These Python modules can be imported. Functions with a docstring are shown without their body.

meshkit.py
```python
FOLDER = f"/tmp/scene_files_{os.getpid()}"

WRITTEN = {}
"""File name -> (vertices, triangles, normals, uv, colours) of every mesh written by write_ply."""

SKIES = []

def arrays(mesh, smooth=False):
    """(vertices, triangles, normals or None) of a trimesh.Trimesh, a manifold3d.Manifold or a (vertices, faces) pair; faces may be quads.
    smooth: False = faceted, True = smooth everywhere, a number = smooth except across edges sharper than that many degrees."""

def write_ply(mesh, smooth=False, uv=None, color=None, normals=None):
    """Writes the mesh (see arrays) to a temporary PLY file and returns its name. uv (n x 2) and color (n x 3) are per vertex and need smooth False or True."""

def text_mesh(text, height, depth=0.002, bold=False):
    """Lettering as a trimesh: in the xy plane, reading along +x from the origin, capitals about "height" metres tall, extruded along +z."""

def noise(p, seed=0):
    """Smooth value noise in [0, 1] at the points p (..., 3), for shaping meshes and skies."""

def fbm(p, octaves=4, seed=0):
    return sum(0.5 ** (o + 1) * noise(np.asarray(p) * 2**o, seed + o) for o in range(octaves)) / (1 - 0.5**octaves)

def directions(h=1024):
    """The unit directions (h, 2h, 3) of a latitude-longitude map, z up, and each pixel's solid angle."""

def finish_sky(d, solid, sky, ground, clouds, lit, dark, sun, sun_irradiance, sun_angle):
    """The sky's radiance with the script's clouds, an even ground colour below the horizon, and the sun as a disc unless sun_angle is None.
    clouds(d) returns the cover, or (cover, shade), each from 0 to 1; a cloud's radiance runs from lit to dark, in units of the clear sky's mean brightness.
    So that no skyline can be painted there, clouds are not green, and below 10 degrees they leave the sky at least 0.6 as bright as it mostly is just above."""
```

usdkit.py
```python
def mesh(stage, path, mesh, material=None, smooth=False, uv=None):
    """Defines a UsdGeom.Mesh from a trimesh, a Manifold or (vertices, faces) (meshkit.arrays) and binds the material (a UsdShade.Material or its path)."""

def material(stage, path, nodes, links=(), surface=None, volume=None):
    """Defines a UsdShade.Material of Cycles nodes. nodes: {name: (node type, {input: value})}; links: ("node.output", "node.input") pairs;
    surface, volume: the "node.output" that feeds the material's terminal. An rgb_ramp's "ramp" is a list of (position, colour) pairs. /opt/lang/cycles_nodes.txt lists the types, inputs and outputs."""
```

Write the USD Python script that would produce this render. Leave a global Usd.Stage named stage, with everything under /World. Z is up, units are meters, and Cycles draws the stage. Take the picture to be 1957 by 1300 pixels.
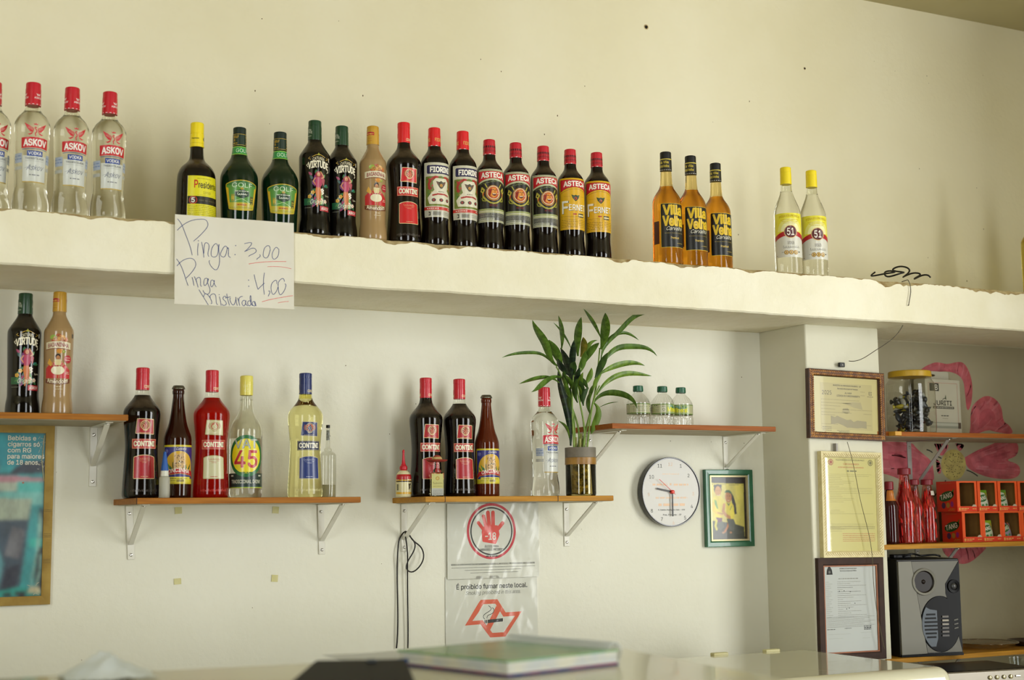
import math, re, numpy as np, trimesh, usdkit, meshkit
from pxr import Usd, UsdGeom, UsdLux, UsdShade, Sdf, Gf, Vt
from shapely.geometry import Polygon, box as sbox, LineString, Point, MultiPolygon
from shapely.ops import unary_union
from shapely import affinity

stage = Usd.Stage.CreateInMemory()
UsdGeom.SetStageUpAxis(stage, UsdGeom.Tokens.z)
UsdGeom.SetStageMetersPerUnit(stage, 1.0)
UsdGeom.Xform.Define(stage, '/World'); UsdGeom.Scope.Define(stage, '/World/Looks')

# ------------------------------------------------------------------ camera, sky, lights, exposure
EYE = 1.30                                   # camera height; wall_back is the plane y = 0, the camera stands at x = 0
CAM_Y, YAW, PITCH, ROLL, FPX = -3.651, 0.46875, 0.12287, -0.01182, 2712.1
fw = np.array([math.sin(YAW)*math.cos(PITCH), math.cos(YAW)*math.cos(PITCH), math.sin(PITCH)])
r0 = np.array([math.cos(YAW), -math.sin(YAW), 0.0]); u0 = np.cross(r0, fw)
rt = math.cos(ROLL)*r0 + math.sin(ROLL)*u0; up = -math.sin(ROLL)*r0 + math.cos(ROLL)*u0
cam = UsdGeom.Camera.Define(stage, '/World/camera')
M = Gf.Matrix4d(*rt, 0, *up, 0, *(-fw), 0, 0, CAM_Y, EYE, 1)
cam.AddTransformOp().Set(M)
cam.CreateHorizontalApertureAttr(36.0); cam.CreateVerticalApertureAttr(36.0*1300/1957)
cam.CreateFocalLengthAttr(36.0*FPX/1957)
cam.CreateFStopAttr(4.0); cam.CreateFocusDistanceAttr(3.95)
cam.CreateClippingRangeAttr(Gf.Vec2f(0.05, 100))
cam.CreateExposureAttr(0.02)

def rect_light(name, loc, look, w, h, power, color):
    L = UsdLux.RectLight.Define(stage, '/World/' + name)
    L.CreateWidthAttr(w); L.CreateHeightAttr(h); L.CreateIntensityAttr(power); L.CreateColorAttr(Gf.Vec3f(*color))
    d = np.array(look, float); d /= np.linalg.norm(d); z = -d
    x = np.cross([0, 0, 1.0], z); x /= np.linalg.norm(x); y = np.cross(z, x)
    L.AddTransformOp().Set(Gf.Matrix4d(*x, 0, *y, 0, *z, 0, *loc, 1))
    return L
# daylight in the open shop doors behind the camera and in the side door on the left
rect_light('daylight_front_door', (5.35, -4.36, 1.48), (0, 1, 0), 2.1, 2.92, 7.9, (1.0, 0.985, 0.92))
rect_light('daylight_second_door', (-2.2, -4.36, 1.48), (0, 1, 0), 1.4, 2.92, 6.0, (1.0, 0.985, 0.92))
rect_light('daylight_narrow_door', (1.75, -4.36, 1.48), (0, 1, 0), 0.8, 2.92, 4.2, (1.0, 0.985, 0.92))
dome = UsdLux.DomeLight.Define(stage, '/World/sky'); dome.CreateIntensityAttr(0.9); dome.CreateColorAttr(Gf.Vec3f(0.80, 0.90, 1.0))

# ------------------------------------------------------------------ helpers
def lin(c):
    if isinstance(c, str):
        c = tuple(int(c[i:i+2], 16)/255 for i in (0, 2, 4))
    return tuple((x/12.92 if x <= 0.04045 else ((x+0.055)/1.055)**2.4) for x in c)

used = {}
def path_for(parent, name):
    base = (parent.GetPath().pathString if parent is not None else '/World') + '/' + name
    n = used.get(base, 0); used[base] = n + 1
    return base if n == 0 else f'{base}_{n:03d}'

def thing(name, label, cat, loc=(0, 0, 0), rot=0.0, group=None, tilt=None):
    x = UsdGeom.Xform.Define(stage, path_for(None, name))
    x.AddTranslateOp().Set(Gf.Vec3d(*[float(v) for v in loc]))
    x.AddRotateXYZOp().Set(Gf.Vec3f(*(tilt or (0, 0)), float(rot)))
    o = x.GetPrim(); o.SetCustomDataByKey('label', label); o.SetCustomDataByKey('category', cat)
    if group: o.SetCustomDataByKey('group', group)
    return o

def copy(src, label, loc, rot=0.0, group=None, tilt=None):
    name = re.sub(r'_[0-9]{3}$', '', src.GetName())
    r = thing(name, label, src.GetCustomDataByKey('category'), loc, rot, group or src.GetCustomDataByKey('group'), tilt)
    r.GetReferences().AddInternalReference(src.GetPath()); r.SetInstanceable(True)
    return r

def part(name, mesh, mat, parent=None, smooth=40, label=None, kind=None, cat=None, group=None):
    m = usdkit.mesh(stage, path_for(parent, name), mesh, mat, smooth=smooth)
    o = m.GetPrim()
    for k, v in (('label', label), ('kind', kind), ('category', cat), ('group', group)):
        if v: o.SetCustomDataByKey(k, v)
    return o

def structure(name, mesh, mat, label, smooth=False):
    return part(name, mesh, mat, None, smooth, label, 'structure')

def cat_(ms): return trimesh.util.concatenate([m for m in ms if m is not None])
def bx(x0, x1, y0, y1, z0, z1):
    m = trimesh.creation.box([abs(x1-x0), abs(y1-y0), abs(z1-z0)]); m.apply_translation([(x0+x1)/2, (y0+y1)/2, (z0+z1)/2]); return m

def chaikin(pts, n=2):
    p = np.array(pts, float)
    for _ in range(n):
        a, b = p[:-1], p[1:]
        q = np.empty((2*len(a), 2)); q[0::2] = .75*a+.25*b; q[1::2] = .25*a+.75*b
        p = np.vstack([p[:1], q, p[-1:]])
    return p

def lathe(prof, n=48, rib=None, flip=False):
    """prof: (z, r) from bottom to top in metres; poles where r = 0. rib(z, angle) scales r."""
    p = np.array(prof, float); a = np.linspace(0, 2*np.pi, n, endpoint=False)
    V, rows = [], []
    for z, r in p:
        if r < 1e-7: rows.append([len(V)]); V.append((0, 0, z))
        else:
            k = len(V); rows.append(list(range(k, k+n)))
            rr = r*(rib(z, a) if rib else np.ones(n))
            V += [(rr[i]*math.sin(a[i]), -rr[i]*math.cos(a[i]), z) for i in range(n)]
    F = []
    for A, B in zip(rows[:-1], rows[1:]):
        for i in range(n):
            j = (i+1) % n
            if len(A) == 1 and len(B) == 1: continue
            if len(A) == 1: F.append((A[0], B[j], B[i]))
            elif len(B) == 1: F.append((A[i], A[j], B[0]))
            else: F += [(A[i], A[j], B[j]), (A[i], B[j], B[i])]
    F = np.array(F)
    return trimesh.Trimesh(np.array(V), F[:, ::-1] if flip else F, process=False)

def tube(pts, r, n=8, closed=False):
    p = np.array(pts, float); k = len(p); rr = np.broadcast_to(np.asarray(r, float), (k,))
    t = np.gradient(p, axis=0); t /= np.maximum(np.linalg.norm(t, axis=1, keepdims=True), 1e-9)
    ref = np.array([0.13, 0.91, 0.39]); V = []
    for i in range(k):
        u = np.cross(t[i], ref); u /= max(np.linalg.norm(u), 1e-9); w = np.cross(t[i], u)
        for a in np.linspace(0, 2*np.pi, n, endpoint=False): V.append(p[i] + rr[i]*(math.cos(a)*u + math.sin(a)*w))
    F = []
    for i in range(k-1):
        for j in range(n):
            a, b, c, d = i*n+j, i*n+(j+1) % n, (i+1)*n+(j+1) % n, (i+1)*n+j
            F += [(a, b, c), (a, c, d)]
    V += [p[0], p[-1]]
    for j in range(n):
        F += [(k*n, (j+1) % n, j), (k*n+1, (k-1)*n+j, (k-1)*n+(j+1) % n)]
    m = trimesh.Trimesh(np.array(V), np.array(F), process=False); m.fix_normals() if False else None
    return m

def spline(pts, n=40):
    from scipy.interpolate import CubicSpline
    p = np.array(pts, float); d = np.r_[0, np.cumsum(np.linalg.norm(np.diff(p, axis=0), axis=1))]
    return CubicSpline(d, p)(np.linspace(0, d[-1], n))

def rbox(sx, sy, sz, r=0.004, n=3):
    """rounded box, centred on x and y, standing on z = 0"""
    import manifold3d as m3
    s = m3.Manifold.sphere(r, 4*n)
    h = m3.Manifold.batch_hull([s.translate((x*(sx/2-r), y*(sy/2-r), z)) for x in (-1, 1) for y in (-1, 1) for z in (r, sz-r)])
    a = h.to_mesh(); return trimesh.Trimesh(a.vert_properties[:, :3], a.tri_verts, process=False)

def extrude(poly, d):
    """polygon in (x, z), front face at y = 0, going back to y = d"""
    if not hasattr(poly, 'geom_type'): poly = Polygon(poly).buffer(0)
    gs = getattr(poly, 'geoms', [poly])
    m = cat_([trimesh.creation.extrude_polygon(g, d, engine='earcut') for g in gs])
    v = m.vertices.copy(); m.vertices = np.c_[v[:, 0], v[:, 2], v[:, 1]]; m.faces = m.faces[:, ::-1]; return m

# ------------------------------------------------------------------ flat print: coloured sheets, bent round a bottle or laid on a plane
_text = {}
def glyphs(s, bold):
    if (s, bold) not in _text:
        m = meshkit.text_mesh(s, 1.0, 0.1, bold)
        keep = m.face_normals[:, 2] > 0.5
        f = m.faces[keep]; ids, inv = np.unique(f, return_inverse=True)
        v = m.vertices[ids][:, :2]; _text[s, bold] = (v, inv.reshape(-1, 3))
    return _text[s, bold]

class Print:
    def __init__(self): self.items = []
    def tri(self, v, f, c, lvl): self.items.append((np.asarray(v, float), np.asarray(f, int), lin(c), lvl)); return self
    def poly(self, g, c, lvl=0):
        if not hasattr(g, 'geom_type'): g = Polygon(g)
        if not g.is_valid: g = g.buffer(0)
        for q in getattr(g, 'geoms', [g]):
            if q.geom_type != 'Polygon' or q.area < 1e-9: continue
            v, f = trimesh.creation.triangulate_polygon(q, engine='earcut'); self.tri(v, f, c, lvl)
        return self
    def rect(self, x0, y0, x1, y1, c, lvl=0, r=0):
        g = sbox(min(x0, x1), min(y0, y1), max(x0, x1), max(y0, y1))
        if r: g = g.buffer(-r).buffer(r, 6)
        return self.poly(g, c, lvl)
    def disc(self, x, y, rx, c, lvl=0, ry=None):
        return self.poly(affinity.scale(Point(x, y).buffer(1, 12), rx, ry or rx), c, lvl)
    def line(self, pts, w, c, lvl=0): return self.poly(LineString(pts).buffer(w/2, 4, cap_style=1), c, lvl)
    def text(self, s, x, y, h, c, lvl=2, w=None, bold=True, slant=0.0, align='c', arch=0.0, rot=0.0):
        v, f = glyphs(s, bold); v = v.copy()*h
        x0, x1 = v[:, 0].min(), v[:, 0].max()
        v[:, 0] -= x0 if align == 'l' else (x0+x1)/2 if align == 'c' else x1
        if w: v[:, 0] *= w/(x1-x0)
        v[:, 0] += slant*v[:, 1]
        if arch: v[:, 1] += arch*(1-(v[:, 0]/((x1-x0)/2 if not w else w/2))**2)
        if rot: v = v @ np.array([[math.cos(rot), math.sin(rot)], [-math.sin(rot), math.cos(rot)]])
        return self.tri(v+[x, y], f, c, lvl)
    def fine(self, x0, x1, y, h, c, lvl=2, seed=0):
        """a line of print too small to read: a row of thin dashes"""
        rng = np.random.default_rng(seed+int(abs(y)*1e5)); x = x0
        while x < x1:
            l = min(rng.uniform(1.2, 4.5)*h, x1-x)
            self.rect(x, y, x+l, y+h, c, lvl); x += l+h*rng.uniform(.5, .9)
        return self
    def scrib(self, x0, x1, y, h, c, lvl=2, w=None, seed=0):
        """an illegible flourish of handwriting"""
        rng = np.random.default_rng(seed+int(abs(x0)*1e5)); n = max(int((x1-x0)/h*1.5), 3); t = np.linspace(0, 1, n*8)
        k = np.interp(t*n, np.arange(n+1), rng.uniform(.35, 1.0, n+1)); k[:8] = np.linspace(1.6, k[8], 8)
        x = x0+(x1-x0)*t+.2*h*np.sin(t*n*6.28+1.2); return self.line(list(zip(x, y+h*.5*k*np.sin(t*n*6.28)+.1*h*t)), w or h*.11, c, lvl)
    def heavy(self, s, x, y, h, c, lvl=2, d=.0005, **kw):
        """bolder lettering: the glyphs' outlines grown by d"""
        p = Print().text(s, 0, 0, h, c, **kw); v, f = p.items[0][:2]
        return self.poly(affinity.translate(unary_union([Polygon(v[t]).buffer(h*.004) for t in f]).buffer(d, 3).simplify(h*.006), x, y), c, lvl)
    def mesh(self, fn, step, maxedge=None):
        V, F, C, n = [], [], [], 0
        for v, f, c, lvl in self.items:
            if maxedge and np.ptp(v[:, 0]) > maxedge:
                q, f = trimesh.remesh.subdivide_to_size(np.c_[v, np.zeros(len(v))], f, maxedge, max_iter=8); v = q[:, :2]
            a, b, d = (v[f[:, i]] for i in range(3))
            cr = (b[:, 0]-a[:, 0])*(d[:, 1]-a[:, 1])-(b[:, 1]-a[:, 1])*(d[:, 0]-a[:, 0])
            f = np.where((cr < 0)[:, None], f[:, ::-1], f); f = f[np.abs(cr) > 1e-12]
            V.append(fn(v[:, 0], v[:, 1], lvl*step)); F.append(f+n); C.append(np.tile(c, (len(v), 1))); n += len(v)
        V, F, C = np.vstack(V), np.vstack(F), np.vstack(C)
        ids, inv = np.unique(F, return_inverse=True)
        return trimesh.Trimesh(V[ids], inv.reshape(-1, 3), process=False), C[ids]
    def build(self, name, mat, parent, fn, step=.00018, maxedge=None, label=None, smooth=True, **kw):
        m, c = self.mesh(fn, step, maxedge)
        o = part(name, m, mat, parent, smooth, label, **kw)
        UsdGeom.PrimvarsAPI(o).CreatePrimvar('print', Sdf.ValueTypeNames.Color3fArray, 'vertex').Set(Vt.Vec3fArray.FromNumpy(c.astype(np.float32)))
        return o

def soft_picture(shapes, x0, x1, z0, z1, nx, nz, sigma, name, mat, parent, y, grain=0.0, seed=0):
    """a soft-focus printed picture: the shapes' colours, blurred, on a fine grid"""
    from scipy.ndimage import gaussian_filter
    import shapely
    gx, gz = np.meshgrid(np.linspace(x0, x1, nx), np.linspace(z0, z1, nz)); col = np.zeros((nz, nx, 3))
    for g, c in shapes:
        if not hasattr(g, 'geom_type'): g = Polygon(g).buffer(0)
        col[shapely.contains_xy(g, gx, gz)] = lin(c)
    col = np.stack([gaussian_filter(col[..., k], sigma) for k in range(3)], -1)
    if grain:
        nn = meshkit.fbm(np.stack([gx*40, gz*22, gx*0], -1), 4, seed); n2 = meshkit.fbm(np.stack([gx*90, gz*90, gx*0+5], -1), 3, seed)
        col = np.clip(col*(1+grain*(nn-.5)*2)[..., None]+(grain*.05*(n2-.5))[..., None], 0, 1)
    i, j = np.meshgrid(np.arange(nz-1), np.arange(nx-1), indexing='ij'); a = (i*nx+j).ravel(); F = np.r_[np.c_[a, a+1, a+nx+1], np.c_[a, a+nx+1, a+nx]]
    o = part(name, trimesh.Trimesh(np.c_[gx.ravel(), np.full(gx.size, y), gz.ravel()], F, process=False), mat, parent, False)
    UsdGeom.PrimvarsAPI(o).CreatePrimvar('print', Sdf.ValueTypeNames.Color3fArray, 'vertex').Set(Vt.Vec3fArray.FromNumpy(col.reshape(-1, 3).astype(np.float32)))
    return o

def plane(y=0.0):                     # u -> x, v -> z, facing -y
    return lambda u, v, o: np.c_[u, np.full(len(u), y)-o, v]
def wrap(prof, off=.0004, turn=0.0):  # round a lathe
    p = np.array(prof)
    def fn(u, v, o):
        r = np.interp(v, p[:, 0], p[:, 1]); R = np.interp(v.mean(), p[:, 0], p[:, 1])
        a = u/max(R, .005)+turn
        return np.c_[(r+off+o)*np.sin(a), -(r+off+o)*np.cos(a), v]
    return fn

def cwrap(z0, z1, r0, r1=None, seam=None, off=.0004):
    return wrap([(z, r) for z, r in cap_prof(z0, z1, r0, r1, seam) if r > .01], off)

# ------------------------------------------------------------------ materials
LK = '/World/Looks/'
def pbr(name, color, rough=.5, metal=0.0, trans=0.0, ior=1.45, coat=0.0, spec=.5, **kw):
    return usdkit.material(stage, LK+name, {'p': ('principled_bsdf', {'base_color': lin(color), 'roughness': rough, 'metallic': metal, 'transmission_weight': trans, 'ior': ior, 'coat_weight': coat, 'specular_ior_level': spec, **kw})}, [], surface='p.bsdf' if False else 'p.BSDF')
def noisy(name, c0, c1, scale=6, rough=.6, bump=.0, bscale=None, detail=4, lo=.35, hi=.65, stretch=None, coat=0.0, dist=.002):
    nodes = {'tc': ('texture_coordinate', {}), 'mp': ('mapping', {'scale': stretch or (1, 1, 1)}), 'n': ('noise_texture', {'scale': scale, 'detail': detail}),
             'r': ('rgb_ramp', {'ramp': [(0, lin(c0)), (lo, lin(c0)), (hi, lin(c1)), (1, lin(c1))]}), 'p': ('principled_bsdf', {'roughness': rough, 'coat_weight': coat})}
    links = [('tc.object', 'mp.vector'), ('mp.vector', 'n.vector'), ('n.fac', 'r.fac'), ('r.color', 'p.base_color')]
    if bump:
        nodes['n2'] = ('noise_texture', {'scale': bscale or scale*8, 'detail': 5}); nodes['b'] = ('bump', {'strength': bump, 'distance': dist})
        links += [('mp.vector', 'n2.vector'), ('n2.fac', 'b.height'), ('b.normal', 'p.normal')]
    return usdkit.material(stage, LK+name, nodes, links, surface='p.BSDF')
def printed(name, rough=.35, coat=0.0, spec=.5):
    return usdkit.material(stage, LK+name, {'a': ('attribute', {'attribute': 'print'}), 'p': ('principled_bsdf', {'roughness': rough, 'coat_weight': coat, 'specular_ior_level': spec})}, [('a.color', 'p.base_color')], surface='p.BSDF')
def pane(name, tint=(1, 1, 1), rough=.02, k=.85, base=.035):
    """thin clear sheet: see-through, with reflections growing towards grazing angles"""
    return usdkit.material(stage, LK+name, {'t': ('transparent_bsdf', {'color': tint}), 'g': ('glossy_bsdf', {'roughness': rough, 'color': (1, 1, 1)}), 'f': ('layer_weight', {'blend': .5}), 'p': ('math', {'math_type': 'power', 'value2': 3.5}), 'q': ('math', {'math_type': 'multiply_add', 'value2': k, 'value3': base}), 'm': ('mix_closure', {})},
                            [('f.facing', 'p.value1'), ('p.value', 'q.value1'), ('q.value', 'm.fac'), ('t.BSDF', 'm.closure1'), ('g.BSDF', 'm.closure2')], surface='m.closure')

# ------------------------------------------------------------------ the room
M_wall = noisy('wall_paint', 'dcd4b2', 'e2dbbd', 2.2, .62, .22, 60, dist=.004)
M_wall_low = noisy('wall_paint_low', 'dbd9c6', 'e1dfce', 2.2, .62, .22, 60, dist=.004)
M_ledge = noisy('ledge_paint', 'e4deC2'.lower(), 'ebe6cf', 7, .65, .5, 38, dist=.006)
M_chip = noisy('chipped_plaster', '9c8252', 'c9b88a', 40, .9, .4, 120)
M_ceil = noisy('ceiling_paint', 'b0a67c', 'b8af88', 2, .7, .1, 40)
M_floor = noisy('floor_cement', '8d8676', 'a39c8a', 3, .6, .1)

XL, XR, YF, ZC = -4.6, 7.2, -4.3, 3.048
M_recess_shade = noisy('recess_shade_paint', '9a9276', 'a49c80', 2.5, .65, .3, 50, dist=.004)  # dimness of the recess is mixed into this wall colour
wb = UsdGeom.Xform.Define(stage, path_for(None, 'wall_back')).GetPrim(); wb.SetCustomDataByKey('kind', 'structure')
wb.SetCustomDataByKey('label', 'long cream painted plaster wall behind the shelves, with small marks')
part('upper_plaster', bx(XL, XR, 0, .15, 0, ZC), M_wall, wb, False)
part('lower_plaster', bx(XL, 2.74, -.003, .02, 0, 1.30+.567), M_wall_low, wb, False, 'paler lower part of the wall below the concrete ledge')
structure('wall_recess', bx(3.0, 3.99, -.004, .02, 0, LB0 := 1.30+.567), M_recess_shade, 'wall of the recess on the right, its shade put into a greyer paint, painted with a pink flower')
structure('wall_right_and_added_stub', cat_([bx(3.98, 4.13, -1.7, .0, 0, ZC), bx(XR, XR+.15, YF, .15, 0, ZC)]), M_wall, 'cream painted wall on the right and an added short wall that shades the recess, outside the picture')  # the short wall is an unseen addition to darken the recess
structure('wall_left', bx(XL-.15, XL, YF, .15, 0, ZC), M_wall, 'cream painted wall on the left, outside the picture')
M_front = noisy('front_wall_paint', '5a5446', '645e50', 3, .7, .1)
gaps = [(-2.9, -1.5), (1.35, 2.15), (4.3, 6.4)]; xs_ = [XL] + [v for g in gaps for v in g] + [XR]
structure('wall_front', cat_([bx(xs_[i], xs_[i+1], YF-.15, YF, 0, ZC) for i in range(0, len(xs_), 2)] + [bx(g[0], g[1], YF-.15, YF, 2.96, ZC) for g in gaps]), M_front, 'front wall of the bar with three open shop doors, behind the camera')
structure('floor', bx(XL-.15, XR+.15, YF-.15, .15, -.1, 0), M_floor, 'grey cement floor of the bar')
structure('ceiling', bx(XL-.15, XR+.15, YF-.15, .15, ZC, ZC+.1), M_ceil, 'drab beige ceiling seen in the upper right corner')

# concrete ledge with a chipped upper edge
rng = np.random.default_rng(5)
LT, LB, LY = 1.30+.694, 1.30+.567, -.375
xs = np.arange(-.9, 3.985, .006); n = len(xs)
nz = lambda sc, sd: meshkit.fbm(np.c_[xs*sc, np.zeros(n), np.zeros(n)], 4, sd)
chip = .001+.006*np.clip((nz(14, 1)-.52)*4, 0, 1)+.0035*np.clip((nz(55, 2)-.45)*3, 0, 1)+.0015*nz(120, 9)
for cx, w, d in ((.80, .02, .007), (1.335, .03, .009), (1.45, .03, .010), (2.19, .04, .006), (2.43, .03, .010), (2.935, .035, .014), (3.02, .04, .010), (3.30, .05, .008), (.66, .05, .004), (3.43, .09, .010), (1.75, .02, .006), (1.98, .02, .006)):
    chip += d*np.exp(-((xs-cx)/w)**2)*(.6+.8*nz(70, 12))
belly = .004*(nz(3, 3)-.5); low = .005*(nz(4, 4)-.5)+.002*(nz(40, 6)-.5)
prof = [np.c_[xs, np.zeros(n), np.full(n, LT)], np.c_[xs, LY+chip*1.1, np.full(n, LT)-.0005], np.c_[xs, LY+belly, LT-chip], np.c_[xs, LY+belly*.6, np.full(n, (LT+LB)/2)],
        np.c_[xs, LY+belly+.001, LB+low+.004], np.c_[xs, LY+belly+.006, LB+low], np.c_[xs, np.zeros(n)+.0, np.full(n, LB)+.002]]
def strip(rows):
    V = np.vstack(rows); F = []
    for k in range(len(rows)-1):
        for i in range(n-1):
            a, b, c, d = k*n+i, k*n+i+1, (k+1)*n+i+1, (k+1)*n+i
            F += [(a, c, b), (a, d, c)]
    return trimesh.Trimesh(V, np.array(F), process=False)
led = UsdGeom.Xform.Define(stage, path_for(None, 'concrete_ledge')).GetPrim()
led.SetCustomDataByKey('label', 'long cream painted concrete ledge with a chipped top edge running across the wall'); led.SetCustomDataByKey('kind', 'structure')
part('slab', cat_([strip(prof[:2]), strip(prof[2:])]), M_ledge, led, 35)
part('chipped_edge', strip(prof[1:3]), M_chip, led, 60, 'bare tan plaster along the chipped top edge')

# pillar between the main wall and the recess
pm = bx(2.731, 3.019, -.23, .001, 0, LB+.003)
pm = rbox(.288, .232, LB+.003, .006); pm.apply_translation([2.875, -.115, 0])
structure('pillar', pm, noisy('pillar_paint', 'cecbb4', 'd4d1bc', 2.2, .62, .25, 50, dist=.004), 'cream square pillar under the ledge carrying three framed certificates', 30)

# ------------------------------------------------------------------ wooden wall shelves with steel brackets
def wood(name, c0, c1, dark):
    return usdkit.material(stage, LK+name, {'tc': ('texture_coordinate', {}), 'mp': ('mapping', {'scale': (1.6, 9, 26)}), 'n': ('noise_texture', {'scale': 3.2, 'detail': 5, 'distortion': 1.2}),
        'r': ('rgb_ramp', {'ramp': [(0, lin(dark)), (.36, lin(c0)), (.62, lin(c1)), (1, lin(c1))]}), 'p': ('principled_bsdf', {'roughness': .55, 'specular_ior_level': .25})},
        [('tc.object', 'mp.vector'), ('mp.vector', 'n.vector'), ('n.fac', 'r.fac'), ('r.color', 'p.base_color')], surface='p.BSDF')
M_wood_a = wood('shelf_wood_orange', '945a14', 'a66a1c', '5c340c')
M_wood_b = wood('shelf_wood_golden', 'a8741f', 'b88428', '684012')
M_wood_r = wood('shelf_wood_red', '8c4a10', '9c5616', '5c300a')
M_wood_under = noisy('shelf_underside', 'a59a80', 'b5aa90', 12, .7)
M_white = noisy('white_enamel', 'd8d5c6', 'dedbcd', 20, .35)
M_grey = noisy('grey_enamel', '8f8a84', '9b968f', 20, .4)
M_steel = pbr('screw_steel', 'b9b6ad', .3, 1.0)

def screw(x, y, z, parent, face='y', r=.0042):
    m = lathe([(0, 0), (0, r), (.0012, r*.95), (.002, r*.6), (.0022, 0)], 14)
    s = bx(-r*.8, r*.8, -.0006, .0006, .0018, .0026); s.apply_transform(trimesh.transformations.rotation_matrix(.6+x*7, [0, 0, 1]))
    m = cat_([m, s])
    m.apply_transform(trimesh.transformations.rotation_matrix(math.pi/2 if face == 'y' else math.pi, [1, 0, 0])); m.apply_translation([x, y, z])
    part('screw', m, M_steel, parent, 30)

def bracket(label, x, z, mat, h=.128, lean=0.0, d=.185, flip=False, arm=.098):
    """L-bracket with a diagonal stay; z is the underside of the board"""
    t = thing('shelf_bracket', label, 'bracket', (x, -.0035, z), 0, 'steel brackets under the shelves')
    wd = .009
    plate = rbox(wd*2, h, .003, .0012); plate.apply_transform(trimesh.transformations.rotation_matrix(math.pi/2, [1, 0, 0])); plate.apply_translation([0, -.0002, -h/2])
    rail = rbox(wd*2, d+.012, .003, .0012); rail.apply_translation([0, -(d+.012)/2, -.0032])
    a = np.array([0, -d*.92, -.004]); b = np.array([0, -.0035, -arm])
    L = np.linalg.norm(a-b); stay = rbox(.014, .004, L, .0015); ang = math.atan2(a[1]-b[1], a[2]-b[2])
    stay.apply_transform(trimesh.transformations.rotation_matrix(-ang, [1, 0, 0])); stay.apply_translation(b)
    R = trimesh.transformations.rotation_matrix(lean, [0, 1, 0])
    plate.apply_transform(R); stay.apply_transform(R)
    part('wall_plate', plate, mat, t, 30); part('top_rail', rail, mat, t, 30); part('diagonal_stay', stay, mat, t, 30)
    for k, zz in enumerate((-.021, -h+.012)):
        screw(math.sin(lean)*zz, -.0035, zz, t)
    m = lathe([(0, 0), (0, .0045), (.003, .004), (.003, 0)], 12); m.apply_transform(trimesh.transformations.rotation_matrix(math.pi, [1, 0, 0])); m.apply_translation([0, -d+.012, -.003])
    part('screw', m, M_steel, t, 30)

def shelf(label, x0, x1, ztop, mat, d=.24, th=.0145, x0b=None, x1b=None, seam=None):
    t = thing('wall_shelf', label, 'shelf', (x0, 0, ztop-th))
    w = x1-x0; b0 = (x0b if x0b is not None else x0)-x0; b1 = (x1b if x1b is not None else x1)-x0
    import manifold3d as m3
    s = m3.Manifold.sphere(.0016, 8); e = .0016
    h = m3.Manifold.batch_hull([s.translate(q) for q in [(x, y, z) for (x, y) in ((b0+e, -e), (b1-e, -e), (w-e, -d+e), (e, -d+e)) for z in (e, th-e)]])
    a = h.to_mesh(); part('board', trimesh.Trimesh(a.vert_properties[:, :3], a.tri_verts, process=False), mat, t, 30)
    u = bx(b0+.012, w-.004, -d+.004, -.002, -.0008, .0002); part('bare_underside', u, M_wood_under, t, False, 'pale bare wood under the board')
    for q in seam or []:
        part('dark_joint', bx(q-.0008, q+.0008, -d-.0004, -d+.006, -.0006, th+.0006), M_darkwood, t, False, 'thin dark joint across the front edge')
    return t
M_darkwood = noisy('dark_wood', '2c1810', '3a2216', 30, .75)
ZL, ZU, ZR2 = 1.30+.0509, 1.30+.2475, 1.30+.2520
shelf('upper left wooden wall shelf running out of the picture on the left', -.25, .705, ZU, M_wood_a)
shelf('lower left wooden wall shelf holding the vermouth and the green oval rum bottles', .728, 1.292, ZL, M_wood_a, x0b=.722, seam=[.001])
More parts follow.
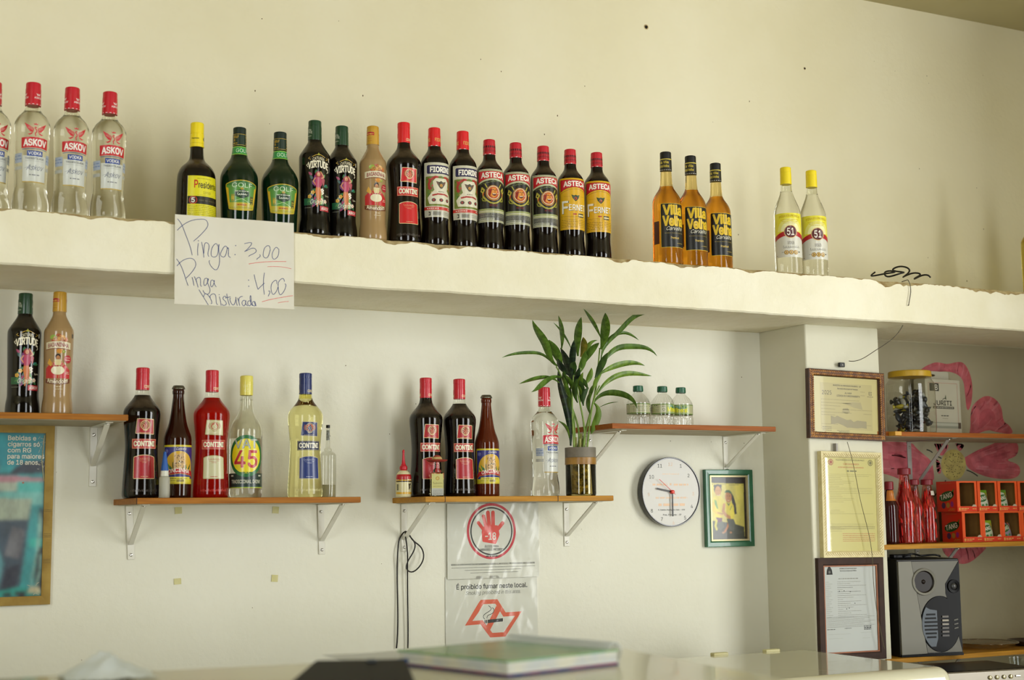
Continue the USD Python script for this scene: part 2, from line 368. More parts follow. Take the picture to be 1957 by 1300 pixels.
shelf('golden wooden wall shelf in the middle above the prohibition notices', 1.470, 2.038, ZL, M_wood_b, x0b=1.474, seam=[.056, .392])
shelf('short reddish wooden wall shelf carrying the three water bottles', 2.038, 2.603, ZR2, M_wood_r)
shelf('upper shelf in the recess with the candy jar on it', 2.99, 3.975, 1.545, M_wood_r)
shelf('middle shelf in the recess with red bottles and orange drink mix boxes', 2.99, 3.975, 1.196, M_wood_b)
shelf('lowest shelf in the recess under the loudspeaker', 2.99, 3.975, .852, M_wood_b)
th = .0145
bracket('white bracket under the upper left shelf', .669, ZU-th, M_white, .150)
bracket('white leaning bracket at the left end of the lower left shelf', .760, ZL-th, M_white, .136, -.06)
bracket('white bracket at the right end of the lower left shelf', 1.266, ZL-th, M_white, .134, -.035)
bracket('white bracket with the dark cable looped over it', 1.507, ZL-th, M_white, .132)
bracket('white bracket under the middle shelf below the potted plant', 2.017, ZL-th, M_white, .128)
bracket('white bracket half hidden behind the potted plant', 2.100, ZR2-th, M_white, .150)
bracket('white bracket right of the wall clock above the green photo frame', 2.586, ZR2-th, M_white, .150)
bracket('grey bracket over the painted flower under the candy jar shelf', 3.330, 1.545-th, M_grey, .20, d=.20, arm=.17)
bracket('grey bracket under the drink mix boxes', 3.345, 1.196-th, M_grey, .20, d=.20, arm=.17)
bracket('grey bracket under the lowest recess shelf', 3.335, .852-th, M_grey, .20, d=.20, arm=.17)

# ------------------------------------------------------------------ bottles
LEDGE = LT
mm = lambda prof: [(z/1000, r/1000) for z, r in prof]
def P_(prof, k=2): return chaikin(mm(prof), k)
M_print = printed('label_print', .32, .25); M_paper = printed('paper_print', .75); M_matte = printed('matte_print', .55)
def dusty_glass(name, c, dust, amt=.5):
    """dark full bottle with a little dust lying on its upward shoulders"""
    return usdkit.material(stage, LK+name, {'g': ('geometry', {}), 's': ('separate_xyz', {}), 'r': ('rgb_ramp', {'ramp': [(0, (0, 0, 0)), (.35, (0, 0, 0)), (.62, (amt, amt, amt)), (1, (amt, amt, amt))]}),
        'n': ('noise_texture', {'scale': 60, 'detail': 4}), 'mu': ('math', {'math_type': 'multiply'}), 'a': ('principled_bsdf', {'base_color': lin(c), 'roughness': .07, 'specular_ior_level': .5}),
        'b': ('principled_bsdf', {'base_color': lin(dust), 'roughness': .6}), 'm': ('mix_closure', {})},
        [('g.normal', 's.vector'), ('s.z', 'r.fac'), ('r.color', 'mu.value1'), ('n.fac', 'mu.value2'), ('mu.value', 'm.fac'), ('a.BSDF', 'm.closure1'), ('b.BSDF', 'm.closure2')], surface='m.closure')
G_dark = dusty_glass('dark_filled_glass', '0d0604', '6e5a40', .5)
G_black = dusty_glass('black_filled_glass', '0a0806', '60523c', .5)
G_green = dusty_glass('green_filled_glass', '08200f', '5c6040', .35)
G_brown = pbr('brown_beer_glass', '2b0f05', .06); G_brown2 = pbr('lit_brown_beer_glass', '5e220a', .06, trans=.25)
G_cream = pbr('cream_liqueur', 'a08358', .16, coat=.3)
def clear_glass(name, tint, rough=0.0, ior=1.36): return pbr(name, tint, rough, trans=1.0, ior=ior)
G_clear = clear_glass('clear_filled_glass', 'f4f4ec'); G_straw = clear_glass('straw_filled_glass', 'ebe5a4'); G_amber = clear_glass('amber_filled_glass', 'e29a2c')
G_amberneck = clear_glass('amber_neck_glass', 'ecd592'); G_gold = clear_glass('gold_filled_glass', 'd8c24a')
G_red = pbr('red_filled_glass', 'b01208', .05, trans=.55, ior=1.36); G_neck = pane('clear_neck_glass', (.93, .93, .90))
C_red = pbr('cap_red', 'c01226', .38, coat=.2); C_redb = pbr('cap_bright_red', 'd8151c', .35, coat=.2); C_yel = pbr('cap_yellow', 'ecd417', .4); C_pyel = pbr('cap_pale_yellow', 'ddd25e', .4)
C_green = pbr('cap_green', '123c20', .35, coat=.2); C_blk = pbr('cap_black', '0c0b09', .45); C_gold = pbr('cap_gold', 'c4962e', .35, .2); C_blue = pbr('cap_blue', '1b2b66', .3, coat=.3)
C_dkgreen = pbr('cap_dark_green', '0a2016', .45); C_teal = pbr('cap_bottle_green', '0b5638', .35, coat=.2); C_tin = pbr('crown_tin', '6d6a5c', .35, .9)

def cap_prof(z0, z1, r0, r1=None, seam=None):
    r1 = r1 or r0
    p = [(z0, 0), (z0, r0), (z0+.0006, r0+.0002)]
    if seam: p += [(seam-.0006, r0*.5+r1*.5), (seam-.0005, r1-.0006), (seam+.0005, r1-.0006), (seam+.0006, r1)]
    return p + [(z1-.003, r1), (z1-.001, r1-.0008), (z1, r1-.003), (z1, 0)]

def body(t, prof, mat, fill=None, neckmat=None, name='bottle_body', n=56, rib=None):
    """closed lathe; above `fill` an air space is hollowed out, or the neck becomes a part of clear glass"""
    prof = np.array(prof)
    if neckmat is not None:
        lo = [q for q in prof if q[0] <= fill]; r = np.interp(fill, prof[:, 0], prof[:, 1])
        part(name, lathe([tuple(q) for q in lo]+[(fill, r), (fill+.0002, 0)], n, rib), mat, t, 35)
        hi = [(fill+.0004, r)]+[tuple(q) for q in prof if q[0] > fill+.0006 and q[1] > 0]
        part('neck', lathe(hi, n), neckmat, t, 35)
        return
    m = lathe([tuple(q) for q in prof], n, rib)
    if fill:
        hi = [q for q in prof if q[0] > fill and q[1] > .004]
        r = np.interp(fill, prof[:, 0], prof[:, 1])
        inn = [(fill, 0), (fill, r-.0018)]+[(q[0], q[1]-.0022) for q in hi[:-1]]+[(hi[-1][0]-.002, 0)]
        m = cat_([m, lathe(inn, n, flip=True)])
    part(name, m, mat, t, 35)

EAGLE_L = [[(-25, 30), (-19, 17), (-12, 9), (-6, 8), (-4, 13), (-5, 18), (-13, 23)], [(-18, 4), (-13, 1), (-8, 4), (-5, 8), (-9, 7), (-13, 4.5)]]
def eagle(p, x, y, s, c, lvl=2):
    for g in EAGLE_L:
        for sg in (-1, 1): p.poly(Polygon([(x+sg*a*s, y+b*s) for a, b in g]), c, lvl)
    if s > .0005:
        for sg in (-1, 1):
            for f in (.25, .5, .75): p.line([(x+sg*-(5+f*1)*s, y+(9+f*9)*s), (x+sg*-(19-f*9)*s, y+(17.5+f*7)*s)], .5*s, 'cfc6ac', lvl+1)
    p.line([(x+1.5*s, y+19*s), (x-1*s, y+20*s), (x-2*s, y+17*s), (x+1.5*s, y+14*s), (x+2*s, y+9*s), (x-1*s, y+6*s), (x, y)], 2.2*s, c, lvl)
    p.poly([(x-4*s, y+25*s), (x-5*s, y+29*s), (x-2*s, y+27*s), (x, y+30*s), (x+2*s, y+27*s), (x+5*s, y+29*s), (x+4*s, y+25*s)], c, lvl)

def arc_rect(x0, x1, y0, y1, arch, n=12):
    """rectangle bent upward in its middle"""
    xs = np.linspace(x0, x1, n); b = arch*(1-((xs-(x0+x1)/2)/((x1-x0)/2))**2)
    return Polygon(np.r_[np.c_[xs, y1+b], np.c_[xs, y0+b][::-1]])
S = .001
# ---- vodka
def make_vodka():
    t = thing('vodka_bottle', '-', 'bottle', (0, 0, 0), 0, 'clear vodka bottles with red caps')
    pr = P_([(0, 0), (0, 38), (4, 42.5), (14, 43), (34, 41.5), (52, 38.2), (68, 37.2), (110, 38.6), (165, 40.2), (205, 41.2), (214, 40), (226, 33), (236, 23), (244, 17.6), (250, 16.2), (264, 15.8), (268, 0)])*np.array([1, .955])
    rib = lambda z, a: 1-.045*np.clip(1-abs(z-.046)/.03, 0, 1)*(.5+.5*np.cos(6*a))
    body(t, pr, G_clear, .236, rib=rib)
    c = part('cap', lathe([(z, r) for z, r in cap_prof(.2525, .307, .0172, .0166)], 40), C_red, t, 35)
    q = Print().rect(-.0533, .2529, .0533, .292, 'c01226')
    for u in (-24, 9, 40): eagle(q, u*S, .2735, S*.22, 'f0e6e0', 1); q.text('ASKOV', u*S, .2675, .0042, 'f0e6e0', 1)
    for u in range(-50, 52, 9): q.rect(u*S, .2535, (u+4)*S, .2548, 'e8e0dc', 1)
    q.build('cap_print', M_print, c, cwrap(.2525, .307, .0172, .0166), .0001, maxedge=.004)
    q = Print()
    eagle(q, 0, .174, S, 'c3262f', 1)
    q.poly(arc_rect(-.031, .031, .1445, .169, .002), 'c01c28', 1); q.heavy('ASKOV', 0, .1495, .0145, 'ece8de', 2, .0003, w=.052, arch=.002)
    q.poly(arc_rect(-.029, .029, .1415, .1428, .002), '1f3f86', 1)
    q.rect(-.0175, .127, .0175, .1395, '1f3f8c', 2); q.text('VODKA', 0, .130, .0068, 'e8e6dc', 3, w=.029)
    q.rect(-.0265, .068, .0265, .128, 'c9ccc4', 1); q.rect(-.0265, .066, .0265, .0685, 'b49a4a', 2)
    q.text('TRIDESTILADA', 0, .1195, .0042, '4a4c50', 2, w=.042); q.fine(-.02, .02, .1155, .0006, '7d8088')
    q.text('Askov', 0, .0945, .0125, '6b7080', 2, w=.036, bold=False, slant=.35); q.line([(-.022, .099), (-.008, .103), (.008, .1)], .0006, '6b7080', 2)
    q.fine(-.011, .011, .0825, .0022, '6a6c70', 2)
    for u0, u1 in ((-.052, -.0285), (.0285, .046)):
        q.rect(u0, .112, u1, .134, 'a9b4c4', 0); q.fine(u0+.001, u1-.001, .126, .003, '7f90b0', 1); q.fine(u0+.001, u1-.001, .119, .003, '7f90b0', 1); q.rect(u0, .096, u1, .104, 'b4b6ae', 0)
    q.build('front_label', M_print, t, wrap(pr), maxedge=.008)
    return t
# ---- vermouth
def make_vermouth(cap, capcol, bodymat, fill, crest, emblem, banner, lower, rim, text, script, neckmat=G_neck, emb='453b34', name='vermouth_bottle', height=.322, clear=False, group=None):
    t = thing(name, '-', 'bottle', (0, 0, 0), 0, group)
    pr = P_([(0, 0), (0, 41), (4, 44.2), (14, 45), (45, 43.4), (85, 40.8), (118, 39.2), (140, 39.5), (175, 42.4), (200, 45), (212, 45.2), (222, 42), (233, 33), (243, 24.5), (252, 18.8), (262, 16.6), (274, 15.9), (278, 0)])
    if clear: body(t, pr, bodymat, fill)
    else: body(t, pr, bodymat, fill, neckmat)
    c = part('cap', lathe(cap_prof(.2665, height, .0160, .0165, height-.014), 40), cap, t, 35)
    q = Print().rect(-.050, .2669, .050, .292, capcol); [q.text('CONTINI', u, .2715, .0065, 'e8d9a8', 1, w=.027) for u in (-.036, .014)]
    q.build('cap_print', M_print, c, cwrap(.2665, height, .0160, .0165, height-.014), .0001, maxedge=.004)
    q = Print()
    trap = Polygon([(-.0245, .157), (.0245, .155), (.0205, .193), (-.0195, .194)]).buffer(-.002).buffer(.002, 4)
    q.poly(trap, rim, 0); q.poly(trap.buffer(-.0016), crest, 1)
    q.disc(0, .178, .0118, rim, 2); q.disc(0, .178, .0102, crest, 3); q.disc(0, .178, .0092, emblem, 4)
    q.disc(.0005, .1835, .0022, crest, 5); q.poly([(-.005, .1815), (.004, .1815), (.0062, .176), (.003, .170), (-.003, .170), (-.0065, .176)], crest, 5); q.line([(-.0045, .180), (-.001, .1765), (-.003, .1725)], .0011, rim, 6); q.line([(.001, .181), (.0035, .177), (.001, .173), (.002, .171)], .0011, rim, 6)
    for j in range(9): q.disc(.0077*math.cos(j*.7), .178+.0077*math.sin(j*.7), .0010, rim, 5)
    for sg in (-1, 1): q.line([(sg*.0125, .172), (sg*.0145, .178), (sg*.012, .185)], .0014, emblem, 2)
    q.line([(-.005, .166), (0, .1645), (.005, .166)], .0016, rim, 3); q.fine(-.014, .014, .1592, .0009, rim, 3)
    q.rect(-.0315, .1205, .0315, .1445, banner, 1); fr = sbox(-.0305, .1215, .0305, .1435); q.poly(fr.difference(fr.buffer(-.0008)), rim, 2)
    q.text('CONTINI', 0, .1263, .0125, '2a1410', 2, w=.0545); q.heavy('CONTINI', -.0005, .1268, .0118, text, 3, .0004, w=.0515)
    low = Polygon([(-.0265, .047), (.0265, .047), (.0275, .100)]+[(u, .1005+.0055*(1-(u/.0275)**2)) for u in np.linspace(.0275, -.0275, 10)]+[(-.0275, .100)]).buffer(-.003).buffer(.003, 5)
    q.poly(low, rim, 0); q.poly(low.buffer(-.0016), lower, 1)
    q.scrib(-.015, .014, .0958, .0058, script, 2); q.line([(-.012, .091), (0, .0895), (.013, .092)], .0006, script, 2); q.fine(-.006, .006, .0865, .0009, script, 2); q.fine(-.009, .009, .052, .0014, script, 2)
    q.build('front_label', M_print, t, wrap(pr), maxedge=.008)
    q = Print(); [q.rect(u*S, .0165, (u+2)*S, .0165+.004+.002*((k*7) % 3)/2, emb, 0) for k, u in enumerate(range(-34, 36, 4))]
    q.build('embossed_lettering', M_print, t, wrap(pr, .0002), .0003, kind='stuff')
    return t
# ---- catuaba
def leafpoly(x, y, l, w, a):
    pts = [(l*s, w*math.sin(math.pi*s**.8)) for s in np.linspace(0, 1, 7)]+[(l*s, -w*math.sin(math.pi*s**.8)) for s in np.linspace(1, 0, 7)[1:-1]]
    return affinity.translate(affinity.rotate(Polygon(pts), a, origin=(0, 0)), x, y)
def make_catuaba():
    t = thing('herbal_wine_bottle', '-', 'bottle', (0, 0, 0), 0, None)
    pr = P_([(0, 0), (0, 37), (4, 40), (14, 40.4), (32, 39), (44, 36.6), (56, 36), (120, 37.6), (195, 39.6), (206, 38.8), (214, 34), (238, 18.5), (246, 16.5), (258, 15.8), (262, 0)])
    body(t, pr, G_black)
    c = part('cap', lathe(cap_prof(.246, .297, .0168, .0163, .283), 40), C_green, t, 35)
    q = Print().rect(-.052, .2465, .052, .280, '123c20')
    for u in (-.022, .026): q.text('CATUABA', u, .2685, .0035, 'b9c0ac', 1, w=.018, arch=.002); q.text('VIRTUDE', u, .2605, .0062, 'b9c0ac', 1, w=.022, arch=.003); q.rect(u-.009, .2545, u+.009, .2558, 'a9b09c', 1)
    q.build('cap_print', M_print, c, cwrap(.246, .297, .0168, .0163, .283), .0001, maxedge=.004)
    q = Print(); rng = np.random.default_rng(8)
    q.line([(-.016, .196), (-.008, .200), (0, .203), (.008, .200), (.016, .196)], .0016, 'b8973c', 1); q.line([(-.02, .189), (-.026, .192), (-.022, .195)], .0013, 'b8973c', 1); q.line([(.02, .189), (.026, .192), (.022, .195)], .0013, 'b8973c', 1)
    q.poly([(-.004, .2), (0, .207), (.004, .2)], '9fae3c', 1)
    q.text('CATUABA', 0, .185, .0075, 'd8cfae', 2, w=.030, arch=.004); q.heavy('VIRTUDE', 0, .1645, .0165, 'e9e2c6', 3, .0004, w=.053, arch=.005)
    q.line([(-.027, .170), (-.0305, .175), (-.027, .178)], .0016, 'e9e2c6', 3); q.line([(.024, .166), (.027, .160), (.024, .157)], .0016, 'e9e2c6', 3)
    for k in range(34):     # leaves and flowers round the figure
        x, y = rng.uniform(-.023, .023), rng.uniform(.075, .152); a = math.degrees(math.atan2(y-.115, x))+rng.uniform(-30, 30)
        q.poly(leafpoly(x*.8, y, .013, .0032, a), ['2f6a3a', '4f8f48', '2b7f74', '8fa83a', '5a3a7a', '1d4f4a', 'a03c62'][k % 7], 1)
    for k in range(9):
        x, y = rng.uniform(-.022, .022), rng.uniform(.078, .112)
        for j in range(5): q.disc(x+.003*math.cos(j*1.257), y+.003*math.sin(j*1.257), .0022, ['e6c8b0', 'd8a83c', 'e8e0d0', '9fbf5a'][k % 4], 2)
    q.disc(0, .150, .0085, '8e1f2c', 2, .0095); q.poly([(-.010, .150), (-.016, .128), (-.009, .120), (-.004, .142)], '6e2a72', 2); q.poly([(.008, .152), (.017, .138), (.014, .122), (.005, .138)], 'a02438', 2)
    q.disc(0, .1515, .0042, 'c98a5c', 3, .0052); q.poly([(-.006, .144), (.006, .144), (.009, .126), (.004, .118), (-.006, .118), (-.0085, .128)], 'b03a5a', 3)
    q.poly([(-.006, .120), (.005, .120), (.006, .106), (.001, .084), (-.002, .070), (-.0045, .070), (-.004, .090), (-.008, .108)], 'c9763c', 3); q.poly([(.001, .112), (.007, .110), (.0065, .094), (.004, .074), (.0015, .074), (.001, .094)], 'b4602c', 3)
    q.line([(-.008, .142), (-.013, .134), (-.008, .126)], .003, 'c98a5c', 3); q.line([(.008, .142), (.014, .146), (.006, .157)], .0028, 'c98a5c', 3)
    q.rect(-.037, .074, .012, .091, '1d5a36', 1); q.text('Original', -.003, .0775, .0105, 'd9e2c8', 4, w=.036, bold=False, slant=.3)
    q.rect(.004, .060, .033, .0725, 'b8202e', 3); q.text('ASKOV', .0185, .0632, .0066, 'eee6da', 4, w=.022)
    q.scrib(.019, .032, .099, .004, 'd8d0b0', 3, .0007); q.rect(.029, .186, .0325, .196, 'c9c4ae', 2); q.fine(-.035, -.018, .067, .001, '8a8a7a', 2)
    q.build('front_print', M_print, t, wrap(pr), .00012, maxedge=.008)
    return t
# ---- peanut cream liqueur
def make_cream():
    t = thing('cream_liqueur_bottle', '-', 'bottle', (0, 0, 0), 0, None)
    pr = P_([(0, 0), (0, 36), (4, 38), (14, 38.4), (32, 37), (44, 35), (56, 34.6), (120, 35.4), (195, 37), (206, 36.4), (214, 32), (238, 18), (246, 16.2), (262, 15.4), (266, 0)])*np.array([1, .94])
    body(t, pr, G_cream)
    c = part('cap', lathe(cap_prof(.251, .300, .0158, .0153), 40), C_gold, t, 35)
    q = Print().rect(-.050, .2515, .050, .290, 'c4962e')
    for u in (-.012, .030): q.poly(arc_rect(u-.011, u+.011, .2735, .2815, .0015), 'b01f28', 1); q.fine(u-.009, u+.009, .2765, .0026, 'e0b050', 2); q.scrib(u-.005, u+.005, .266, .003, 'a05020', 1); q.fine(u-.006, u+.006, .2592, .001, 'a05020', 1)
    q.build('cap_print', M_print, c, cwrap(.251, .300, .0158, .0153), .0001, maxedge=.004)
    q = Print()
    for x, y, r, cc in ((-.012, .186, .008, '8aa83c'), (-.004, .182, .009, 'c89450'), (.007, .185, .009, 'd9a860'), (.015, .181, .008, 'b8682c'), (.0, .190, .006, 'a85020'), (-.010, .179, .006, 'a8401c'), (.010, .177, .006, '8c3418')): q.disc(x, y, r, cc, 1, r*.75)
    for x, y in ((-.006, .182), (.008, .181), (.001, .186)): q.line([(x-.004, y), (x, y+.004), (x+.004, y)], .0012, '7a2c14', 2)
    q.poly(arc_rect(-.031, .031, .157, .1735, .003), 'd9cfae', 2); q.poly(arc_rect(-.031, .031, .1555, .1572, .003), '7a2a1a', 2); q.text('BAIANINHA', 0, .1608, .0092, '8a1c34', 3, w=.050, arch=.003)
    q.poly([(-.03, .088), (.03, .088), (.03, .108), (.012, .125), (-.014, .126), (-.03, .112)], 'c02026', 1)
    q.poly([(-.026, .124), (-.02, .136), (-.012, .122), (-.016, .116)], 'd8a43c', 2); q.disc(.005, .153, .009, 'd08a2c', 2, .005); q.disc(.013, .152, .004, '7e9a34', 3)
    q.disc(0, .140, .0058, '1f1410', 2, .0062); q.disc(.0003, .1375, .0042, 'b87c4c', 3, .005); q.line([(-.006, .131), (.006, .131)], .004, 'd9cba0', 3)
    q.poly([(-.009, .131), (.009, .131), (.006, .118), (-.006, .118)], 'd8c890', 3); q.poly([(-.006, .119), (.006, .119), (.007, .116), (-.007, .116)], 'a01c2c', 4)
    q.line([(.008, .129), (.014, .122), (.008, .117)], .0026, 'b87c4c', 4); q.line([(-.008, .129), (-.013, .122), (-.009, .117)], .0026, 'b87c4c', 4); q.disc(0, .107, .0155, 'e0d8b4', 3, .0105); q.line([(-.003, .098), (-.003, .09)], .003, 'b87c4c', 2); q.line([(.003, .098), (.003, .09)], .003, 'b87c4c', 2)
    q.disc(.024, .134, .0098, 'b01e30', 2); q.fine(.0185, .0295, .1365, .0016, 'e8d8c0', 3); q.fine(.0175, .0305, .131, .0016, 'e8d8c0', 3); q.fine(.019, .027, .1025, .0014, 'e8d8c0', 3); q.fine(.018, .028, .0985, .0014, 'e8d8c0', 3)
    q.poly(arc_rect(-.031, .031, .0775, .0875, -.004), '6a3418', 2); q.text('Amendoim', 0, .0795, .0092, 'efe4c4', 3, w=.050, arch=-.004)
    q.fine(-.003, .009, .0672, .0016, 'e0d4b0', 1); q.fine(-.006, .012, .0615, .0013, 'e0d4b0', 1); q.rect(.036, .186, .042, .196, '2a2018', 1)
    q.build('front_print', M_print, t, wrap(pr), .00012, maxedge=.008)
    return t
# ---- brandy with a yellow label
def make_brandy():
    t = thing('brandy_bottle', '-', 'bottle', (0, 0, 0), 0, None)
    pr = P_([(0, 0), (0, 45), (4, 48), (20, 48.5), (80, 47), (118, 46), (132, 44), (146, 37), (156, 26), (164, 18.6), (176, 16), (204, 15.2), (210, 0)])
    body(t, pr, G_dark)
    c = part('cap', lathe(cap_prof(.196, .257, .0165, .0160, .2295), 40), C_yel, t, 35)
    q = Print().rect(-.051, .1965, .051, .2285, 'ecd417'); q.rect(-.05, .2045, .05, .2052, 'b8a010', 1); q.text('Presidente', -.012, .2145, .0038, '2a2410', 1, w=.018, slant=.2); q.disc(.0135, .2155, .0042, '1c180c', 1); q.text('5', .0135, .213, .005, 'f0e060', 2)
    q.build('cap_print', M_print, c, cwrap(.196, .257, .0165, .0160, .2295), .0001, maxedge=.004)
    q = Print()
    q.rect(-.041, .018, .041, .117, 'ddd41e', 0); q.rect(-.0422, .018, -.0405, .117, 'c8c4a0', 1)
    q.fine(-.018, .018, .1095, .0014, '9a9016', 1); q.text('P', -.0205, .0875, .0185, 'c01f1c', 1, w=.009); q.text('residente', -.0150, .0875, .0145, '241a0c', 1, w=.052, align='l')
    q.text('1810', .006, .0735, .006, '8a7c1a', 1, bold=False); q.rect(-.018, .070, .03, .0705, '9a9016', 1)
    q.rect(-.041, .048, .041, .067, '1c190e', 1); q.disc(-.0275, .0572, .0095, 'c23a28', 2); q.disc(-.0275, .0572, .0078, '3a1510', 3); q.text('5', -.0275, .0515, .0115, 'f0eee0', 4); q.fine(-.014, .038, .0555, .003, '4a4428', 2)
    for k in range(6): q.fine(-.039, .039, .0435-.0042*k, .0013, '8a8418', 1, k)
    q.build('front_label', M_print, t, wrap(pr), maxedge=.008)
    return t
# ---- menthe liqueur
def make_mint():
    t = thing('mint_liqueur_bottle', '-', 'bottle', (0, 0, 0), 0, None)
    pr = P_([(0, 0), (0, 40), (4, 42), (30, 42.6), (90, 45.4), (122, 46.2), (138, 45), (154, 38), (168, 28), (180, 21), (194, 17.4), (222, 15.4), (226, 0)])
    body(t, pr, G_green)
    c = part('cap', lathe(cap_prof(.2095, .257, .0162, .0158, .2395), 40), C_dkgreen, t, 35)
    q = Print().rect(-.05, .2098, .05, .239, '0f2a1e'); q.rect(-.05, .2105, .05, .2115, 'b89a34', 1); q.rect(-.05, .2375, .05, .2385, 'b89a34', 1)
    for u in (-.012, .022): q.text('GOLF', u, .2285, .006, 'c8a02c', 1, w=.014); q.text('R', u-.004, .2205, .0055, 'b8901c', 1); q.fine(u-.008, u+.004, .2145, .002, 'b8901c', 1)
    q.build('cap_print', M_print, c, cwrap(.2095, .257, .0162, .0158, .2395), .0001, maxedge=.004)
    q = Print(); q.rect(-.05, .1865, .05, .207, '2f8f46', 0); q.rect(-.05, .1865, .05, .1885, '8fc04a', 1); q.rect(-.05, .205, .05, .207, '8fc04a', 1); q.text('GOLF', .004, .192, .0095, 'd8ecd0', 2, w=.03, bold=False); q.rect(-.021, .1885, -.0205, .205, '1c5c2c', 1)
    q.build('neck_band', M_print, t, wrap(pr), maxedge=.008)
    q = Print()
    sh = Polygon([(-.033, .046), (-.041, .100), (-.041, .108)]+[(u, .108+.009*(1-(u/.041)**2)) for u in np.linspace(-.041, .041, 12)]+[(.041, .100), (.033, .046)]+[(u, .046-.004*(1-(u/.033)**2)) for u in np.linspace(.033, -.033, 9)]).buffer(-.004).buffer(.004, 5)
    q.poly(sh, 'c8a81e', 0); q.poly(sh.buffer(-.002), '4f8c34', 1); q.poly(sh.buffer(-.002).intersection(sbox(-.05, .04, .05, .062)), 'b5aa22', 2); q.poly(sh.buffer(-.002).intersection(sbox(-.05, .104, .05, .13)), '2f6a2c', 2)
    for sg in (-1, 1): q.poly([(sg*.039, .100), (sg*.034, .055), (sg*.029, .055), (sg*.033, .098)], 'd0a822', 2)
    q.text('GOLF', .001, .0985, .011, 'c8dcb8', 3, w=.05, bold=False)
    q.poly([(-.017, .088), (0, .095), (.018, .088), (.018, .078), (0, .071), (-.017, .078)], '1a3a20', 3); q.disc(0, .0955, .0042, 'a8901e', 4, .003); q.fine(-.016, .016, .0882, .0018, 'd8e0c8', 4); q.scrib(-.011, .011, .0815, .006, 'e8ecd8', 4, .0011)
    q.rect(-.026, .064, -.017, .082, '8a8c1c', 3); q.text('R', -.0215, .0685, .0085, 'd8b428', 4); q.rect(.021, .058, .029, .078, '4a501c', 3); q.fine(.0215, .0285, .066, .002, 'b0a030', 4); q.fine(.0215, .0285, .071, .002, 'b0a030', 4)
    q.line([(-.016, .066), (0, .071), (.014, .064), (.02, .06)], .0009, 'cfe0a0', 4); q.rect(-.012, .0535, .012, .059, 'c88a22', 3); q.fine(-.010, .010, .055, .0018, '7a4a10', 4); q.fine(-.028, .028, .049, .0014, '8a7a18', 3)
    q.build('front_label', M_print, t, wrap(pr), .00012, maxedge=.008)
    return t
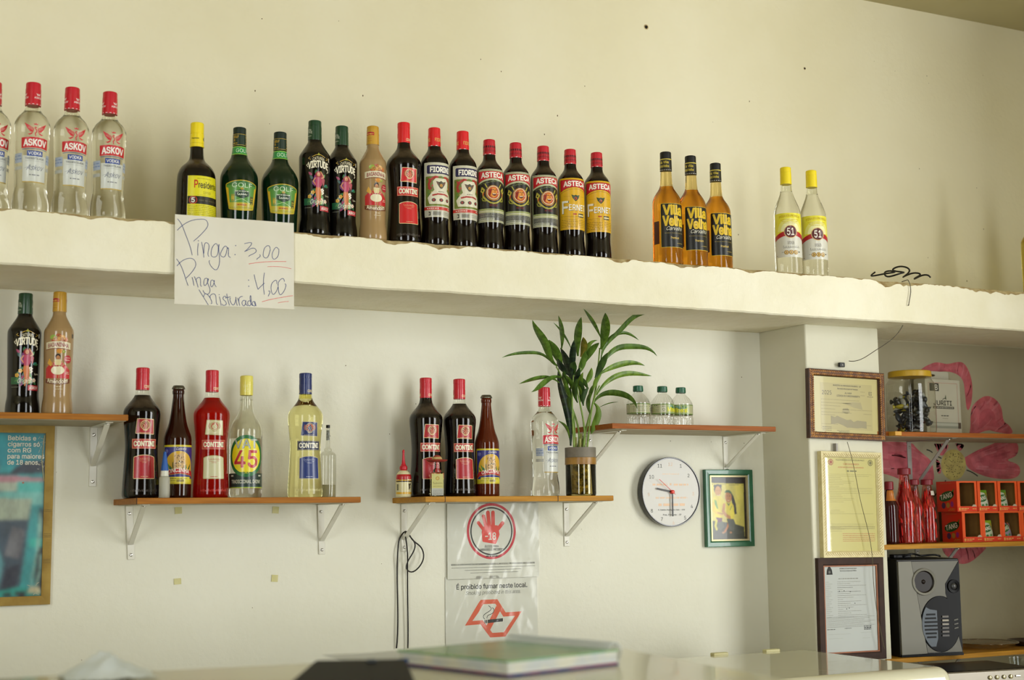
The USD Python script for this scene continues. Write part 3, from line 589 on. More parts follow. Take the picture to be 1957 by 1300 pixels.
# ---- bitters family: tall shouldered bottles
BIT = P_([(0, 0), (0, 35), (4, 37), (16, 37.4), (34, 36), (50, 34.6), (66, 34.8), (76, 36.4), (90, 37), (205, 37), (216, 36), (226, 31.5), (236, 23.5), (244, 18.4), (252, 16.4), (270, 15.4), (274, 0)])
def make_bitters(kind):
    name = {'fiorini': 'red_vermouth_bottle', 'asteca': 'cognac_bitters_bottle', 'ferne': 'fernet_bottle'}[kind]
    t = thing(name, '-', 'bottle', (0, 0, 0), 0, {'fiorini': 'vermouth bottles with blue and green labels', 'asteca': 'bottles with red and black cream-rimmed labels', 'ferne': 'bottles with yellow labels'}[kind])
    k = 1.045 if kind == 'fiorini' else 1.0
    pr = BIT*np.array([k, 1.0]); h = .316 if kind == 'fiorini' else .302
    body(t, pr, G_dark)
    z0 = .265 if kind == 'fiorini' else .2595
    c = part('cap', lathe(cap_prof(z0, h, .0164, .0160), 40), C_redb if kind == 'fiorini' else C_red, t, 35)
    q = Print().rect(-.051, z0+.0001, .051, z0+.03, 'd8151c' if kind == 'fiorini' else 'c01226'); cw = cwrap(z0, h, .0164, .0160)
    if kind == 'fiorini':
        for u in (-.034, .008): q.text('FIORINI', u, .2775, .0088, 'd9b05a', 1, w=.029)
    else:
        for u in np.arange(-.05, .05, .0055): q.disc(u, z0+.0215, .002, '3a0c14', 1, .0033)
        for u in np.arange(-.05, .05, .0027): q.poly([(u, z0+.008), (u+.0012, z0+.008), (u+.0026, z0+.014), (u+.0014, z0+.014)], '54101a', 1)
        q.rect(-.052, z0+.0165, .052, z0+.0172, '54101a', 1); q.rect(-.052, z0+.006, .052, z0+.0065, '54101a', 1)
    for u in (-.018, -.005, .012, .03): q.rect(u, z0+.0002, u+.005, z0+.0018, 'e8d8d4', 1)
    q.build('cap_print', M_print, c, cw, .0001, maxedge=.004)
    q = Print()
    if kind == 'fiorini':
        q.rect(-.047, .072, .047, .216, 'c9c5ac', 0); q.rect(-.038, .186, .038, .209, '25204a', 1, .004); q.heavy('FIORINI', 0, .1905, .0135, 'efeadb', 2, .0005, w=.058)
        q.rect(-.042, .101, .042, .179, '6e7a2c', 1, .003); rng = np.random.default_rng(4)
        for j in range(70): x, y = rng.uniform(-.041, .041), rng.uniform(.102, .178); q.disc(x, y, rng.uniform(.0012, .003), ['a8852c', '8c2a22', '4a6a2a', 'b03a28', 'c8b05a'][j % 5], 2)
        for sg in (-1, 1):
            q.line([(sg*.005, .176), (sg*.016, .177), (sg*.028, .170), (sg*.033, .158), (sg*.03, .146)], .006, 'a82c26', 3); q.line([(sg*.03, .146), (sg*.036, .138), (sg*.034, .128)], .004, '5a7a2c', 3)
        q.poly(Polygon([(-.014, .172), (.014, .172), (.02, .165), (.019, .152), (.016, .142), (.026, .132), (.034, .122), (.03, .108), (-.03, .108), (-.034, .122), (-.026, .132), (-.016, .142), (-.019, .152), (-.02, .165)]).buffer(.002), 'd8d2b8', 4)
        q.disc(0, .176, .008, '5a7a2c', 4, .004); q.poly([(-.014, .166), (-.005, .164), (0, .167), (.005, .164), (.014, .166), (.010, .157), (.004, .148), (0, .146), (-.004, .148), (-.010, .157)], '4a4434', 5); q.disc(0, .155, .0042, 'c08a3c', 6); q.line([(-.012, .163), (-.006, .158)], .0014, '8a3a2c', 6); q.line([(.012, .163), (.006, .158)], .0014, '8a3a2c', 6)
        q.fine(-.008, .008, .1375, .0018, '6a6454', 5); q.line([(-.022, .129), (-.01, .132), (.01, .132), (.022, .129)], .0042, 'a83a34', 5)
        for x in (-.02, 0, .02): q.disc(x, .1165, .0055, '3c3a34', 5, .0045); q.disc(x, .1165, .003, '9a3a34', 6)
        q.rect(-.047, .0905, .047, .0985, 'c0342c', 1); q.fine(-.038, -.006, .0935, .0022, 'e8d8c8', 2); q.fine(.022, .034, .0935, .0022, 'e8d8c8', 2)
        q.rect(-.044, .074, .044, .0895, 'b9b6a2', 1)
        for j in range(16): q.rect(-.022+j*.0013, .077, -.0213+j*.0013, .086, '35332c', 2)
        q.rect(-.034, .076, -.028, .086, '2a2824', 2); q.fine(.004, .04, .083, .001, '5a584c', 2); q.fine(.004, .04, .079, .001, '5a584c', 2)
    else:
        bg, deep = ('c5c3a6', '17120e') if kind == 'asteca' else ('d8a818', 'd8a818')
        q.rect(-.050, .072, .050, .215, bg, 0)
        if kind == 'asteca': fr = sbox(-.048, .074, .048, .213); q.poly(fr.difference(fr.buffer(-.0012)), '6a7040', 1)
        band = Polygon([(-.043, .178)]+[(u, .178+.012*(1-(u/.043)**2)) for u in np.linspace(-.043, .043, 14)]+[(.043, .209), (-.043, .209)])
        q.poly(band.buffer(.001), '7a1010' if kind == 'ferne' else '8e8c5a', 1); q.poly(band, 'c0202a', 2); q.heavy('ASTECA', 0, .1905, .0135, 'ece6d6', 3, .0005, w=.066, arch=.002)
        arch = Polygon([(-.044, .108), (-.044, .172)]+[(u, .172+.012*(1-(u/.044)**2)) for u in np.linspace(-.044, .044, 14)]+[(.044, .108)])
        if kind == 'asteca':
            q.poly(arch.buffer(.0016), '7d8a48', 1); q.poly(arch, deep, 2)
            q.disc(0, .150, .0205, 'a8702c', 3, .021)
            for sg in (-1, 1):
                q.line([(sg*.019, .131), (sg*.027, .139), (sg*.029, .150), (sg*.025, .158), (sg*.031, .164)], .005, 'a8a03a', 3); q.line([(sg*.027, .150), (sg*.034, .155), (sg*.032, .161)], .003, 'c8b84a', 4); q.line([(sg*.021, .128), (sg*.029, .130), (sg*.031, .136)], .003, '8a8c30', 4); q.line([(sg*.017, .165), (sg*.022, .174)], .003, 'b0a83c', 4); q.line([(sg*.026, .150), (sg*.028, .143)], .003, 'b8402c', 5)
            q.line([(-.018, .130), (-.009, .124), (0, .122), (.009, .124), (.018, .130)], .004, 'a8a03a', 4); q.disc(0, .151, .0172, 'd8cba8', 4, .018); q.disc(0, .151, .0152, 'b8481c', 5, .016)
            q.poly([(-.006, .165), (.006, .164), (.010, .154), (.007, .141), (.0, .137), (-.008, .142), (-.011, .154)], 'd88a2c', 6); q.poly([(-.012, .158), (-.004, .162), (-.006, .150), (-.010, .140), (-.013, .146)], '8c2418', 7); q.line([(-.004, .1575), (-.001, .1590), (.002, .1575)], .0013, '4a1408', 7); q.line([(.0045, .1575), (.007, .1588), (.009, .1572)], .0013, '4a1408', 7); q.line([(.003, .156), (.0045, .152), (.0025, .1515)], .0011, '9a4a1c', 7); q.poly([(-.004, .1485), (.008, .1490), (.006, .1432), (.001, .1420), (-.003, .1445)], '5a1408', 7); q.poly([(-.003, .1482), (.007, .1486), (.006, .1468), (-.002, .1462)], 'e8dcc0', 8)
            q.poly([(-.012, .160), (-.006, .166), (.004, .167), (.010, .161), (.004, .163), (-.004, .162)], 'c8641c', 7)
            q.text('ASTECA', 0, .1145, .005, '7a1a1e', 3, w=.022)
            q.rect(-.044, .103, .044, .1055, '8a9448', 2); q.rect(-.044, .098, .044, .1, 'a8aa70', 2)
            q.rect(-.044, .077, .044, .0965, '4c4b44', 2); q.rect(-.042, .0775, .002, .083, 'a8a890', 3)
            for j in range(4): q.fine(-.042, .004, .085+.0029*j, .0011, '9a9a8a', 4, j); q.fine(.010, .042, .085+.0029*j, .0011, '8a8a7a', 4, j+9)
            q.fine(-.040, 0, .0795, .0014, '5a5a4c', 4)
        else:
            q.line(list(arch.exterior.coords), .0012, 'a07c14', 1)
            q.poly([(-.012, .168), (-.004, .166), (0, .168), (.004, .166), (.012, .168), (.009, .159), (.003, .152), (0, .150), (-.003, .152), (-.009, .159)], '3c4a2c', 2); q.disc(0, .158, .004, 'b0402c', 3); q.line([(-.034, .164), (-.014, .163)], .0005, 'a07c14', 2); q.line([(.034, .164), (.014, .163)], .0005, 'a07c14', 2)
            q.text('F', -.029, .116, .034, '2a2412', 2, w=.020); q.text('F', -.030, .1168, .0335, 'ece6d4', 3, w=.019); q.text('ERNET', .008, .124, .0165, '2a2412', 2, w=.054); q.text('ERNET', .0072, .1248, .016, 'ece6d4', 3, w=.053)
            q.rect(-.008, .1125, .002, .1165, 'a83a20', 2); q.rect(.007, .106, .026, .1165, '3a3420', 2); q.fine(.008, .025, .109, .004, 'd8c890', 3)
            fr = sbox(-.045, .076, .045, .1035); q.poly(fr.difference(fr.buffer(-.0006)), '8a6c10', 1)
            for j in range(5): q.fine(-.042, .004, .079+.0046*j, .0018, '8a6c10', 2, j); q.fine(.009, .042, .079+.0046*j, .0018, '8a6c10', 2, j+9)
    q.build('front_label', M_print, t, wrap(pr), .00012, maxedge=.008)
    return t
# ---- oak aged cachaca
def make_oak():
    t = thing('aged_spirit_bottle', '-', 'bottle', (0, 0, 0), 0, 'amber bottles with black and gold labels')
    pr = P_([(0, 0), (0, 40), (4, 42.5), (16, 43), (90, 42.2), (176, 41.2), (188, 40), (202, 34), (216, 24.5), (226, 19), (240, 17), (282, 15.4), (288, 0)])
    body(t, pr, G_amber, .226, G_amberneck)
    c = part('cap', lathe(cap_prof(.2725, .328, .0166, .0160, .309), 40), C_blk, t, 35)
    q = Print().rect(-.052, .2728, .052, .308, '15130f'); q.rect(-.052, .3035, .052, .3065, 'c8b444', 1)
    for u in (-.026, -.008, .034): q.text('Villa', u, .2925, .0075, 'd0b83c', 1, w=.015); q.text('Velha', u, .2815, .0075, 'd0b83c', 1, w=.017)
    for u in np.arange(-.05, .05, .006): q.rect(u, .273, u+.003, .2745, 'd8d4c8', 1)
    q.build('cap_print', M_print, c, cwrap(.2725, .328, .0166, .0160, .309), .0001, maxedge=.004)
    q = Print()
    lab = sbox(-.041, .045, .041, .172).buffer(-.004).buffer(.004, 5); q.poly(lab, 'c8a626', 0); q.poly(lab.buffer(-.0015), '12120f', 1)
    q.heavy('Villa', -.003, .1395, .0265, 'd8b41e', 2, .0011, w=.059); q.heavy('Velha', -.001, .108, .0265, 'd8b41e', 2, .0011, w=.066); q.text('Carvalho', 0, .0945, .0105, 'e0dcc8', 2, w=.052, bold=False, slant=.4)
    q.fine(-.03, .03, .0855, .0014, '8a7838', 2); q.text('Premium', 0, .0695, .0065, 'c4a648', 2, w=.026); q.fine(.005, .028, .0565, .0016, 'a08a3c', 2)
    q.rect(-.066, .057, -.046, .122, '4a1d10', 0)
    q.build('front_label', M_print, t, wrap(pr), maxedge=.008)
    return t
# ---- white cachaca
def make_cachaca():
    t = thing('cachaca_bottle', '-', 'bottle', (0, 0, 0), 0, 'clear bottles with yellow caps and a number on a round seal')
    pr = P_([(0, 0), (0, 37), (4, 39.4), (16, 40), (100, 40), (184, 39.6), (198, 37.5), (220, 29), (240, 21), (250, 18), (258, 16.6), (284, 15.4), (290, 0)])
    body(t, pr, G_clear, .251)
    c = part('cap', lathe(cap_prof(.2745, .3265, .0166, .0163, .3115), 40), C_yel, t, 35)
    part('cap_ring', lathe([(.276, .0167), (.2765, .0170), (.278, .0170), (.2785, .0167)], 40), C_yel, c, 35)
    q = Print()
    lab = sbox(-.052, .049, .052, .181); q.poly(lab, 'd4d2c4', 0)
    q.poly(Polygon([(-.052, .108)]+[(u, .108+.020*(1-(u/.052)**2)) for u in np.linspace(-.052, .052, 14)]+[(.052, .181), (-.052, .181)]), 'e6dc3a', 1)
    for r_, cc in ((.040, 'e8e27a'), (.030, 'e9e6a8')): q.poly(Point(0, .125).buffer(r_, 12).intersection(sbox(-.05, .126, .05, .18)), cc, 2 if r_ > .035 else 3)
    q.poly(Polygon([(u, .112+.016*(1-(u/.052)**2)) for u in np.linspace(-.052, .052, 14)]+[(u, .098+.016*(1-(u/.052)**2)) for u in np.linspace(.052, -.052, 14)]), 'b01c2a', 3)
    q.text('PIRASSUNUNGA', 0, .1655, .0068, 'c8ae14', 3, w=.066, arch=.004)
    for j in range(3): q.fine(-.028+.004*j, .028-.004*j, .160-.005*j, .0014, 'c8ae14', 4, j)
    q.disc(0, .125, .0195, 'd8b070', 4); q.disc(0, .125, .0175, '561a1e', 5); q.text('51', 0, .1145, .021, 'efe8dc', 6, w=.021)
    for j in range(3): q.fine(-.010, .010, .094-.0035*j, .0015, '5a5048', 2, j)
    q.scrib(-.024, .026, .0785, .0075, '7a7870', 2)
    for x in (-.014, 0, .014): q.disc(x, .063, .0068, '9a7428', 2); q.disc(x, .063, .005, 'c8a85a', 3); q.line([(x-.0015, .066), (x+.0015, .063), (x-.0015, .060)], .0016, '7a5418', 4)
    q.fine(-.028, -.022, .063, .0016, '8a8880', 2); q.fine(.023, .03, .063, .003, '4a463c', 2); q.fine(-.048, -.042, .054, .0014, '6a6860', 2)
    q.build('front_label', M_print, t, wrap(pr), maxedge=.008)
    return t

def face(x, y, off):   # turn a bottle so that its label centre shows off (-1..1 of its radius) right of its axis
    return math.degrees(math.asin(off)-math.atan2(x, y-CAM_Y))
def put(src, label, x, y, z, off, first, tilt=None):
    if first:
        src.SetCustomDataByKey('label', label); p = UsdGeom.Xformable(src); ops = p.GetOrderedXformOps()
        ops[0].Set(Gf.Vec3d(x, y, z)); ops[1].Set(Gf.Vec3f(*(tilt or (0, 0)), face(x, y, off))); return src
    return copy(src, label, (x, y, z), face(x, y, off), tilt=tilt)

B = -.325
vodka = make_vodka()
put(vodka, 'clear vodka bottle with a red cap, rightmost of the four on the ledge', .629, B, LEDGE, .26, True)
put(vodka, 'clear vodka bottle cut off by the left edge of the picture', .374, B+.03, LEDGE, .3, False)
put(vodka, 'clear vodka bottle, first fully visible one from the left on the ledge', .456, B, LEDGE, .2, False)
put(vodka, 'clear vodka bottle, second from the right of the four on the ledge', .543, B, LEDGE, .28, False)
put(vodka, 'clear red-capped vodka bottle beside the potted plant on the middle shelf', 1.888, -.12, ZL, .62, False)
put(make_brandy(), 'dark brandy bottle with a yellow cap and yellow label behind the price sign', .837, B, LEDGE, .42, True)
mint = make_mint()
put(mint, 'green mint liqueur bottle next to the yellow-capped brandy bottle', .942, B, LEDGE, .16, True)
put(mint, 'green mint liqueur bottle next to the black bottle with the green cap', 1.045, B, LEDGE, .20, False)
cat1 = make_catuaba()
put(cat1, 'black bottle with green cap and colourful print, left one of the pair on the ledge', 1.135, B, LEDGE, .26, True)
put(cat1, 'black bottle with green cap and colourful print right beside the tan bottle on the ledge', 1.214, B+.02, LEDGE, .30, False)
put(cat1, 'black bottle with green cap on the upper left wall shelf', .483, -.105, ZU, .18, False)
cream = make_cream()
put(cream, 'tan cream liqueur bottle with gold cap on the ledge', 1.290, B-.002, LEDGE, .28, True)
put(cream, 'tan cream liqueur bottle with gold cap on the upper left wall shelf', .557, -.14, ZU, -.02, False)
RED = dict(crest='a81a22', emblem='8a6a3c', banner='b01e28', lower='a81822', rim='d9c48c', text='e6dfc0', script='d0a070')
vm0 = make_vermouth(C_redb, 'd8151c', G_dark, .2655, **{**RED, 'crest': 'c8181c', 'lower': 'c8161c', 'banner': 'c41c22'}, neckmat=G_dark, group=None)
put(vm0, 'dark vermouth bottle with bright red cap and red labels on the ledge', 1.379, B+.006, LEDGE, .34, True)
vm1 = make_vermouth(C_red, 'c01226', G_dark, .2535, **RED)
put(vm1, 'dark vermouth bottle with red cap at the left end of the lower left shelf', .763, -.12, ZL, .20, True)
put(vm1, 'dark vermouth bottle with a clear neck between its twin and the brown beer bottle', 1.624, -.12, ZL, .38, False)
vm3 = make_vermouth(C_red, 'c01226', G_dark, .2655, **RED, neckmat=G_dark)
put(vm3, 'dark vermouth bottle filled to its cap behind the tiny bottle with the hat', 1.524, -.12, ZL, .40, True)
vm2 = make_vermouth(C_red, 'c01226', G_red, .2515, crest='c9c49a', emblem='b0402c', banner='b8202a', lower='c6c49c', rim='a89a62', text='e6dfc0', script='b04a3c', emb='c03024')
put(vm2, 'bright red bitter aperitif bottle with cream labels', .937, -.12, ZL, .18, True)
vm4 = make_vermouth(C_blue, '1b2b66', G_straw, .2545, crest='1b2a62', emblem='c8602c', banner='232a4a', lower='1d3274', rim='b9b08c', text='e6e2d0', script='a8b0c8', clear=True, emb='cfc98e')
put(vm4, 'clear straw-coloured vermouth bottle with blue cap and blue labels', 1.180, -.13, ZL, .28, True)
fi = make_bitters('fiorini')
put(fi, 'dark bottle with blue and green ornate label beside the large red-labelled vermouth', 1.463, B, LEDGE, .46, True)
put(fi, 'dark bottle with blue and green ornate label beside the black-labelled bottles', 1.545, B, LEDGE, .46, False)
asb = make_bitters('asteca')
put(asb, 'bottle with red and black round-emblem label, leftmost of three', 1.623, B, LEDGE, .27, True)
put(asb, 'bottle with red and black round-emblem label, middle one of three', 1.702, B, LEDGE, .30, False)
put(asb, 'bottle with red and black round-emblem label, next to the yellow-labelled bottles', 1.786, B, LEDGE, .34, False)
fe = make_bitters('ferne')
put(fe, 'yellow-labelled dark bottle with red cap, left one of the pair', 1.870, B, LEDGE, .36, True)
put(fe, 'yellow-labelled dark bottle with red cap, at the right end of the dark row', 1.954, B, LEDGE, .26, False)
oak = make_oak()
put(oak, 'amber spirit bottle with black label, left one of three', 2.182, B, LEDGE, .5, True)
put(oak, 'amber spirit bottle with black label, middle one of three', 2.272, B+.008, LEDGE, .47, False)
put(oak, 'amber spirit bottle with black label, right one of three', 2.388, B+.05, LEDGE, .5, False)
ca = make_cachaca()
put(ca, 'clear cachaca bottle with yellow cap, left one of the pair', 2.606, B, LEDGE, .22, True)
put(ca, 'clear cachaca bottle with yellow cap, right one of the pair', 2.702, B, LEDGE, .32, False)

# ------------------------------------------------------------------ other bottles on the wall shelves
def make_beer(mat, ring=True):
    t = thing('beer_bottle', '-', 'bottle', (0, 0, 0), 0, None)
    pr = P_([(0, 0), (0, 32), (3, 34), (10, 34.6), (140, 34.4), (152, 33.6), (166, 29), (182, 23), (205, 18.6), (235, 15), (258, 12.8), (259, 14.6), (267, 15), (270, 13.6), (274, 13), (276, 0)])
    body(t, pr, mat)
    part('crown_cap', lathe([(.2712, 0), (.2712, .0158), (.2735, .0158), (.278, .0142), (.2802, .0125), (.2808, 0)], 42, rib=lambda z, a: 1+.03*np.cos(21*a)*(z < .276)), C_tin, t, 30)
    q = Print()
    q.rect(-.046, .035, .046, .131, 'cbbb26', 0, .003); q.rect(-.043, .048, .043, .126, '33307c', 1)
    sc = Polygon([(-.036, .066)]+[(.036*math.cos(a), .078+.037*math.sin(a)) for a in np.linspace(math.pi, 0, 18)]+[(.036, .066)])
    q.poly(sc.buffer(.0012), 'c8b43a', 2); q.poly(sc, 'd6a92e', 3); rng = np.random.default_rng(2)
    for k in range(14): x = rng.uniform(-.033, .033); q.poly(leafpoly(x, .067, rng.uniform(.012, .024), .0022, 90+x*-900+rng.uniform(-25, 25)).intersection(sc), ['2f6a2c', '4f8a34', '1f4a24'][k % 3], 4)
    q.poly(Polygon([(-.012, .068), (-.013, .085), (-.009, .098), (-.010, .112), (-.005, .106), (.004, .107), (.009, .113), (.010, .098), (.014, .085), (.013, .068)]).buffer(.0015), 'c8a46a', 5)
    for k in range(46):
        x, y = rng.uniform(-.011, .012), rng.uniform(.07, .106); q.disc(x, y, rng.uniform(.0006, .0013), '4a321c', 6)
    q.disc(0, .089, .0042, 'e0cfa4', 6, .003); q.disc(0, .0905, .0016, '2a1a10', 7); q.disc(-.005, .099, .0013, '2a1a10', 7); q.disc(.005, .099, .0013, '2a1a10', 7)
    rb = Polygon([(-.042, .056), (-.036, .067), (0, .0735), (.036, .067), (.042, .056), (.042, .048), (.034, .056), (0, .061), (-.034, .056), (-.042, .048)])
    q.poly(rb.buffer(.0008), 'c8b43a', 7); q.poly(rb, 'b01f28', 8); q.text('ONCINHA', 0, .0598, .0096, 'efe8da', 9, w=.054, arch=.005)
    q.text('Caninha', .004, .1185, .0058, 'efe8da', 3, w=.025, bold=False, slant=.35); q.disc(-.034, .116, .0052, '9a9ad0', 2); q.disc(-.034, .116, .0044, '33307c', 3); q.text('19', -.034, .1142, .004, 'b8b8e0', 4)
    q.rect(-.03, .0385, .03, .0525, 'd8cc3c', 6); q.fine(-.022, .022, .0475, .0016, '6a6418', 7); q.rect(-.006, .040, .012, .046, '8a7c2c', 7); q.fine(-.03, -.008, .0425, .0013, '6a6418', 7)
    q.build('front_label', M_print, t, wrap(pr), .00012, maxedge=.008)
    return t
be1 = make_beer(G_brown); put(be1, 'brown long-necked bottle with a spotted cat label beside the red bottle', .852, -.12, ZL, .14, True)
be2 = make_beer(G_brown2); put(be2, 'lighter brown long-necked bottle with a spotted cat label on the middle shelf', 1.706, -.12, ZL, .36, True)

t = thing('rum_bottle', 'clear bottle with a pale yellow cap and a green oval label', 'bottle', (1.026, -.12, ZL), face(1.026, -.12, .03))
pr = P_([(0, 0), (0, 37), (4, 40), (12, 41), (26, 41), (165, 41), (178, 40), (192, 35), (204, 27), (216, 20.5), (230, 17.6), (272, 15.4), (276, 0)])
body(t, pr, G_clear, .150)
c = part('cap', lathe(cap_prof(.2605, .311, .0160, .0164), 40), C_pyel, t, 35)
q = Print().rect(-.05, .2608, .05, .295, 'ddd25e'); q.text('VAT', 0, .2795, .008, 'e6df8a', 1); q.text('45', 0, .268, .009, 'e6df8a', 1); q.build('cap_print', M_print, c, cwrap(.2605, .311, .0160, .0164), .0001, maxedge=.004)
part('cap_ring', lathe([(.2475, .0162), (.248, .0172), (.250, .0172), (.2505, .0160)], 36), G_neck, t, 30)
q = Print()
ov = lambda a, b: affinity.scale(Point(0, .105).buffer(1, 24), a, b)
q.poly(ov(.0475, .0525), '1d6a34', 1); q.poly(ov(.0395, .0435), 'e4d41c', 2)
q.text('VAT', 0, .1245, .022, '3c4438', 3, w=.061); q.text('VAT', -.0008, .1255, .021, 'aab0a4', 4, w=.059)
q.text('45', 0, .076, .043, 'e8e4a0', 3, w=.064); q.text('45', -.0006, .0768, .0415, 'b81c22', 4, w=.061); q.fine(-.022, .022, .0625, .0022, '2a6a30', 3)
q.rect(-.060, .026, .060, .0615, '14302a', 0); q.rect(-.060, .0255, .060, .0275, '7aa03c', 1); q.rect(-.060, .0245, .060, .0255, 'd0c840', 1)
q.text('TRADICIONAL DRINK', 0, .0365, .0088, 'c9ccb4', 2, w=.082); q.fine(-.043, -.034, .0535, .004, 'b8bca8', 2); q.fine(.034, .043, .0535, .004, 'b8bca8', 2)
q.build('front_label', M_print, t, wrap(pr), maxedge=.008)

M_milky = pbr('milky_plastic', 'd4d4c4', .35, trans=.45, ior=1.3); M_bluecap = pbr('blue_nozzle', '2058a8', .35); M_whitecap = pbr('white_plastic', 'd8d8ca', .35)
t = thing('glue_bottle', 'small milky bottle with a tall blue conical nozzle', 'bottle', (.806, -.185, ZL), face(.806, -.185, 0))
part('bottle_body', lathe(P_([(0, 0), (0, 12), (2, 13), (44, 13), (49, 12.6), (53, 10), (54, 0)]), 32), M_milky, t, 35)
part('collar', lathe([(.053, 0), (.053, .0098), (.066, .0092), (.0665, 0)], 28, rib=lambda z, a: 1+.03*np.cos(18*a)), M_whitecap, t, 30)
part('nozzle', lathe([(.0665, 0), (.0665, .0092), (.070, .009), (.108, .0036), (.112, .0030), (.1128, 0)], 28), M_bluecap, t, 35)

t = thing('spray_bottle', 'tall empty translucent plastic bottle with a black tip behind the blue-capped bottle', 'bottle', (1.256, -.09, ZL), face(1.256, -.09, 0))
M_clearp = pane('clear_plastic', (.86, .86, .82), .08)
part('bottle_body', lathe(P_([(0, 0), (0, 20), (3, 22), (108, 22), (114, 21), (118, 17), (122, 12), (122.5, 0)]), 36), M_clearp, t, 35)
part('liquid', lathe([(.002, 0), (.002, .0205), (.034, .0205), (.0342, 0)], 32), pbr('murky_liquid', 'c9c4a4', .1, trans=.5, ior=1.33), t, 35)
part('neck', lathe([(.122, 0), (.122, .0105), (.128, .0100), (.132, .006), (.182, .0048), (.1825, 0)], 24), M_clearp, t, 35)
part('tip', lathe([(.183, 0), (.183, .0052), (.191, .0052), (.1915, 0)], 20), C_blk, t, 35)
q = Print().rect(-.0045, .150, .0045, .178, 'b4b6ae'); [q.fine(-.004, .004, .153+.004*k, .0016, '3a3c40', 1, k) for k in range(6)]; q.build('label', M_print, t, wrap([(.12, .0062), (.19, .0052)], .0004))

t = thing('wood_glue_bottle', 'small cream glue bottle with a red spout at the left end of the middle shelf', 'bottle', (1.452, -.135, ZL), face(1.452, -.135, .3))
pr = P_([(0, 0), (0, 19), (3, 21), (50, 21), (58, 20), (66, 15), (71, 10), (72, 0)])
M_cglue = pbr('cream_plastic', 'd6cca2', .4)
part('bottle_body', lathe(pr, 36), M_cglue, t, 35)
part('spout_cap', lathe(P_([(71, 0), (71, 10.4), (82, 10), (84, 7), (92, 4.2), (118, 2.6), (119, 3.4), (123, 3.2), (126, 1.2), (126.4, 0)], 1), 28, rib=lambda z, a: 1+.03*np.cos(14*a)*(z < .082)), C_red, t, 35)
q = Print().rect(-.03, .046, .03, .060, 'b01a20', 0); q.rect(-.03, .040, .03, .047, '2a1d14', 0); q.rect(-.03, .043, .03, .046, 'd8a020', 1); q.rect(-.03, .010, .03, .040, 'd0c89c', 0); q.rect(-.03, .008, .03, .013, 'd8a828', 1)
q.fine(.004, .022, .0445, .0028, 'e0c8a8', 2); q.fine(-.028, -.018, .0445, .002, 'e0c8a8', 2); q.rect(-.026, .018, -.020, .034, '3c3a34', 1); q.poly([(.009, .018), (.016, .027), (.0115, .027), (.018, .036), (.007, .036)], '3a2c20', 1)
q.build('label', M_print, t, wrap(pr), maxedge=.006)

t = thing('tequila_miniature', 'tiny square bottle wearing a red straw hat in front of the dark vermouth', 'bottle', (1.523, -.195, ZL), face(1.523, -.195, .1))
b_ = rbox(.036, .024, .064, .005); part('bottle_body', b_, clear_glass('miniature_glass', 'e8e2b0'), t, 35)
part('neck', lathe([(.0636, 0), (.0636, .012), (.070, .0105), (.074, .007), (.096, .0066), (.0962, 0)], 28), G_clear, t, 35)
hat = lathe([(.0935, 0), (.0935, .009), (.0915, .018), (.0935, .0255), (.0965, .0285), (.0972, .0275), (.0950, .024), (.0935, .019), (.0962, .0135), (.1015, .0115), (.108, .008), (.1095, .004), (.110, 0)], 36)
h = part('straw_hat', hat, noisy('hat_straw_red', '8c2c22', 'a8402c', 200, .8), t, 40)
part('hat_crown_band', lathe([(.098, .0136), (.0985, .0142), (.104, .0122), (.1045, .0114)], 30), noisy('hat_crown', 'b89a62', 'c8ac74', 150, .8), h, 30)
q = Print().rect(-.0155, .003, .0155, .060, 'c4c07a'); q.rect(-.0155, .003, .0155, .022, 'b8bab0', 1); q.disc(0, .048, .005, 'b8924a', 1); q.disc(0, .048, .003, 'c8ba6a', 2); q.scrib(-.012, .012, .035, .006, '7a7440', 1); [q.fine(-.013, .013, .0055+.0036*k, .0013, '8a8c84', 2, k) for k in range(4)]; q.fine(-.012, .012, .0265, .0012, '8a8440', 1)
q.build('label', M_print, t, plane(-.0122))

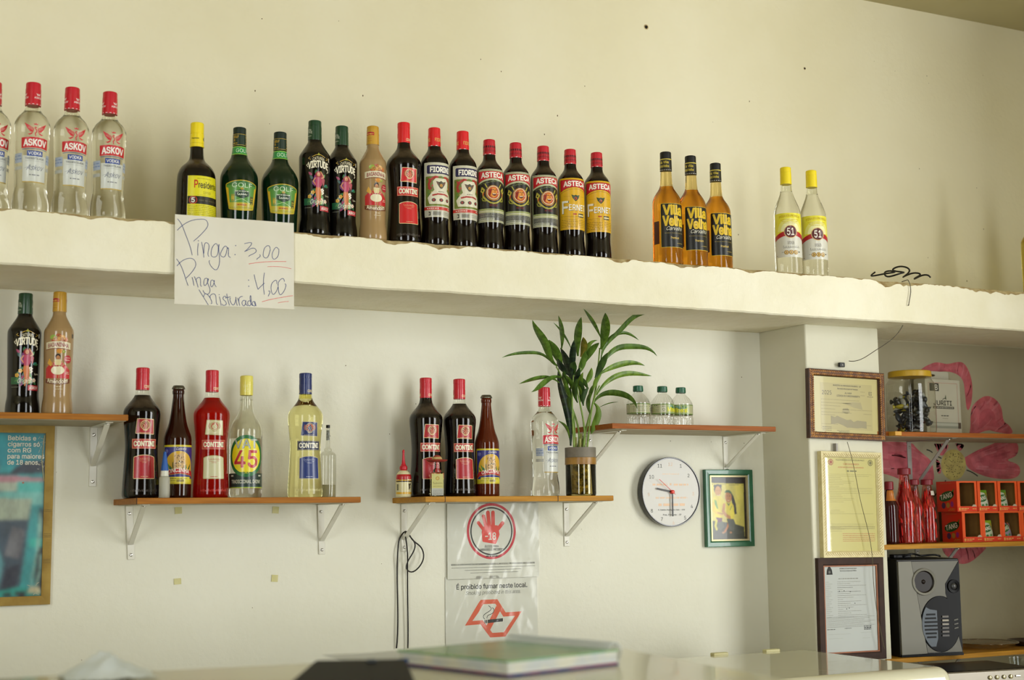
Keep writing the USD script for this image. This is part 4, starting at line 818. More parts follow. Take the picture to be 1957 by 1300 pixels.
# ---- three water bottles
def make_water():
    t = thing('water_bottle', '-', 'bottle', (0, 0, 0), 0, 'small water bottles on the right shelf')
    pr = P_([(0, 0), (0, 30), (3, 34), (8, 35.5), (30, 35.2), (34, 33.8), (37, 34.4), (66, 34.4), (69, 34.8), (72, 34.2), (80, 30), (92, 20.5), (98, 14), (101, 12.6), (106, 12.4)])
    rib = lambda z, a: 1-.06*(.5+.5*np.cos(22*a))*(np.clip((z-.072)/.006, 0, 1)*np.clip((.1-z)/.01, 0, 1)+np.clip((.03-z)/.006, 0, 1)*np.clip((z-.003)/.004, 0, 1))
    part('bottle_body', lathe(list(map(tuple, pr[1:]))+[(.106, .0001)], 132, rib), pane('pet_plastic', (.94, .945, .93), .05, 1.3, .06), t, 35)
    part('cap', lathe([(.1045, 0), (.1045, .0148), (.1065, .0150), (.1185, .0146), (.1198, .0132), (.1200, 0)], 60, rib=lambda z, a: 1+.02*np.cos(30*a)*(z < .118)), C_teal, t, 30)
    part('cap_ring', lathe([(.1025, .0140), (.1030, .0150), (.1040, .0150), (.1043, .0138)], 40), C_teal, t, 30)
    q = Print(); L = .107
    q.rect(-L, .037, L, .0665, 'a8aa80', 0); q.rect(-L, .037, L, .0395, '5c7a2e', 1); q.rect(-L, .0642, L, .0665, '5c7a2e', 1)
    for x in (-.072, .0,): pass
    rng = np.random.default_rng(3)
    q.rect(-.026, .0395, .026, .0642, '9aa868', 1)
    for k in range(16): q.disc(rng.uniform(-.02, .02), rng.uniform(.052, .062), rng.uniform(.002, .0045), ['4f7f5a', '7fa08a', '3c6a3a', '8ab04a'][k % 4], 2)
    q.text('Mineral', 0, .0435, .0125, '6a7a18', 3, w=.046); q.heavy('Mineral', -.0006, .0441, .012, 'd8d428', 4, .0003, w=.044)
    q.rect(-.040, .043, -.029, .061, 'c4c4a8', 1); q.fine(-.039, -.030, .0575, .002, '6a6a50', 2); q.disc(-.0345, .0495, .004, '5a5a48', 2); q.disc(-.0345, .0495, .003, 'c4c4a8', 3)
    for sx in (-1, 1):
        q.rect(sx*.045, .0405, sx*.098, .063, 'b4b48c', 1)
        for k in range(5): q.fine(min(sx*.048, sx*.095), max(sx*.048, sx*.095), .043+.0036*k, .0012, '5f6248', 2, k)
        q.fine(min(sx*.05, sx*.065), max(sx*.05, sx*.065), .0605, .0018, '3a3c2c', 2)
    q.build('label', M_print, t, wrap(pr), maxedge=.006)
    return t
wa = make_water()
put(wa, 'small water bottle with green cap, leftmost of three by the plant', 2.200, -.12, ZR2, 0, True)
UsdGeom.Xformable(wa).GetOrderedXformOps()[1].Set(Gf.Vec3f(0, 0, 98))
copy(wa, 'small water bottle with green cap, middle one of three', (2.2785, -.128, ZR2), 30)
copy(wa, 'small water bottle with green cap, rightmost of three', (2.352, -.115, ZR2), -36)

t = thing('spirit_bottle', 'olive yellow glass bottle cut off by the right edge on the ledge', 'bottle', (3.612, B, LEDGE), 0)
pr = P_([(0, 0), (0, 37), (4, 40), (170, 40), (184, 38), (204, 25), (222, 17), (250, 15), (252, 0)]); body(t, pr, G_gold, .176)
part('cap', lathe(cap_prof(.2505, .300, .0160), 32), C_yel, t, 35)

# ------------------------------------------------------------------ potted lucky bamboo
import json
D = json.loads('''{"leaves": [[[[1.9219, 1.718], [1.8976, 1.7336], [1.8782, 1.7468], [1.8296, 1.7526], [1.7862, 1.7474], [1.7455, 1.735]], 0.0093], [[[1.9219, 1.718], [1.9001, 1.7367], [1.8836, 1.7774], [1.8645, 1.8071], [1.8432, 1.8452]], 0.022], [[[1.9357, 1.7141], [1.9224, 1.7442], [1.9081, 1.7698], [1.8946, 1.7919]], 0.0246], [[[1.9352, 1.7665], [1.9375, 1.8105], [1.927, 1.8627]], 0.0127], [[[1.9676, 1.7679], [1.9483, 1.8022], [1.9103, 1.8421]], 0.0059], [[[1.978, 1.6631], [1.959, 1.7106], [1.9447, 1.7451], [1.9318, 1.7708]], 0.022], [[[1.9671, 1.6934], [1.9707, 1.7505], [1.9766, 1.7947]], 0.0178], [[[1.9882, 1.749], [1.9883, 1.8041], [2.002, 1.8623]], 0.0203], [[[1.9972, 1.7471], [2.009, 1.7829], [2.0069, 1.8049]], 0.0186], [[[1.9838, 1.7027], [2.0071, 1.7387], [2.0204, 1.7746], [2.0539, 1.7982]], 0.0153], [[[2.0094, 1.7278], [2.0329, 1.7662], [2.0599, 1.7905]], 0.0178], [[[2.0651, 1.772], [2.079, 1.8216], [2.0823, 1.879]], 0.0254], [[[2.0653, 1.8054], [2.0447, 1.8422], [2.0101, 1.8867]], 0.011], [[[2.0638, 1.7365], [2.0896, 1.7931], [2.1291, 1.8285], [2.1798, 1.8725], [2.2277, 1.8887], [2.2727, 1.8975]], 0.0127], [[[2.0658, 1.7587], [2.1081, 1.8132], [2.1524, 1.8229], [2.1731, 1.8162], [2.1948, 1.8037]], 0.0102], [[[2.0571, 1.7141], [2.094, 1.7599], [2.1201, 1.7766], [2.1722, 1.7842], [2.2247, 1.7801], [2.2559, 1.7597]], 0.0161], [[[2.0517, 1.6962], [2.0826, 1.7128], [2.1345, 1.7311], [2.1867, 1.7353], [2.2127, 1.7296]], 0.017], [[[2.0479, 1.6388], [2.087, 1.6806], [2.1338, 1.7012], [2.2015, 1.7035], [2.2357, 1.7002]], 0.0153], [[[2.0373, 1.6166], [2.0759, 1.644], [2.1169, 1.646], [2.1656, 1.6296], [2.1831, 1.6024]], 0.017], [[[2.0521, 1.6016], [2.0855, 1.6156], [2.1204, 1.6209]], 0.0025], [[[2.0373, 1.6166], [2.052, 1.595], [2.0447, 1.5641], [2.0278, 1.5267]], 0.0186], [[[1.9401, 1.6829], [1.9164, 1.6864], [1.8868, 1.6742], [1.8367, 1.6416]], 0.0161], [[[1.926, 1.6702], [1.8967, 1.6832], [1.8576, 1.681], [1.8188, 1.6703], [1.7985, 1.6636]], 0.0127], [[[2.0439, 1.6871], [2.065, 1.7254], [2.0874, 1.7632]], 0.0186], [[[2.0034, 1.607], [2.005, 1.6376], [2.0231, 1.6601]], 0.0136], [[[1.992, 1.6154], [1.9992, 1.6506], [1.9918, 1.681]], 0.0161], [[[1.9552, 1.5148], [1.9483, 1.5407], [1.9206, 1.5626]], 0.0085], [[[1.9598, 1.4933], [1.9547, 1.5668], [1.9438, 1.6142], [1.9298, 1.6616], [1.9253, 1.7137]], 0.0203], [[[2.0194, 1.6556], [2.0033, 1.677], [1.9835, 1.6904]], 0.0144], [[[1.9861, 1.694], [2.0018, 1.7253], [2.0137, 1.7654]], 0.017], [[[1.9562, 1.693], [1.9342, 1.7141], [1.9223, 1.7398]], 0.017], [[[2.0247, 1.6206], [2.0331, 1.656], [2.0512, 1.6741]], 0.011], [[[1.9647, 1.6191], [1.9504, 1.6536], [1.9412, 1.6881]], 0.0127], [[[1.9786, 1.6938], [1.9715, 1.7154], [1.9794, 1.7332]], 0.0195], [[[1.9845, 1.6153], [1.9752, 1.6499], [1.9869, 1.6853]], 0.0144], [[[1.9999, 1.6331], [1.9936, 1.668], [2.0048, 1.7034]], 0.0136], [[[2.024, 1.5856], [2.0186, 1.6161], [2.0263, 1.647]], 0.0119], [[[1.965, 1.5843], [1.9573, 1.6233], [1.963, 1.6626]], 0.0144], [[[1.9789, 1.6326], [1.9656, 1.6671], [1.9453, 1.6948]], 0.0136], [[[2.0107, 1.6685], [2.0263, 1.6932], [2.0329, 1.7176]], 0.0144], [[[2.0355, 1.6517], [2.0473, 1.6806], [2.0682, 1.7056]], 0.0119], [[[1.9928, 1.6548], [1.9858, 1.6809], [1.9941, 1.7162]], 0.0153], [[[1.9554, 1.6537], [1.945, 1.6795], [1.9415, 1.7056]], 0.0144]], "stems": [[[[1.9879, 1.4871], [1.9846, 1.5673], [1.9647, 1.6191], [1.9411, 1.6838], [1.9219, 1.718]], 0.0059], [[[2.0019, 1.4873], [2.0236, 1.5681], [2.0453, 1.6387], [2.057, 1.7052], [2.0657, 1.7765]], 0.0068], [[[1.9959, 1.4872], [1.9916, 1.5936], [1.9793, 1.6544], [1.9761, 1.6937]], 0.0059], [[[1.9785, 1.487], [1.9772, 1.5498], [1.9717, 1.5975], [1.9554, 1.6537], [1.9414, 1.7012]], 0.0051], [[[2.0069, 1.4873], [2.0157, 1.5505], [2.0297, 1.6164], [2.051, 1.6653]], 0.0055], [[[1.9661, 1.4869], [1.9633, 1.5496], [1.9622, 1.619], [1.9686, 1.6934]], 0.0059]], "canes": [[[[1.978, 1.487], [1.9786, 1.5173]], 0.0085], [[[1.9869, 1.4871], [1.9875, 1.5131]], 0.0076], [[[1.9969, 1.4872], [1.9988, 1.5285]], 0.0093], [[[2.0059, 1.4873], [2.0086, 1.5221]], 0.0085]], "petals": [[[3.3701, 1.7476], [3.4042, 1.78], [3.4595, 1.801], [3.4857, 1.8013], [3.5204, 1.7959], [3.5652, 1.807], [3.5962, 1.8055], [3.6207, 1.7727], [3.6318, 1.7261], [3.6209, 1.6588], [3.5977, 1.6315], [3.5934, 1.6981], [3.5883, 1.7549], [3.519, 1.7759], [3.431, 1.7595]], [[3.5732, 1.5315], [3.6107, 1.5619], [3.6142, 1.6452], [3.6453, 1.6744], [3.6918, 1.6958], [3.7363, 1.6835], [3.7637, 1.6521], [3.7635, 1.6047], [3.796, 1.5918], [3.8142, 1.5582], [3.7279, 1.567], [3.6834, 1.5764]], [[3.1653, 1.5264], [3.3442, 1.5286], [3.3599, 1.5094], [3.3926, 1.487], [3.4296, 1.4645], [3.4356, 1.4223], [3.4337, 1.3931], [3.323, 1.3867], [3.2538, 1.4155], [3.1601, 1.4311]], [[3.5785, 1.4787], [3.6333, 1.5024], [3.7021, 1.5231], [3.7721, 1.5475], [3.8353, 1.5314], [3.8248, 1.484], [3.7618, 1.4701], [3.8297, 1.457], [3.8364, 1.4233], [3.798, 1.4031], [3.6938, 1.4064], [3.6105, 1.4294], [3.5809, 1.449]], [[3.442, 1.5233], [3.5113, 1.5242], [3.4968, 1.501], [3.4781, 1.4812], [3.4612, 1.4876]], [[3.5377, 1.5261], [3.5815, 1.5234], [3.5671, 1.505], [3.5512, 1.4983]], [[3.4473, 1.4712], [3.4641, 1.4648], [3.47, 1.4224], [3.4485, 1.4224]], [[3.4717, 1.2391], [3.6038, 1.2372], [3.6619, 1.1759], [3.6364, 1.1552], [3.5766, 1.1197], [3.5222, 1.1176], [3.5144, 1.1404], [3.4747, 1.1414], [3.4491, 1.1767]]], "flowereye": [[3.4686, 1.4522], [3.4707, 1.4638], [3.4755, 1.4749], [3.4828, 1.4849], [3.4921, 1.4933], [3.5031, 1.4997], [3.5152, 1.5037], [3.5278, 1.5051], [3.5402, 1.5039], [3.5518, 1.5001], [3.5621, 1.4939], [3.5705, 1.4856], [3.5766, 1.4757], [3.58, 1.4645], [3.5806, 1.4527], [3.5784, 1.441], [3.5735, 1.4298], [3.566, 1.4198], [3.5566, 1.4114], [3.5455, 1.4051], [3.5334, 1.4013], [3.5208, 1.3999], [3.5085, 1.4012], [3.497, 1.4051], [3.4868, 1.4113], [3.4786, 1.4196], [3.4726, 1.4295], [3.4692, 1.4405]], "eyedots": [[3.554, 1.4449], [3.4842, 1.4584], [3.5243, 1.4842], [3.5502, 1.4887], [3.5133, 1.4508], [3.5168, 1.4443], [3.5018, 1.4385], [3.5452, 1.4719], [3.5053, 1.4697], [3.5631, 1.4447], [3.5197, 1.427], [3.5142, 1.4905], [3.5377, 1.4123], [3.4943, 1.4402], [3.5027, 1.4299], [3.5483, 1.4789], [3.5564, 1.4379], [3.5406, 1.4227], [3.5156, 1.4283], [3.5601, 1.4626], [3.5244, 1.4854], [3.5455, 1.472], [3.563, 1.4737], [3.5311, 1.4618], [3.5375, 1.4808], [3.4909, 1.4294], [3.5492, 1.4463], [3.5513, 1.4255], [3.4936, 1.419], [3.4883, 1.4711], [3.5214, 1.4199], [3.4954, 1.4481], [3.5431, 1.4648], [3.5322, 1.4367], [3.5411, 1.4504], [3.5316, 1.4806], [3.5261, 1.4874], [3.5221, 1.4491], [3.5524, 1.4625], [3.4934, 1.4299], [3.5139, 1.4635], [3.5661, 1.4627], [3.5101, 1.4665], [3.5249, 1.4904], [3.5264, 1.4132], [3.5291, 1.4298], [3.5468, 1.4234], [3.558, 1.4756], [3.5235, 1.4671], [3.5001, 1.4457], [3.5054, 1.4413], [3.535, 1.4894], [3.5192, 1.4627], [3.5476, 1.4911], [3.4912, 1.4511], [3.5137, 1.437], [3.5094, 1.4806], [3.4904, 1.4727], [3.51, 1.478], [3.5252, 1.4118]], "veins": [[[3.4087, 1.5024], [3.4203, 1.4996], [3.4317, 1.4937]], [[3.4469, 1.4849], [3.4584, 1.479], [3.47, 1.4746]], [[3.4303, 1.3465], [3.4594, 1.3716], [3.4849, 1.3984]], [[3.5834, 1.4346], [3.6072, 1.4272], [3.6308, 1.4151]]], "wire": [[3.0154, 1.9961], [3.0223, 1.9723], [3.0162, 1.9396], [3.003, 1.8938], [2.9776, 1.8476], [2.9302, 1.8071], [2.8676, 1.7728], [2.8163, 1.7472], [2.7705, 1.7408]], "wire2": [[2.8515, 1.5085], [2.8602, 1.4817], [2.8769, 1.4137], [2.8945, 1.3269], [2.9199, 1.2322], [2.9301, 1.1598], [2.9304, 1.0909], [2.9394, 0.9972], [2.9617, 0.8876]], "tangle": [[2.9161, 2.0297], [2.9303, 2.0241], [2.9553, 2.0274], [2.97, 2.03], [2.9682, 2.0348], [2.9782, 2.0273], [2.9928, 2.0266], [3.0141, 2.033], [3.0108, 2.0492], [3.0153, 2.0545], [3.0271, 2.0405], [3.0393, 2.0314], [3.0561, 2.0292], [3.065, 2.0364], [3.0689, 2.03], [3.0856, 2.0245], [3.0984, 2.0253], [3.1095, 2.031], [3.1176, 2.0233]], "cable": [[1.4828, 0.9456], [1.4861, 1.0709], [1.4848, 1.1692], [1.4864, 1.2115], [1.4973, 1.2509], [1.5051, 1.2593], [1.522, 1.2391], [1.5484, 1.2159], [1.5561, 1.1929], [1.5435, 1.1634], [1.5156, 1.15], [1.5063, 1.1574], [1.5079, 1.1743], [1.5281, 1.2078], [1.5313, 1.2247], [1.5159, 1.2463], [1.5051, 1.2593], [1.5081, 1.2252], [1.5125, 1.1685], [1.5138, 1.0699], [1.5149, 0.9439]]}''')
pl = thing('potted_lucky_bamboo', 'lucky bamboo plant with long green leaves in a brown glass jar with tape', 'plant', (1.991, -.14, ZL))
O3 = np.array([1.991, -.14, ZL])
def leafmat(name, c0, c1, stripe=False):
    return usdkit.material(stage, LK+name, {'tc': ('texture_coordinate', {}), 'mp': ('mapping', {'scale': (14, 14, 120) if stripe else (60, 60, 7)}), 'n': ('noise_texture', {'scale': 1.2, 'detail': 3}), 'r': ('rgb_ramp', {'ramp': [(0, lin(c0)), (.42, lin(c0)), (.6, lin(c1)), (1, lin(c1))]}),
        'p': ('principled_bsdf', {'roughness': .38}), 'tr': ('translucent_bsdf', {}), 'm': ('mix_closure', {'fac': .22})}, [('tc.object', 'mp.vector'), ('mp.vector', 'n.vector'), ('n.fac', 'r.fac'), ('r.color', 'p.base_color'), ('r.color', 'tr.color'), ('p.BSDF', 'm.closure1'), ('tr.BSDF', 'm.closure2')], surface='m.closure')
LM = [leafmat('leaf_green', '48681e', '648830'), leafmat('leaf_light_green', '5c7e26', '7a9a36'), leafmat('leaf_dark_green', '2e4a1c', '426426'), leafmat('leaf_striped', '14281a', '2e4628', True), leafmat('leaf_olive', '6a6a1e', '8a7c2c')]
def leaf(pts, width, mat, ydep, name='leaf', droop=.0):
    p2 = np.array(pts, float); P = spline(np.c_[p2[:, 0], np.zeros(len(p2)), p2[:, 1]], 18) if len(p2) > 2 else np.linspace([p2[0, 0], 0, p2[0, 1]], [p2[-1, 0], 0, p2[-1, 1]], 18)
    s = np.linspace(0, 1, 18); P[:, 1] = O3[1]+ydep[0]+(ydep[1]-ydep[0])*s**1.3
    kk = (P[:, 1]-CAM_Y)/(-.14-CAM_Y); P[:, 0] *= kk; P[:, 2] = EYE+(P[:, 2]-EYE)*kk
    T = np.gradient(P, axis=0); T /= np.linalg.norm(T, axis=1, keepdims=True)
    view = P-np.array([0, CAM_Y, EYE]); view /= np.linalg.norm(view, axis=1, keepdims=True)
    side = np.cross(T, view+np.array([.25, 0, .35])); side /= np.linalg.norm(side, axis=1, keepdims=True); nrm = np.cross(side, T)
    w = width/2*np.clip(np.where(s < .55, .22+.78*np.sin(np.pi/2*np.clip(s/.5, 0, 1))**1.3, np.cos(np.pi/2*(s-.55)/.45)**.8), .03, 1)
    V = []
    for sgn in (1, -1):
        for k, lat in enumerate((-1, -.5, 0, .5, 1)):
            V.append(P+side*(lat*w)[:, None]+nrm*((abs(lat)*.28*w)[:, None])+nrm*sgn*.0005*(1-abs(lat)))
    V = np.vstack(V)-O3; n = 18; F = []
    for q in range(2):
        for c in range(4):
            for i in range(n-1):
                a, b, cc, d = q*5*n+c*n+i, q*5*n+c*n+i+1, q*5*n+(c+1)*n+i+1, q*5*n+(c+1)*n+i
                F += [(a, b, cc), (a, cc, d)] if q == 0 else [(a, cc, b), (a, d, cc)]
    part(name, trimesh.Trimesh(V, np.array(F), process=False), mat, pl, True)
rng = np.random.default_rng(21)
kinds = {34: 2, 35: 1, 36: 0, 37: 2, 38: 0, 39: 1, 40: 1, 41: 3, 42: 2, 0: 0, 1: 0, 5: 3, 6: 3, 8: 4, 9: 1, 10: 0, 23: 2, 24: 2, 25: 2, 27: 3, 28: 2, 30: 3, 33: 2, 20: 1, 16: 1, 17: 1}
for k, (pts, w) in enumerate(D['leaves']):
    dd = -.11 if k in (18, 21, 22, 26) else -.115 if k in (11, 12, 13, 3, 7, 1) else rng.uniform(-.06, .05); leaf(pts, w*1.08, LM[kinds.get(k, 0)], (-.045 if k == 26 else rng.uniform(-.012, .012), dd))
M_stem = noisy('plant_stem', '64842c', '86a048', 40, .5); M_cane = noisy('bamboo_cane', '7c7a34', '94964a', 30, .45)
for pts, w in D['stems']:
    p2 = np.array(pts); P = spline(np.c_[p2[:, 0], np.full(len(p2), -.14)+rng.uniform(-.012, .012), p2[:, 1]], 24)-O3
    part('stem', tube(P, np.linspace(w*.55, w*.32, 24), 8), M_stem, pl, True)
for pts, w in D['canes']:
    (x0, z0), (x1, z1) = pts; zz = np.linspace(z0, z1, 40); r = w*.5*(1+.16*np.exp(-(((zz-z0) % .022-.011)/.0016)**2))
    part('cane', tube(np.c_[np.linspace(x0, x1, 40)-O3[0], np.full(40, rng.uniform(-.014, .012)), zz-O3[2]], r, 12), M_cane, pl, True)
jp = [(0, .0385), (.003, .0425), (.008, .0432), (.126, .0432), (.130, .0425), (.1325, .0412), (.1325, .0392), (.006, .0392), (.0035, 0)]
part('jar', lathe([(0, 0)]+jp, 48), usdkit.material(stage, LK+'brown_jar_glass', {'t': ('transparent_bsdf', {'color': (.84, .78, .52)}), 'g': ('glossy_bsdf', {'roughness': .03, 'color': (1, 1, 1)}), 'f': ('fresnel', {'IOR': 1.5}), 'm': ('mix_closure', {})}, [('f.fac', 'm.fac'), ('t.BSDF', 'm.closure1'), ('g.BSDF', 'm.closure2')], surface='m.closure'), pl, 35)
peb = []
for k in range(330):
    a, z = rng.uniform(0, 2*np.pi), rng.uniform(.008, .092); rr = rng.uniform(.024, .0355)
    s_ = trimesh.creation.icosphere(1, 1.0); s_.apply_scale([rng.uniform(.002, .0035) for _ in range(3)]); s_.apply_translation([rr*math.cos(a), rr*math.sin(a), z]); peb.append(s_)
part('pebbles_and_roots', cat_(peb+[lathe([(.005, 0), (.005, .029), (.09, .029), (.0905, 0)], 24)]), noisy('jar_pebbles', '2c260e', 'd0bc50', 60, .5, lo=.4, hi=.7), pl, 30, kind='stuff')
part('grey_tape_band', lathe([(.1085, .0434), (.109, .0440), (.1365, .0440), (.137, .0434)], 48), noisy('grey_tape', '6a6456', '7c7466', 30, .6), pl, 30, 'matt grey band round the rim of the jar')
part('brown_tape_band', lathe([(.0885, .0434), (.089, .0446), (.108, .0443), (.1085, .0436)], 48), noisy('brown_tape', '8c6426', 'a67c36', 40, .35, .3, 90), pl, 30, 'glossy brown tape round the jar')

# ------------------------------------------------------------------ things on the wall
def stroke(p, pts, w, c, lvl=1, n=30, smooth=True):
    pts = np.array(pts, float)
    if smooth and len(pts) > 2: pts = spline(pts, n)
    p.line([tuple(q) for q in pts], w, c, lvl)

# price sign
M_sheet = noisy('sign_paper', 'd6d2c2', 'dcd8ca', 8, .8)
W_, H_ = .290, .2125
sg = thing('price_sign', 'handwritten white paper price sign taped over the front of the ledge', 'sign', (.7755, LY-.0075, 1.7975), 0, None, (0, -.6))
xs9 = np.linspace(0, W_, 25); zs9 = np.linspace(0, H_, 17)
gx, gz = np.meshgrid(xs9, zs9); bow = .0026*np.sin(gx/W_*np.pi)*np.cos(gz/H_*2.2)
def sheet(bowfn, w, h, th=.0004, nx=25, nz=17):
    gx, gz = np.meshgrid(np.linspace(0, w, nx), np.linspace(0, h, nz)); y = bowfn(gx, gz)
    V = np.vstack([np.c_[gx.ravel(), (y+s).ravel(), gz.ravel()] for s in (0, th)]); F = []; N = nx*nz
    for i in range(nz-1):
        for j in range(nx-1):
            a, b, c, d = i*nx+j, i*nx+j+1, (i+1)*nx+j+1, (i+1)*nx+j
            F += [(a, b, c), (a, c, d), (N+a, N+c, N+b), (N+a, N+d, N+c)]
    edge = [j for j in range(nx)]+[i*nx+nx-1 for i in range(1, nz)]+[(nz-1)*nx+j for j in range(nx-2, -1, -1)]+[i*nx for i in range(nz-2, 0, -1)]
    for a, b in zip(edge, edge[1:]+edge[:1]): F += [(a, N+a, N+b), (a, N+b, b)]
    return trimesh.Trimesh(V, np.array(F), process=False)
sbow = lambda x, z: -.0024*np.sin(x/W_*np.pi)*np.cos(z/H_*2.0)-.001*np.sin(x*40)
part('paper_sheet', sheet(sbow, W_, H_), M_sheet, sg, 50)
def SQ(px, py):   # design grid of the sign: 1490 x 1105
    u = (px-90)/1482; top = 80+100*u; bot = 1185+57*u
    return (u*W_, H_*(1-(py-top)/(bot-top)))
q = Print(); ink = '36447e'; Wd = .00125
def SS(pts, c=ink, w=Wd, sm=True): stroke(q, [SQ(*a) for a in pts], w, c, 1, 34, sm)
SS([(122, 140), (160, 190), (210, 310), (255, 430), (297, 585)]); SS([(120, 278), (200, 205), (300, 155), (400, 140), (465, 150), (490, 195), (450, 280), (390, 345), (315, 412)])
SS([(372, 440), (364, 520), (366, 588)]); q.disc(*SQ(372, 408), .0011, ink, 1)
SS([(412, 425), (428, 510), (440, 612)]); SS([(438, 560), (445, 470), (470, 430), (490, 440), (498, 520), (500, 600)])
SS([(610, 470), (590, 440), (555, 470), (530, 545), (540, 600), (580, 605), (615, 540), (628, 450)]); SS([(628, 450), (632, 600), (625, 710), (590, 765), (545, 740), (510, 650)])
SS([(735, 500), (705, 470), (665, 520), (650, 590), (680, 606), (715, 560), (735, 490)]); SS([(735, 490), (742, 570), (755, 605), (768, 608)])
for a in ((832, 463), (824, 575), (990, 890), (992, 965)): q.disc(*SQ(*a), .0012, ink, 1)
SS([(942, 440), (990, 428), (1030, 432), (1020, 460), (950, 530)]); SS([(950, 530), (1010, 505), (1070, 500), (1088, 525), (1060, 560), (995, 598)])
SS([(1130, 575), (1138, 585), (1120, 610), (1095, 635)])
SS([(1265, 500), (1240, 462), (1205, 480), (1178, 550), (1185, 605), (1210, 615), (1250, 570), (1270, 510)]); SS([(1368, 500), (1345, 482), (1310, 520), (1290, 580), (1310, 628), (1345, 615), (1375, 560), (1378, 500)])
SS([(112, 635), (150, 690), (200, 810), (250, 960)]); SS([(118, 720), (170, 665), (240, 630), (310, 635), (342, 690), (320, 760), (270, 825), (228, 870)])
SS([(298, 860), (312, 910), (320, 960)]); SS([(325, 850), (350, 910), (370, 980)]); SS([(355, 910), (365, 865), (385, 860), (400, 910), (412, 970)])
SS([(490, 880), (462, 870), (440, 920), (450, 960), (480, 930), (492, 875)]); SS([(492, 875), (500, 960), (515, 1030), (490, 1065), (455, 1055), (432, 1020)])
SS([(562, 905), (540, 890), (522, 940), (535, 975), (560, 940), (568, 895)]); SS([(568, 895), (575, 950), (592, 972)])
SS([(1060, 822), (1080, 910), (1108, 1002)]); SS([(1108, 1002), (1150, 960), (1190, 925)]); SS([(1190, 800), (1178, 900), (1188, 1062)]); SS([(1240, 1022), (1260, 1025), (1255, 1050), (1240, 1085)])
SS([(1350, 930), (1335, 888), (1300, 910), (1275, 990), (1300, 1062), (1345, 1020), (1362, 940)]); SS([(1448, 900), (1425, 865), (1385, 890), (1368, 970), (1395, 1065), (1435, 1030), (1455, 930)])
SS([(382, 1012), (430, 1090), (495, 1195)]); SS([(440, 1095), (465, 1060), (490, 1075), (530, 1180)]); SS([(520, 1110), (540, 1065), (570, 1062), (590, 1110), (610, 1190)])
SS([(632, 1095), (645, 1150), (652, 1200)]); q.disc(*SQ(628, 1070), .001, ink, 1); SS([(715, 1105), (690, 1090), (675, 1115), (705, 1150), (715, 1185), (685, 1200), (665, 1185)])
SS([(722, 1060), (735, 1130), (755, 1195)]); SS([(705, 1110), (765, 1095)]); SS([(768, 1110), (775, 1170), (800, 1195), (825, 1160), (832, 1100)]); SS([(832, 1100), (840, 1160), (850, 1200)])
SS([(855, 1110), (870, 1160), (880, 1200)]); SS([(870, 1150), (890, 1095), (915, 1090)]); SS([(945, 1140), (925, 1140), (910, 1180), (930, 1205), (950, 1180), (955, 1140)]); SS([(955, 1140), (962, 1190), (980, 1205)])
SS([(1015, 1150), (990, 1145), (980, 1185), (1000, 1205), (1020, 1170), (1010, 1085)]); SS([(1010, 1085), (1020, 1170), (1035, 1200)]); SS([(1065, 1155), (1045, 1155), (1040, 1195), (1058, 1205), (1070, 1160)]); SS([(1068, 1150), (1072, 1190), (1085, 1205)])
rd = 'd84a46'
SS([(995, 690), (1150, 668), (1300, 658), (1470, 656)], rd, .0011); SS([(1232, 722), (1380, 720), (1470, 730), (1535, 745)], rd, .0009); SS([(1160, 1153), (1300, 1118), (1440, 1092), (1555, 1074)], rd, .0011); SS([(1365, 1165), (1430, 1152), (1500, 1146)], rd, .0009)
q.build('handwriting', M_paper, sg, lambda u, v, o: np.c_[u, sbow(u, v)-.0003-o, v], .0002, maxedge=.02, smooth=False, kind='stuff')

# beer poster in a board frame on the left
po = thing('framed_poster', 'teal beer poster in a worn brown board frame at the left edge', 'poster', (.20, -.0045, 1.098))
PW, PH = .3735, .437; M_board = noisy('poster_board', '8a6c2a', 'a88c44', 22, .75, .3, 90, lo=.3, hi=.7)
def frame_parts(parent, w, h, fr, depth, mat, inner=.004, bevel=.003, name='frame_side'):
    """four mitred mouldings"""
    for k in range(4):
        L = w if k % 2 == 0 else h; a = L/2
        prof = [(0, 0), (0, -depth), (bevel, -depth-.001), (fr-bevel*1.5, -depth), (fr, -depth+inner), (fr, 0)]
        V = []
        for sgn in (-1, 1):
            for (i, d) in prof: V.append((sgn*(a-i), d, i-(h if k % 2 == 0 else w)/2))
        n = len(prof); F = []
        for i in range(n):
            j = (i+1) % n; F += [(i, j, n+j), (i, n+j, n+i)]
        for i in range(1, n-1): F += [(0, i+1, i), (n, n+i, n+i+1)]
        m = trimesh.Trimesh(np.array(V), np.array(F), process=False); m.apply_transform(trimesh.transformations.rotation_matrix(k*math.pi/2, [0, 1, 0])); trimesh.repair.fix_normals(m)
        m.apply_translation([w/2, 0, h/2]); part(name, m, mat, parent, 25)
frame_parts(po, PW, PH, .021, .010, M_board, .002)
part('backing_board', bx(.004, PW-.004, -.005, 0, .004, PH-.004), M_board, po, False)
q = Print(); soft = []
x0, x1, z0, z1 = .021, PW-.021, .021, PH-.021
soft.append((sbox(x0, z0, x1, z1), '2f8f92')); clipb = sbox(x0, z0, x1, z1)
def PP(pts, c, l): soft.append((Polygon(pts).buffer(0), c))
PP([(x0, .34), (x1, .33), (x1, z1), (x0, z1)], '1b7f88', 1); PP([(x0, .315), (.27, .318), (.30, .345), (x1, .35), (x1, .318), (x0, .30)], '252c38', 2); PP([(x0, .335), (.25, .325), (.24, .36), (x0, .38)], '4a6a70', 2)
